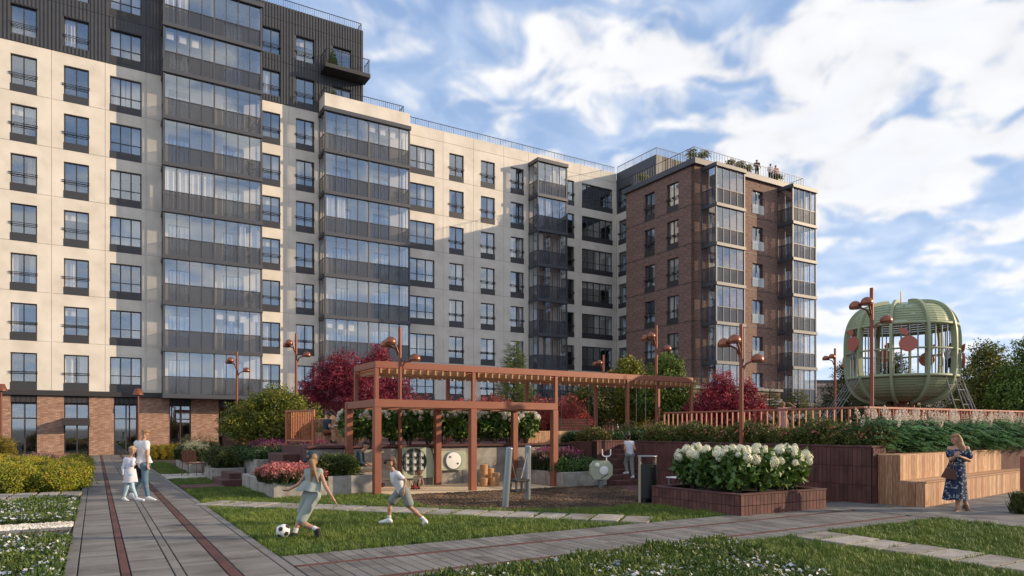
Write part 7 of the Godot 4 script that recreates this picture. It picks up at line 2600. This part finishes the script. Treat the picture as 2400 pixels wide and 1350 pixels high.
	for a in [[1806, "person in white shirt at the roof railing of the brick tower", "white_cloth"], [1818, "person in pink shirt at the roof railing of the brick tower", "pink_cloth"], [1774, "person in dark clothes beside the roof shrubs of the brick tower", "black_cloth"]]:
		var u: float = (a[0] - 1200.0) / FOCAL
		var dpt := 39.0 / (0.8568 - 0.5157 * u)
		var p := at_px(a[0], 500, dpt)
		p.y = 22.5
		t = person(a[1], p)
		J = {"head": Vector3(0, 1.56, 0), "neck": Vector3(0, 1.44, 0), "chest": Vector3(0, 1.2, 0), "hip": Vector3(0, 0.92, 0), "shL": Vector3(-0.19, 1.37, 0), "shR": Vector3(0.19, 1.37, 0), "elL": Vector3(-0.25, 1.1, 0), "wrL": Vector3(-0.2, 0.95, 0.2), "elR": Vector3(0.25, 1.1, 0), "wrR": Vector3(0.2, 0.95, 0.2),
			"hiL": Vector3(-0.09, 0.9, 0), "hiR": Vector3(0.09, 0.9, 0), "knL": Vector3(-0.1, 0.48, 0.02), "anL": Vector3(-0.1, 0.08, 0), "toL": Vector3(-0.11, 0.03, 0.15), "knR": Vector3(0.1, 0.48, 0.02), "anR": Vector3(0.1, 0.08, 0), "toR": Vector3(0.11, 0.03, 0.15)}
		human(t, J, {"s": 1.0, "face": Vector3(0.2, 0, 1), "hair": "hair_dark", "cell": 0.03, "fine": 0.016, "clothes": [["shirt", M[a[2]], "top", 0.6], ["trousers", M.black_cloth, "legs", 1.9], ["shoes", M.black_cloth, "shoes", 0.0]]})
		k += 1

func dress_print() -> ImageTexture:
	# white daisies scattered on dark blue cloth
	var im := Image.create(256, 256, false, Image.FORMAT_RGB8)
	im.fill(Color(0.07, 0.14, 0.27))
	var r := RandomNumberGenerator.new()
	r.seed = 77
	for i in 46:
		var c := Vector2i(r.randi() % 240 + 8, r.randi() % 240 + 8)
		for k in 6:
			var a := TAU * k / 6.0
			im.fill_rect(Rect2i(c.x + int(cos(a) * 6) - 2, c.y + int(sin(a) * 6) - 2, 5, 5), Color(0.72, 0.75, 0.76))
		im.fill_rect(Rect2i(c.x - 2, c.y - 2, 5, 5), Color(0.62, 0.58, 0.36))
	for i in 120:
		im.fill_rect(Rect2i(r.randi() % 252, r.randi() % 252, 3, 3), Color(0.16, 0.27, 0.36))
	return ImageTexture.create_from_image(im)

# ---------------------------------------------------------------- the garden as a whole
func make_objects() -> Vector3:
	frame_pergola("low terracotta steel pergola frame over the sand pit", [6.0, 8.69, 11.35], -16.5, -18.72, 0.0, 2.40, 0.18, Vector2(0.14, 0.20), 0.66, false)
	frame_pergola("long upper terracotta pergola with timber joists and festoon bulbs", [7.26, 10.56, 13.82, 17.08, 20.4], -20.0, -21.9, TER, 3.71, 0.12, Vector2(0.12, 0.21), 0.255, true)
	dome_lamp("copper dome lamp rising behind the spreading green tree", at_px(555, 1006, 33.0) * Vector3(1, 0, 1) + Vector3(0, 0.85, 0), 4.5, deg_to_rad(-YAW))
	dome_lamp("copper dome lamp behind the crimson tree on the terrace", at_px(694, 1006, 28.6) * Vector3(1, 0, 1) + Vector3(0, TER, 0), 4.45, deg_to_rad(-YAW))
	dome_lamp("copper dome lamp standing in front of the letter panel wall", Vector3(7.5, 0, -18.72), 4.58, deg_to_rad(-YAW))
	dome_lamp("copper dome lamp behind the hanging swing bench", at_px(1414, 1006, 36.5) * Vector3(1, 0, 1) + Vector3(0, TER, 0), 4.4, deg_to_rad(-YAW))
	dome_lamp("copper dome lamp in front of the maple at the pergola end", at_px(1538, 1006, 26.8) * Vector3(1, 0, 1) + Vector3(0, TER, 0), 4.5, deg_to_rad(-YAW))
	dome_lamp("copper dome lamp rising behind the white hydrangeas of the red planter", Vector3(14.1, 0, -12.1), 4.33, deg_to_rad(-YAW))
	dome_lamp("distant copper dome lamp between brick tower and pumpkin house", at_px(1957, 1006, 34.0) * Vector3(1, 0, 1) + Vector3(0, TER, 0), 4.45, deg_to_rad(-YAW))
	dome_lamp("copper dome lamp standing right before the pumpkin playhouse", at_px(2043, 1006, 19.3) * Vector3(1, 0, 1) + Vector3(0, TER, 0), 4.42, deg_to_rad(-YAW))
	cone_lamp("copper cone lamp at the path end by the glass entrance", Vector3(2.12, 0, -45.5), 4.0)
	cone_lamp("copper cone lamp beside the yellow bush before the brick wall", Vector3(-4.2, 0, -44.5), 4.0)
	balustrade("terracotta balustrade above the shrub bed of the red wall", Vector3(15.72, TER, -16.6), Vector3(15.72, TER, -9.80), 1.0, 0.2, M.terracotta_rail)
	balustrade("terracotta balustrade behind the plume shrubs", Vector3(15.78, TER, -9.76), Vector3(26.0, TER, -9.76), 1.0, 0.145, M.terracotta_rail)
	balustrade("distant low terracotta balustrade beyond the swings", Vector3(21.0, TER, -30.0), Vector3(31.0, TER, -30.0), 1.0, 0.22, M.terracotta_rail)
	slat_fence("orange slatted fence panel beside the timber block", at_px(672, 1006, 20.9) * Vector3(1, 0, 1) + Vector3(0, TER, 0), at_px(735, 1006, 19.95) * Vector3(1, 0, 1) + Vector3(0, TER, 0), 1.05, 0.09)
	slat_fence("orange slatted fence panel behind the spreading tree", Vector3(5.1, 0.72, -29.4), Vector3(7.2, 0.72, -29.4), 1.25, 0.11)
	garden_chair("terracotta slatted garden chair on the pale gravel", Vector3(2.92, 0, -26.7), deg_to_rad(150))
	garden_chair("terracotta slatted garden chair half hidden behind the leafy shrub", Vector3(3.85, 0, -26.6), deg_to_rad(200))
	side_table("round terracotta side table between the garden chairs", Vector3(3.4, 0, -27.1))
	timber_bench()
	timber_block("timber block that the reading woman sits on", at_px(779, 1040, 24.35) * Vector3(1, 0, 1) + Vector3(0, TER, 0), 0, 1.2, 0.36, 0.6)
	timber_block("taller timber block behind the reading woman", at_px(781, 1030, 25.2) * Vector3(1, 0, 1) + Vector3(0, TER, 0), 0, 2.4, 0.86, 0.5)
	timber_block("pale timber block beside the hydrangea hedge near the swing bench", Vector3(13.25, TER, -19.75), 0, 1.8, 0.42, 0.5)
	swing_bench()
	plank_swing("plank swing hanging at the far end of the long pergola", Vector3(18.6, TER, -20.95))
	play_panel_letters()
	play_panel_wheel()
	baby_swing()
	spring_rider()
	log_seats()
	litter_bin()
	white_lounger()
	var post := thing("pergola_post", "short dark red post at the edge of the paved plaza", "post", on_ground(2404, 1196))
	put(bev_mesh(Vector3(0.15, 1.1, 0.15), 0.01), M.terracotta, "post", post, Vector3(0, 0.55, 0))
	put(bev_mesh(Vector3(0.26, 0.03, 0.26), 0.006), M.terracotta, "foot_plate", post, Vector3(0, 0.015, 0))
	var house := pumpkin_house()
	# low brick annex between long pergola and tower, distant houses
	var ax := thing("brick_annex", "low brick annex with a pale band behind the long pergola end", "building", Vector3(30.0, TER, -31.0))
	put(box_mesh(Vector3(10.0, 3.0, 5.0)), M.brick_dark, "wall", ax, Vector3(5, 1.5, -2.5))
	put(bev_mesh(Vector3(10.2, 0.45, 5.2), 0.02), M.plaster_grey, "band", ax, Vector3(5, 2.3, -2.5))
	put(bev_mesh(Vector3(10.3, 0.2, 5.3), 0.02), M.slab_edge, "coping", ax, Vector3(5, 3.1, -2.5))
	far_building("townhouse", "distant low pink plastered house beyond the pumpkin playhouse net", at_px(1893, 1006, 88.0) * Vector3(1, 0, 1), 34, 7.6, 12, M.plaster_pink, 6, deg_to_rad(-YAW))
	far_building("townhouse", "distant low grey house behind the trees beyond the playhouse", Vector3(112, 0, -40), 60, 9.0, 12, M.plaster_grey, 9, deg_to_rad(-YAW - 8))
	return house

func make_plants() -> void:
	var yg := Color(0.30, 0.29, 0.020)
	var yd := Color(0.13, 0.17, 0.016)
	# clipped mounds left of the path
	var names := ["yellow green clipped spirea mound at the corner of the path", "yellow green clipped spirea mound in the middle of the hedge bed"]
	var k := 0
	for iz in 6:
		for ix in 4:
			var p := Vector3(-0.86 - ix * 1.04 + (0.30 if iz % 2 else 0.0), 0, -21.3 - iz * 1.55)
			shrub("clipped_shrub", names[0] if k == 0 else "yellow green clipped spirea mound of the hedge bed left of the path", p, Vector3(0.50, 0.36 + 0.05 * ((ix + iz) % 2), 0.60), 5, 800 if iz < 1 else 520 if iz < 3 else 360, yd, yg, "clipped spirea mounds beside the path", 1.35, [leaf_clump(5), 70, Color(0.38, 0.34, 0.02), Color(0.42, 0.27, 0.02), 1.0])
			k += 1
	for i in 4:
		flower_stand("heather", "dusty pink flowering heather behind the clipped mounds", Vector3(-0.9 - 1.1 * i, 0, -33.0 - 3.0 * (i % 2)), Vector2(0.7, 2.5), 0.62, 240, Color(0.06, 0.07, 0.02), Color(0.10, 0.095, 0.035), Color(0.26, 0.13, 0.12), Color(0.36, 0.22, 0.19), 1.3, "heather behind the clipped mounds")
	shrub("golden_shrub", "tall golden leaved bush in front of the brick pier", Vector3(-3.75, 0, -36.0), Vector3(0.85, 0.78, 0.85), 1, 1300, Color(0.16, 0.13, 0.016), Color(0.24, 0.19, 0.03), "", 1.2, [], "shrub", 4)
	for i in 5:
		shrub("yellow_hedge_shrub", "bright yellow clipped hedge bush at the foot of the brick wall", Vector3(2.75 + 0.42 * i, 0, -43.0), Vector3(0.34, 0.42, 0.5), 5, 700, Color(0.20, 0.16, 0.008), Color(0.30, 0.22, 0.015), "yellow hedge at the brick wall", 1.3)
	# flowering ground cover beds
	var beds := [[rect(-6.0, -12.38, -0.34, -6.0), "low bed of white flowers before the narrow side path", 9000], [rect(-6.0, -18.75, -0.34, -14.55), "low bed of white flowers behind the white gravel strip", 6000],
		[PackedVector2Array([Vector2(3.6, -6.8), Vector2(7.7, -6.95), Vector2(7.45, -6.1), Vector2(7.05, -5.5), Vector2(6.8, -4.6), Vector2(2.2, -4.6), Vector2(2.2, -6.6)]), "low bed of white flowers at the edge of the slab lawn", 6500]]
	for bd in beds:
		var poly: PackedVector2Array = bd[0]
		surface("bed_soil", M.soil, poly, 0.002)
		ground_cover("ground_cover", bd[1] + ", its leaves", "ground cover", poly, 0.0, leaf_clump(1), bd[2], Color(0.055, 0.105, 0.020), Color(0.115, 0.165, 0.034), M.leaf, 0.8, 0.08)
		var xs := []
		var cs := PackedColorArray()
		var n := 0
		while n < bd[2] * (0.55 if bd[2] > 8000 or bd[2] == 6000 else 0.34):
			var lo := Vector2(1e9, 1e9)
			var hi := Vector2(-1e9, -1e9)
			for p in poly:
				lo = lo.min(p); hi = hi.max(p)
			var p2 := Vector2(rng.randf_range(lo.x, hi.x), rng.randf_range(lo.y, hi.y))
			n += 1
			if not Geometry2D.is_point_in_polygon(p2, poly): continue
			if sin(p2.x * 3.1 + 1.0) * sin(p2.y * 2.3) < -0.45: continue
			xs.append(Transform3D(facing(Vector3(0, 1, 0.3).normalized(), 1.3), Vector3(p2.x, rng.randf_range(0.075, 0.125), p2.y)))
			cs.append(vary(Color(0.62, 0.62, 0.64) if rng.randf() < 0.82 else Color(0.26, 0.30, 0.50), 0.12))
		var fl := multi("white_flowers", M.petal, small_flower(), xs, cs, self)
		fl.set_meta("kind", "stuff"); fl.set_meta("label", bd[1] + ", its blossoms"); fl.set_meta("category", "flowers")
	# stonecrop and shrubs in the concrete planters
	for i in 5:
		var a: Array = [[3.95, -17.25], [4.45, -17.3], [3.95, -18.0], [4.5, -18.1], [4.2, -18.9]][i]
		flower_stand("stonecrop", "pink flowering stonecrop clump in the low concrete planter", Vector3(a[0], 0.33, a[1]), Vector2(0.44, 0.5), 0.36, 170, Color(0.05, 0.075, 0.025), Color(0.08, 0.10, 0.035), Color(0.50, 0.12, 0.14), Color(0.62, 0.24, 0.22), 1.5, "stonecrop in the concrete planter", true)
	for i in 4:
		shrub("leafy_shrub", "upright green shrub in the planter next to the sand pit", Vector3(4.98 + 0.17 * i, 0.45, -17.3 - 0.25 * (i % 2)), Vector3(0.30, 0.27, 0.32), 1, 420, Color(0.045, 0.065, 0.012), Color(0.085, 0.115, 0.020), "green shrubs in the planter next to the sand pit", 1.2, [], "shrub", 3)
	shrub("leafy_shrub", "dark glossy shrub in the small concrete planter", Vector3(3.65, 0.36, -24.5), Vector3(0.5, 0.36, 0.6), 1, 900, Color(0.035, 0.055, 0.012), Color(0.085, 0.105, 0.016), "", 1.2, [], "shrub", 4)
	for i in 4:
		flower_stand("umbel_plant", "tall green plant with white umbels in the far planter", Vector3(3.3 + 0.25 * (i % 2), 0.38, -29.2 - 1.1 * i), Vector2(0.45, 0.6), 0.75, 170, Color(0.035, 0.06, 0.018), Color(0.07, 0.09, 0.03), Color(0.44, 0.44, 0.36), Color(0.26, 0.26, 0.14), 0.8, "white umbels in the far planter")
	for i in 3:
		flower_stand("golden_grass", "straw coloured ornamental grass behind the far planter", Vector3(3.6 + 0.5 * i, 0.3, -34.8), Vector2(0.4, 0.5), 1.05, 130, Color(0.16, 0.14, 0.04), Color(0.24, 0.20, 0.07), Color(0.30, 0.25, 0.09), Color(0.38, 0.30, 0.13), 0.9, "straw grass behind the far planter")
	# bee balm bed under the spreading tree
	for i in 8:
		shrub("ground_shrub", "low bright green shrub along the edge of the tall concrete bed", Vector3(4.42 + 0.62 * (i % 4) + 0.1, 0.66, -22.3 - (1.7 if i > 3 else 0.0) - (0.4 if i % 4 == 0 else 0.0)) if i < 4 else Vector3(4.45, 0.66, -23.4 - 1.15 * (i - 4)), Vector3(0.40, 0.19, 0.5), 1, 520, Color(0.035, 0.075, 0.022), Color(0.055, 0.11, 0.03), "low green shrubs edging the tall bed", 1.1)
	for i in 6:
		flower_stand("bee_balm", "magenta bee balm in the tall concrete bed", Vector3(4.9 + 0.75 * (i % 3), 0.68, -23.2 - 1.6 * (i / 3)), Vector2(0.48, 0.8), 0.62, 150, Color(0.04, 0.07, 0.022), Color(0.065, 0.085, 0.03), Color(0.30, 0.03, 0.13), Color(0.24, 0.05, 0.14), 1.0, "bee balm in the tall bed")
	for i in 4:
		shrub("ground_shrub", "leafy green shrub at the front of the planter by the stairs", Vector3(11.62 + 0.37 * i, 0.38, -16.5), Vector3(0.30, 0.20, 0.35), 0, 230, Color(0.045, 0.10, 0.02), Color(0.075, 0.15, 0.03), "green shrubs before the bee balm by the stairs", 0.8)
	for i in 4:
		flower_stand("bee_balm", "magenta bee balm at the back of the planter by the stairs", Vector3(11.7 + 0.38 * i, 0.40, -17.6 - 0.3 * (i % 2)), Vector2(0.32, 0.7), 0.66, 110, Color(0.04, 0.065, 0.022), Color(0.065, 0.085, 0.03), Color(0.30, 0.04, 0.12), Color(0.24, 0.07, 0.14), 1.0, "bee balm by the stairs")
	# hydrangeas
	var n2 := 0
	for i in 11:
		hydrangea("white panicle hydrangea of the hedge above the concrete wall", Vector3(6.35 + 0.58 * i, TER, -19.32 - 0.12 * (i % 2)), 0.46, 1.12, 40, 1, "hydrangea hedge above the concrete wall", 130, 0.74, i % 3 != 0)
	for i in 5:
		hydrangea("cream panicle hydrangea in the bed behind the swing bench", Vector3(13.6 + 0.75 * i, TER, -24.6), 0.5, 1.15, 12, 1, "hydrangeas behind the swing bench", 130, 0.8, true)
	for a in [[10.75, -9.35], [11.35, -9.25], [12.0, -9.3], [12.5, -9.45], [10.85, -10.1], [11.6, -10.05], [12.35, -10.2], [11.1, -10.8], [12.0, -10.85]]:
		hydrangea("white hydrangea bush in the low red planter", Vector3(a[0], 0.36, a[1]), 0.40, 0.88, 19, 0, "hydrangeas in the low red planter", 110, 1.0, true)
	for i in 3:
		hydrangea("cream hydrangea beyond the balustrade near the red haired woman", at_px(1790 + 45 * i, 1006, 31.0) * Vector3(1, 0, 1) + Vector3(0, TER, 0), 0.55, 1.1, 12, 1, "hydrangeas beyond the balustrade", 110, 0.85, true)
	# shrub bed on the red wall
	for i in 11:
		var red := mixc(Color(0.28, 0.055, 0.045), Color(0.34, 0.11, 0.07))
		shrub("cotoneaster", "dark green shrub with small coral flowers on top of the red wall", Vector3(15.05, 1.2, -9.3 - 0.68 * i), Vector3(0.42, 0.25 + 0.05 * (i % 3), 0.46), 1, 420, Color(0.050, 0.078, 0.014), Color(0.145, 0.155, 0.024), "coral flowering shrubs on the red wall", 1.1, [small_flower(), 90, Color(0.40, 0.08, 0.07), Color(0.50, 0.19, 0.13), 1.4], "shrub", 2)
	for i in 4:
		var gx: Array = [[14.3, -18.4, 0.55, 0.26], [15.3, -18.6, 0.55, 0.2], [16.1, -18.4, 0.5, 0.24], [14.2, -19.4, 0.5, 0.18]][i]
		shrub("terrace_shrub", ["mixed yellow and coral shrub behind the stair wall", "clipped green shrub behind the climbing child", "dark green rounded shrub near the end of the stairs", "low dark shrub below the swing bench"][i], Vector3(gx[0], TER, gx[1]), Vector3(gx[2], gx[3], gx[2]), 1, 700, Color(0.05, 0.07, 0.012) if i == 0 else Color(0.02, 0.05, 0.015), Color(0.13, 0.11, 0.02) if i == 0 else Color(0.04, 0.09, 0.022), "", 1.1, [small_flower(), 60, Color(0.30, 0.08, 0.05), Color(0.36, 0.16, 0.07), 1.2] if i == 0 else [])
	for i in 5:
		flower_stand("golden_grass", "yellow green grassy plant behind the balustrade", Vector3(16.6 + 0.8 * i, TER, -19.3 + 0.5 * (i % 2)), Vector2(0.5, 0.5), 0.75, 100, Color(0.10, 0.11, 0.03), Color(0.17, 0.16, 0.05), Color(0.20, 0.18, 0.06), Color(0.26, 0.22, 0.08), 0.9, "grasses behind the balustrade")
	# plume shrubs behind the timber bench
	for i in 14:
		var p := Vector3(15.2 + 0.58 * i, 1.06, -9.22 - 0.06 * (i % 2) - 0.02 * i)
		var t := thing("plume_shrub", "feathery green shrub with pale pink plumes behind the timber bench", "shrub", p, rng.randf() * TAU, "plume shrubs behind the timber bench")
		var q := MB.new()
		for e in 7:
			var a := TAU * e / 7.0
			q.tube([Vector3.ZERO, Vector3(cos(a) * 0.25, 0.7, sin(a) * 0.25)], [0.01, 0.005], 5, false)
		put(q.done(), M.trunk, "stem", t)
		var xs := []
		var cs := PackedColorArray()
		for pp in in_lobes([[Vector3(0, 0.40, 0), Vector3(0.47, 0.48, 0.47)]], 120, 0.35):
			if pp[0].y < 0.0: continue
			xs.append(Transform3D(Basis(Vector3.UP, rng.randf() * TAU).scaled(Vector3.ONE * rng.randf_range(0.7, 1.15)), pp[0]))
			cs.append(mixc(Color(0.040, 0.115, 0.042), Color(0.095, 0.225, 0.075), 0.25))
		multi("foliage", M.leaf, leaf_clump(2), xs, cs, t)
		for e in 9:
			var d := Vector3(rng.randf_range(-1, 1), 0, rng.randf_range(-1, 1)) * 0.42
			put(plume(e % 2), M.petal, "plume", t, Vector3(d.x, 0.80 + rng.randf_range(-0.08, 0.12) - d.length() * 0.22, d.z), Basis(Vector3.UP, rng.randf() * TAU) * Basis(Vector3.RIGHT, rng.randf_range(-0.5, 0.5)))
	# trees
	var gl := []
	for a in [[0, 1.55, 0, 1.05, 0.75], [-1.0, 1.2, 0.2, 0.8, 0.6], [1.0, 1.25, 0.1, 0.85, 0.65], [0.35, 1.95, 0.1, 0.7, 0.5], [-0.5, 1.75, -0.2, 0.75, 0.5], [0.5, 1.0, 0.6, 0.7, 0.5], [-0.6, 0.95, 0.5, 0.7, 0.45], [1.45, 0.95, 0.3, 0.5, 0.4], [-1.45, 0.95, 0.1, 0.45, 0.4]]:
		gl.append([Vector3(a[0] * 1.0, a[1], a[2]).rotated(Vector3.UP, deg_to_rad(-YAW)), Vector3(a[3], a[4], a[3])])
	tree("spreading_tree", "low spreading multi stemmed green tree above the bee balm bed", Vector3(5.55, 0.72, -26.0), 4, 0.55, 0.05, gl, 1, 2300, Color(0.065, 0.100, 0.012), Color(0.22, 0.215, 0.018), 1.65, "", 0.6)
	var rl := []
	for a in [[0, 2.6, 0, 1.25, 1.0], [-1.1, 2.1, 0.2, 0.95, 0.8], [1.1, 2.2, 0.1, 1.0, 0.85], [0.2, 3.4, 0.1, 0.8, 0.7], [-0.7, 3.0, -0.2, 0.7, 0.7], [0.6, 1.6, 0.5, 0.9, 0.6]]:
		rl.append([Vector3(a[0], a[1], a[2]).rotated(Vector3.UP, deg_to_rad(-YAW)), Vector3(a[3], a[4], a[3])])
	var ra := Color(0.085, 0.009, 0.022)
	var rb := Color(0.36, 0.030, 0.075)
	tree("crimson_tree", "crimson leaved tree behind the reading woman", at_px(800, 1006, 32.0) * Vector3(1, 0, 1) + Vector3(0, TER, 0), 1, 0.9, 0.07, rl, 1, 2300, ra, rb, 1.6, "", 0.6)
	var rl2 := []
	for l in rl: rl2.append([l[0] * Vector3(0.8, 1.15, 0.8), l[1] * 0.82])
	tree("crimson_tree", "taller crimson tree with narrow top behind the pergola corner", at_px(882, 1006, 34.0) * Vector3(1, 0, 1) + Vector3(0, TER, 0), 1, 1.0, 0.06, rl2, 1, 1700, ra, rb, 1.6, "", 0.6)
	var rl3 := []
	for a in [[0, 1.3, 0, 1.25, 1.0], [-0.9, 1.0, 0.2, 0.9, 0.8], [0.9, 1.1, 0.1, 0.95, 0.85], [0.0, 2.2, 0.0, 0.55, 0.8], [1.1, 1.9, 0.0, 0.4, 0.7], [-0.5, 1.8, -0.2, 0.5, 0.7]]:
		rl3.append([Vector3(a[0], a[1], a[2]).rotated(Vector3.UP, deg_to_rad(-YAW)), Vector3(a[3], a[4], a[3])])
	tree("crimson_shrub_tree", "broad dark red bush tree before the brick tower", at_px(1695, 1006, 30.0) * Vector3(1, 0, 1) + Vector3(0, TER, 0), 3, 0.4, 0.04, rl3, 1, 2600, Color(0.10, 0.010, 0.024), Color(0.42, 0.030, 0.065), 1.6)
	for i in 5:
		var px: float = [985, 1090, 1150, 1275, 1330][i]
		shrub("red_shrub", "bright red autumn shrub behind the hydrangea hedge", at_px(px, 1006, 29.0) * Vector3(1, 0, 1) + Vector3(0, TER, 0), Vector3(0.95, 1.0, 0.8), 1, 620, Color(0.26, 0.035, 0.035), Color(0.46, 0.10, 0.085), "red shrubs behind the hydrangea hedge", 1.3, [], "shrub", 3)
	conifer("green spruce with a pointed top behind the long pergola", at_px(1205, 1006, 30.5) * Vector3(1, 0, 1) + Vector3(0, TER, 0), 4.35, 1.2, 2100, Color(0.05, 0.090, 0.014), Color(0.13, 0.17, 0.022))
	var yl := []
	for a in [[0, 2.5, 0, 0.95, 1.1], [-0.5, 1.7, 0.2, 0.8, 0.8], [0.6, 1.8, 0.1, 0.85, 0.9], [0.1, 3.3, 0.1, 0.6, 0.6], [0.2, 1.1, 0.4, 0.8, 0.6]]:
		yl.append([Vector3(a[0], a[1], a[2]).rotated(Vector3.UP, deg_to_rad(-YAW)), Vector3(a[3], a[4], a[3])])
	tree("maple_tree", "yellow green maple with a pointed crown behind the pergola", at_px(1470, 1006, 33.0) * Vector3(1, 0, 1) + Vector3(0, TER, 0), 1, 0.9, 0.06, yl, 0, 2600, Color(0.12, 0.150, 0.012), Color(0.27, 0.24, 0.020), 1.25)
	tree("maple_tree", "green maple behind the end posts of the pergola", at_px(1560, 1006, 31.5) * Vector3(1, 0, 1) + Vector3(0, TER, 0), 1, 0.9, 0.06, yl, 0, 2500, Color(0.07, 0.135, 0.015), Color(0.16, 0.21, 0.024), 1.25)
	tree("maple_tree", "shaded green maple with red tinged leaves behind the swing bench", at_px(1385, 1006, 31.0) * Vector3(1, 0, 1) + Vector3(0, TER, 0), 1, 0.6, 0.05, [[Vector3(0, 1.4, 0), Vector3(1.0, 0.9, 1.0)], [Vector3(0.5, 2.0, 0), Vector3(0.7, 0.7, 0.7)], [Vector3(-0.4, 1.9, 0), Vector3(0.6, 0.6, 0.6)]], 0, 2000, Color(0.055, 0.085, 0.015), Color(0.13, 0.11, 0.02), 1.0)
	for i in 2:
		conifer(["rounded yew before the foot of the brick tower", "yew bush beside the last glazed balcony of the tower"][i], at_px([1803, 1870][i], 1006, 36.0 - i) * Vector3(1, 0, 1) + Vector3(0, TER, 0), [2.6, 2.5][i], 1.25, 1100, Color(0.055, 0.085, 0.012), Color(0.16, 0.16, 0.018))
	var tl := []
	for a in [[0, 2.6, 0, 1.3, 1.0], [-0.9, 1.7, 0.2, 1.0, 0.8], [1.0, 1.8, 0.1, 1.1, 0.9], [0.0, 3.7, 0.1, 0.75, 0.7], [0.1, 1.0, 0.6, 1.2, 0.6]]:
		tl.append([Vector3(a[0], a[1], a[2]).rotated(Vector3.UP, deg_to_rad(-YAW)), Vector3(a[3], a[4], a[3])])
	tree("maple_tree", "broad green maple with orange tips beside the pumpkin playhouse", at_px(2310, 1006, 31.0) * Vector3(1, 0, 1) + Vector3(0, TER, 0), 1, 0.8, 0.07, tl, 0, 2600, Color(0.065, 0.105, 0.022), Color(0.21, 0.195, 0.032), 1.2)
	tree("maple_tree", "bright green maple at the end of the far balustrade", at_px(2420, 1006, 29.0) * Vector3(1, 0, 1) + Vector3(0, TER, 0), 1, 0.8, 0.07, tl, 0, 2600, Color(0.07, 0.14, 0.022), Color(0.16, 0.235, 0.032), 1.2)
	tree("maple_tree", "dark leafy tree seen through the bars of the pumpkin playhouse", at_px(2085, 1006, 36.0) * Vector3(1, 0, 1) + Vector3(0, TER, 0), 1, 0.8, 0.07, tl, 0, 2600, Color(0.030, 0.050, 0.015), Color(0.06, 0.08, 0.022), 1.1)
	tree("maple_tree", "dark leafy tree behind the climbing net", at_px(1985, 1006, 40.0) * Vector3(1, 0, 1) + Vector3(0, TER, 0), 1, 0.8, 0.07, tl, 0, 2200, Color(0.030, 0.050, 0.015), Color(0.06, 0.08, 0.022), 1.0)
	# tree beyond the picture's edge whose shade falls on the plaza
	tree("plaza_tree", "leafy tree on the paved plaza beyond the timber bench", Vector3(23.5, 0, -2.4), 1, 1.2, 0.07, [[Vector3(0, 2.3, 0), Vector3(0.9, 0.8, 0.9)], [Vector3(0.8, 2.0, 0.3), Vector3(0.7, 0.6, 0.7)], [Vector3(-0.7, 2.0, -0.2), Vector3(0.7, 0.6, 0.7)]], 0, 900, Color(0.045, 0.075, 0.016), Color(0.085, 0.12, 0.022), 1.2)
	flower_stand("golden_grass", "tuft of feathery grass at the foot of the dark red post", on_ground(2388, 1206), Vector2(0.14, 0.14), 0.45, 26, Color(0.05, 0.07, 0.02), Color(0.10, 0.11, 0.03), Color(0.30, 0.25, 0.08), Color(0.34, 0.28, 0.10), 0.7)

func _ready() -> void:
	rng.seed = 20240607
	var t0 := Time.get_ticks_msec()
	make_environment()
	make_materials()
	make_ground()
	make_terrace()
	long_building()
	corner_wing()
	brick_tower()
	var house := make_objects()
	make_plants()
	make_people(house)
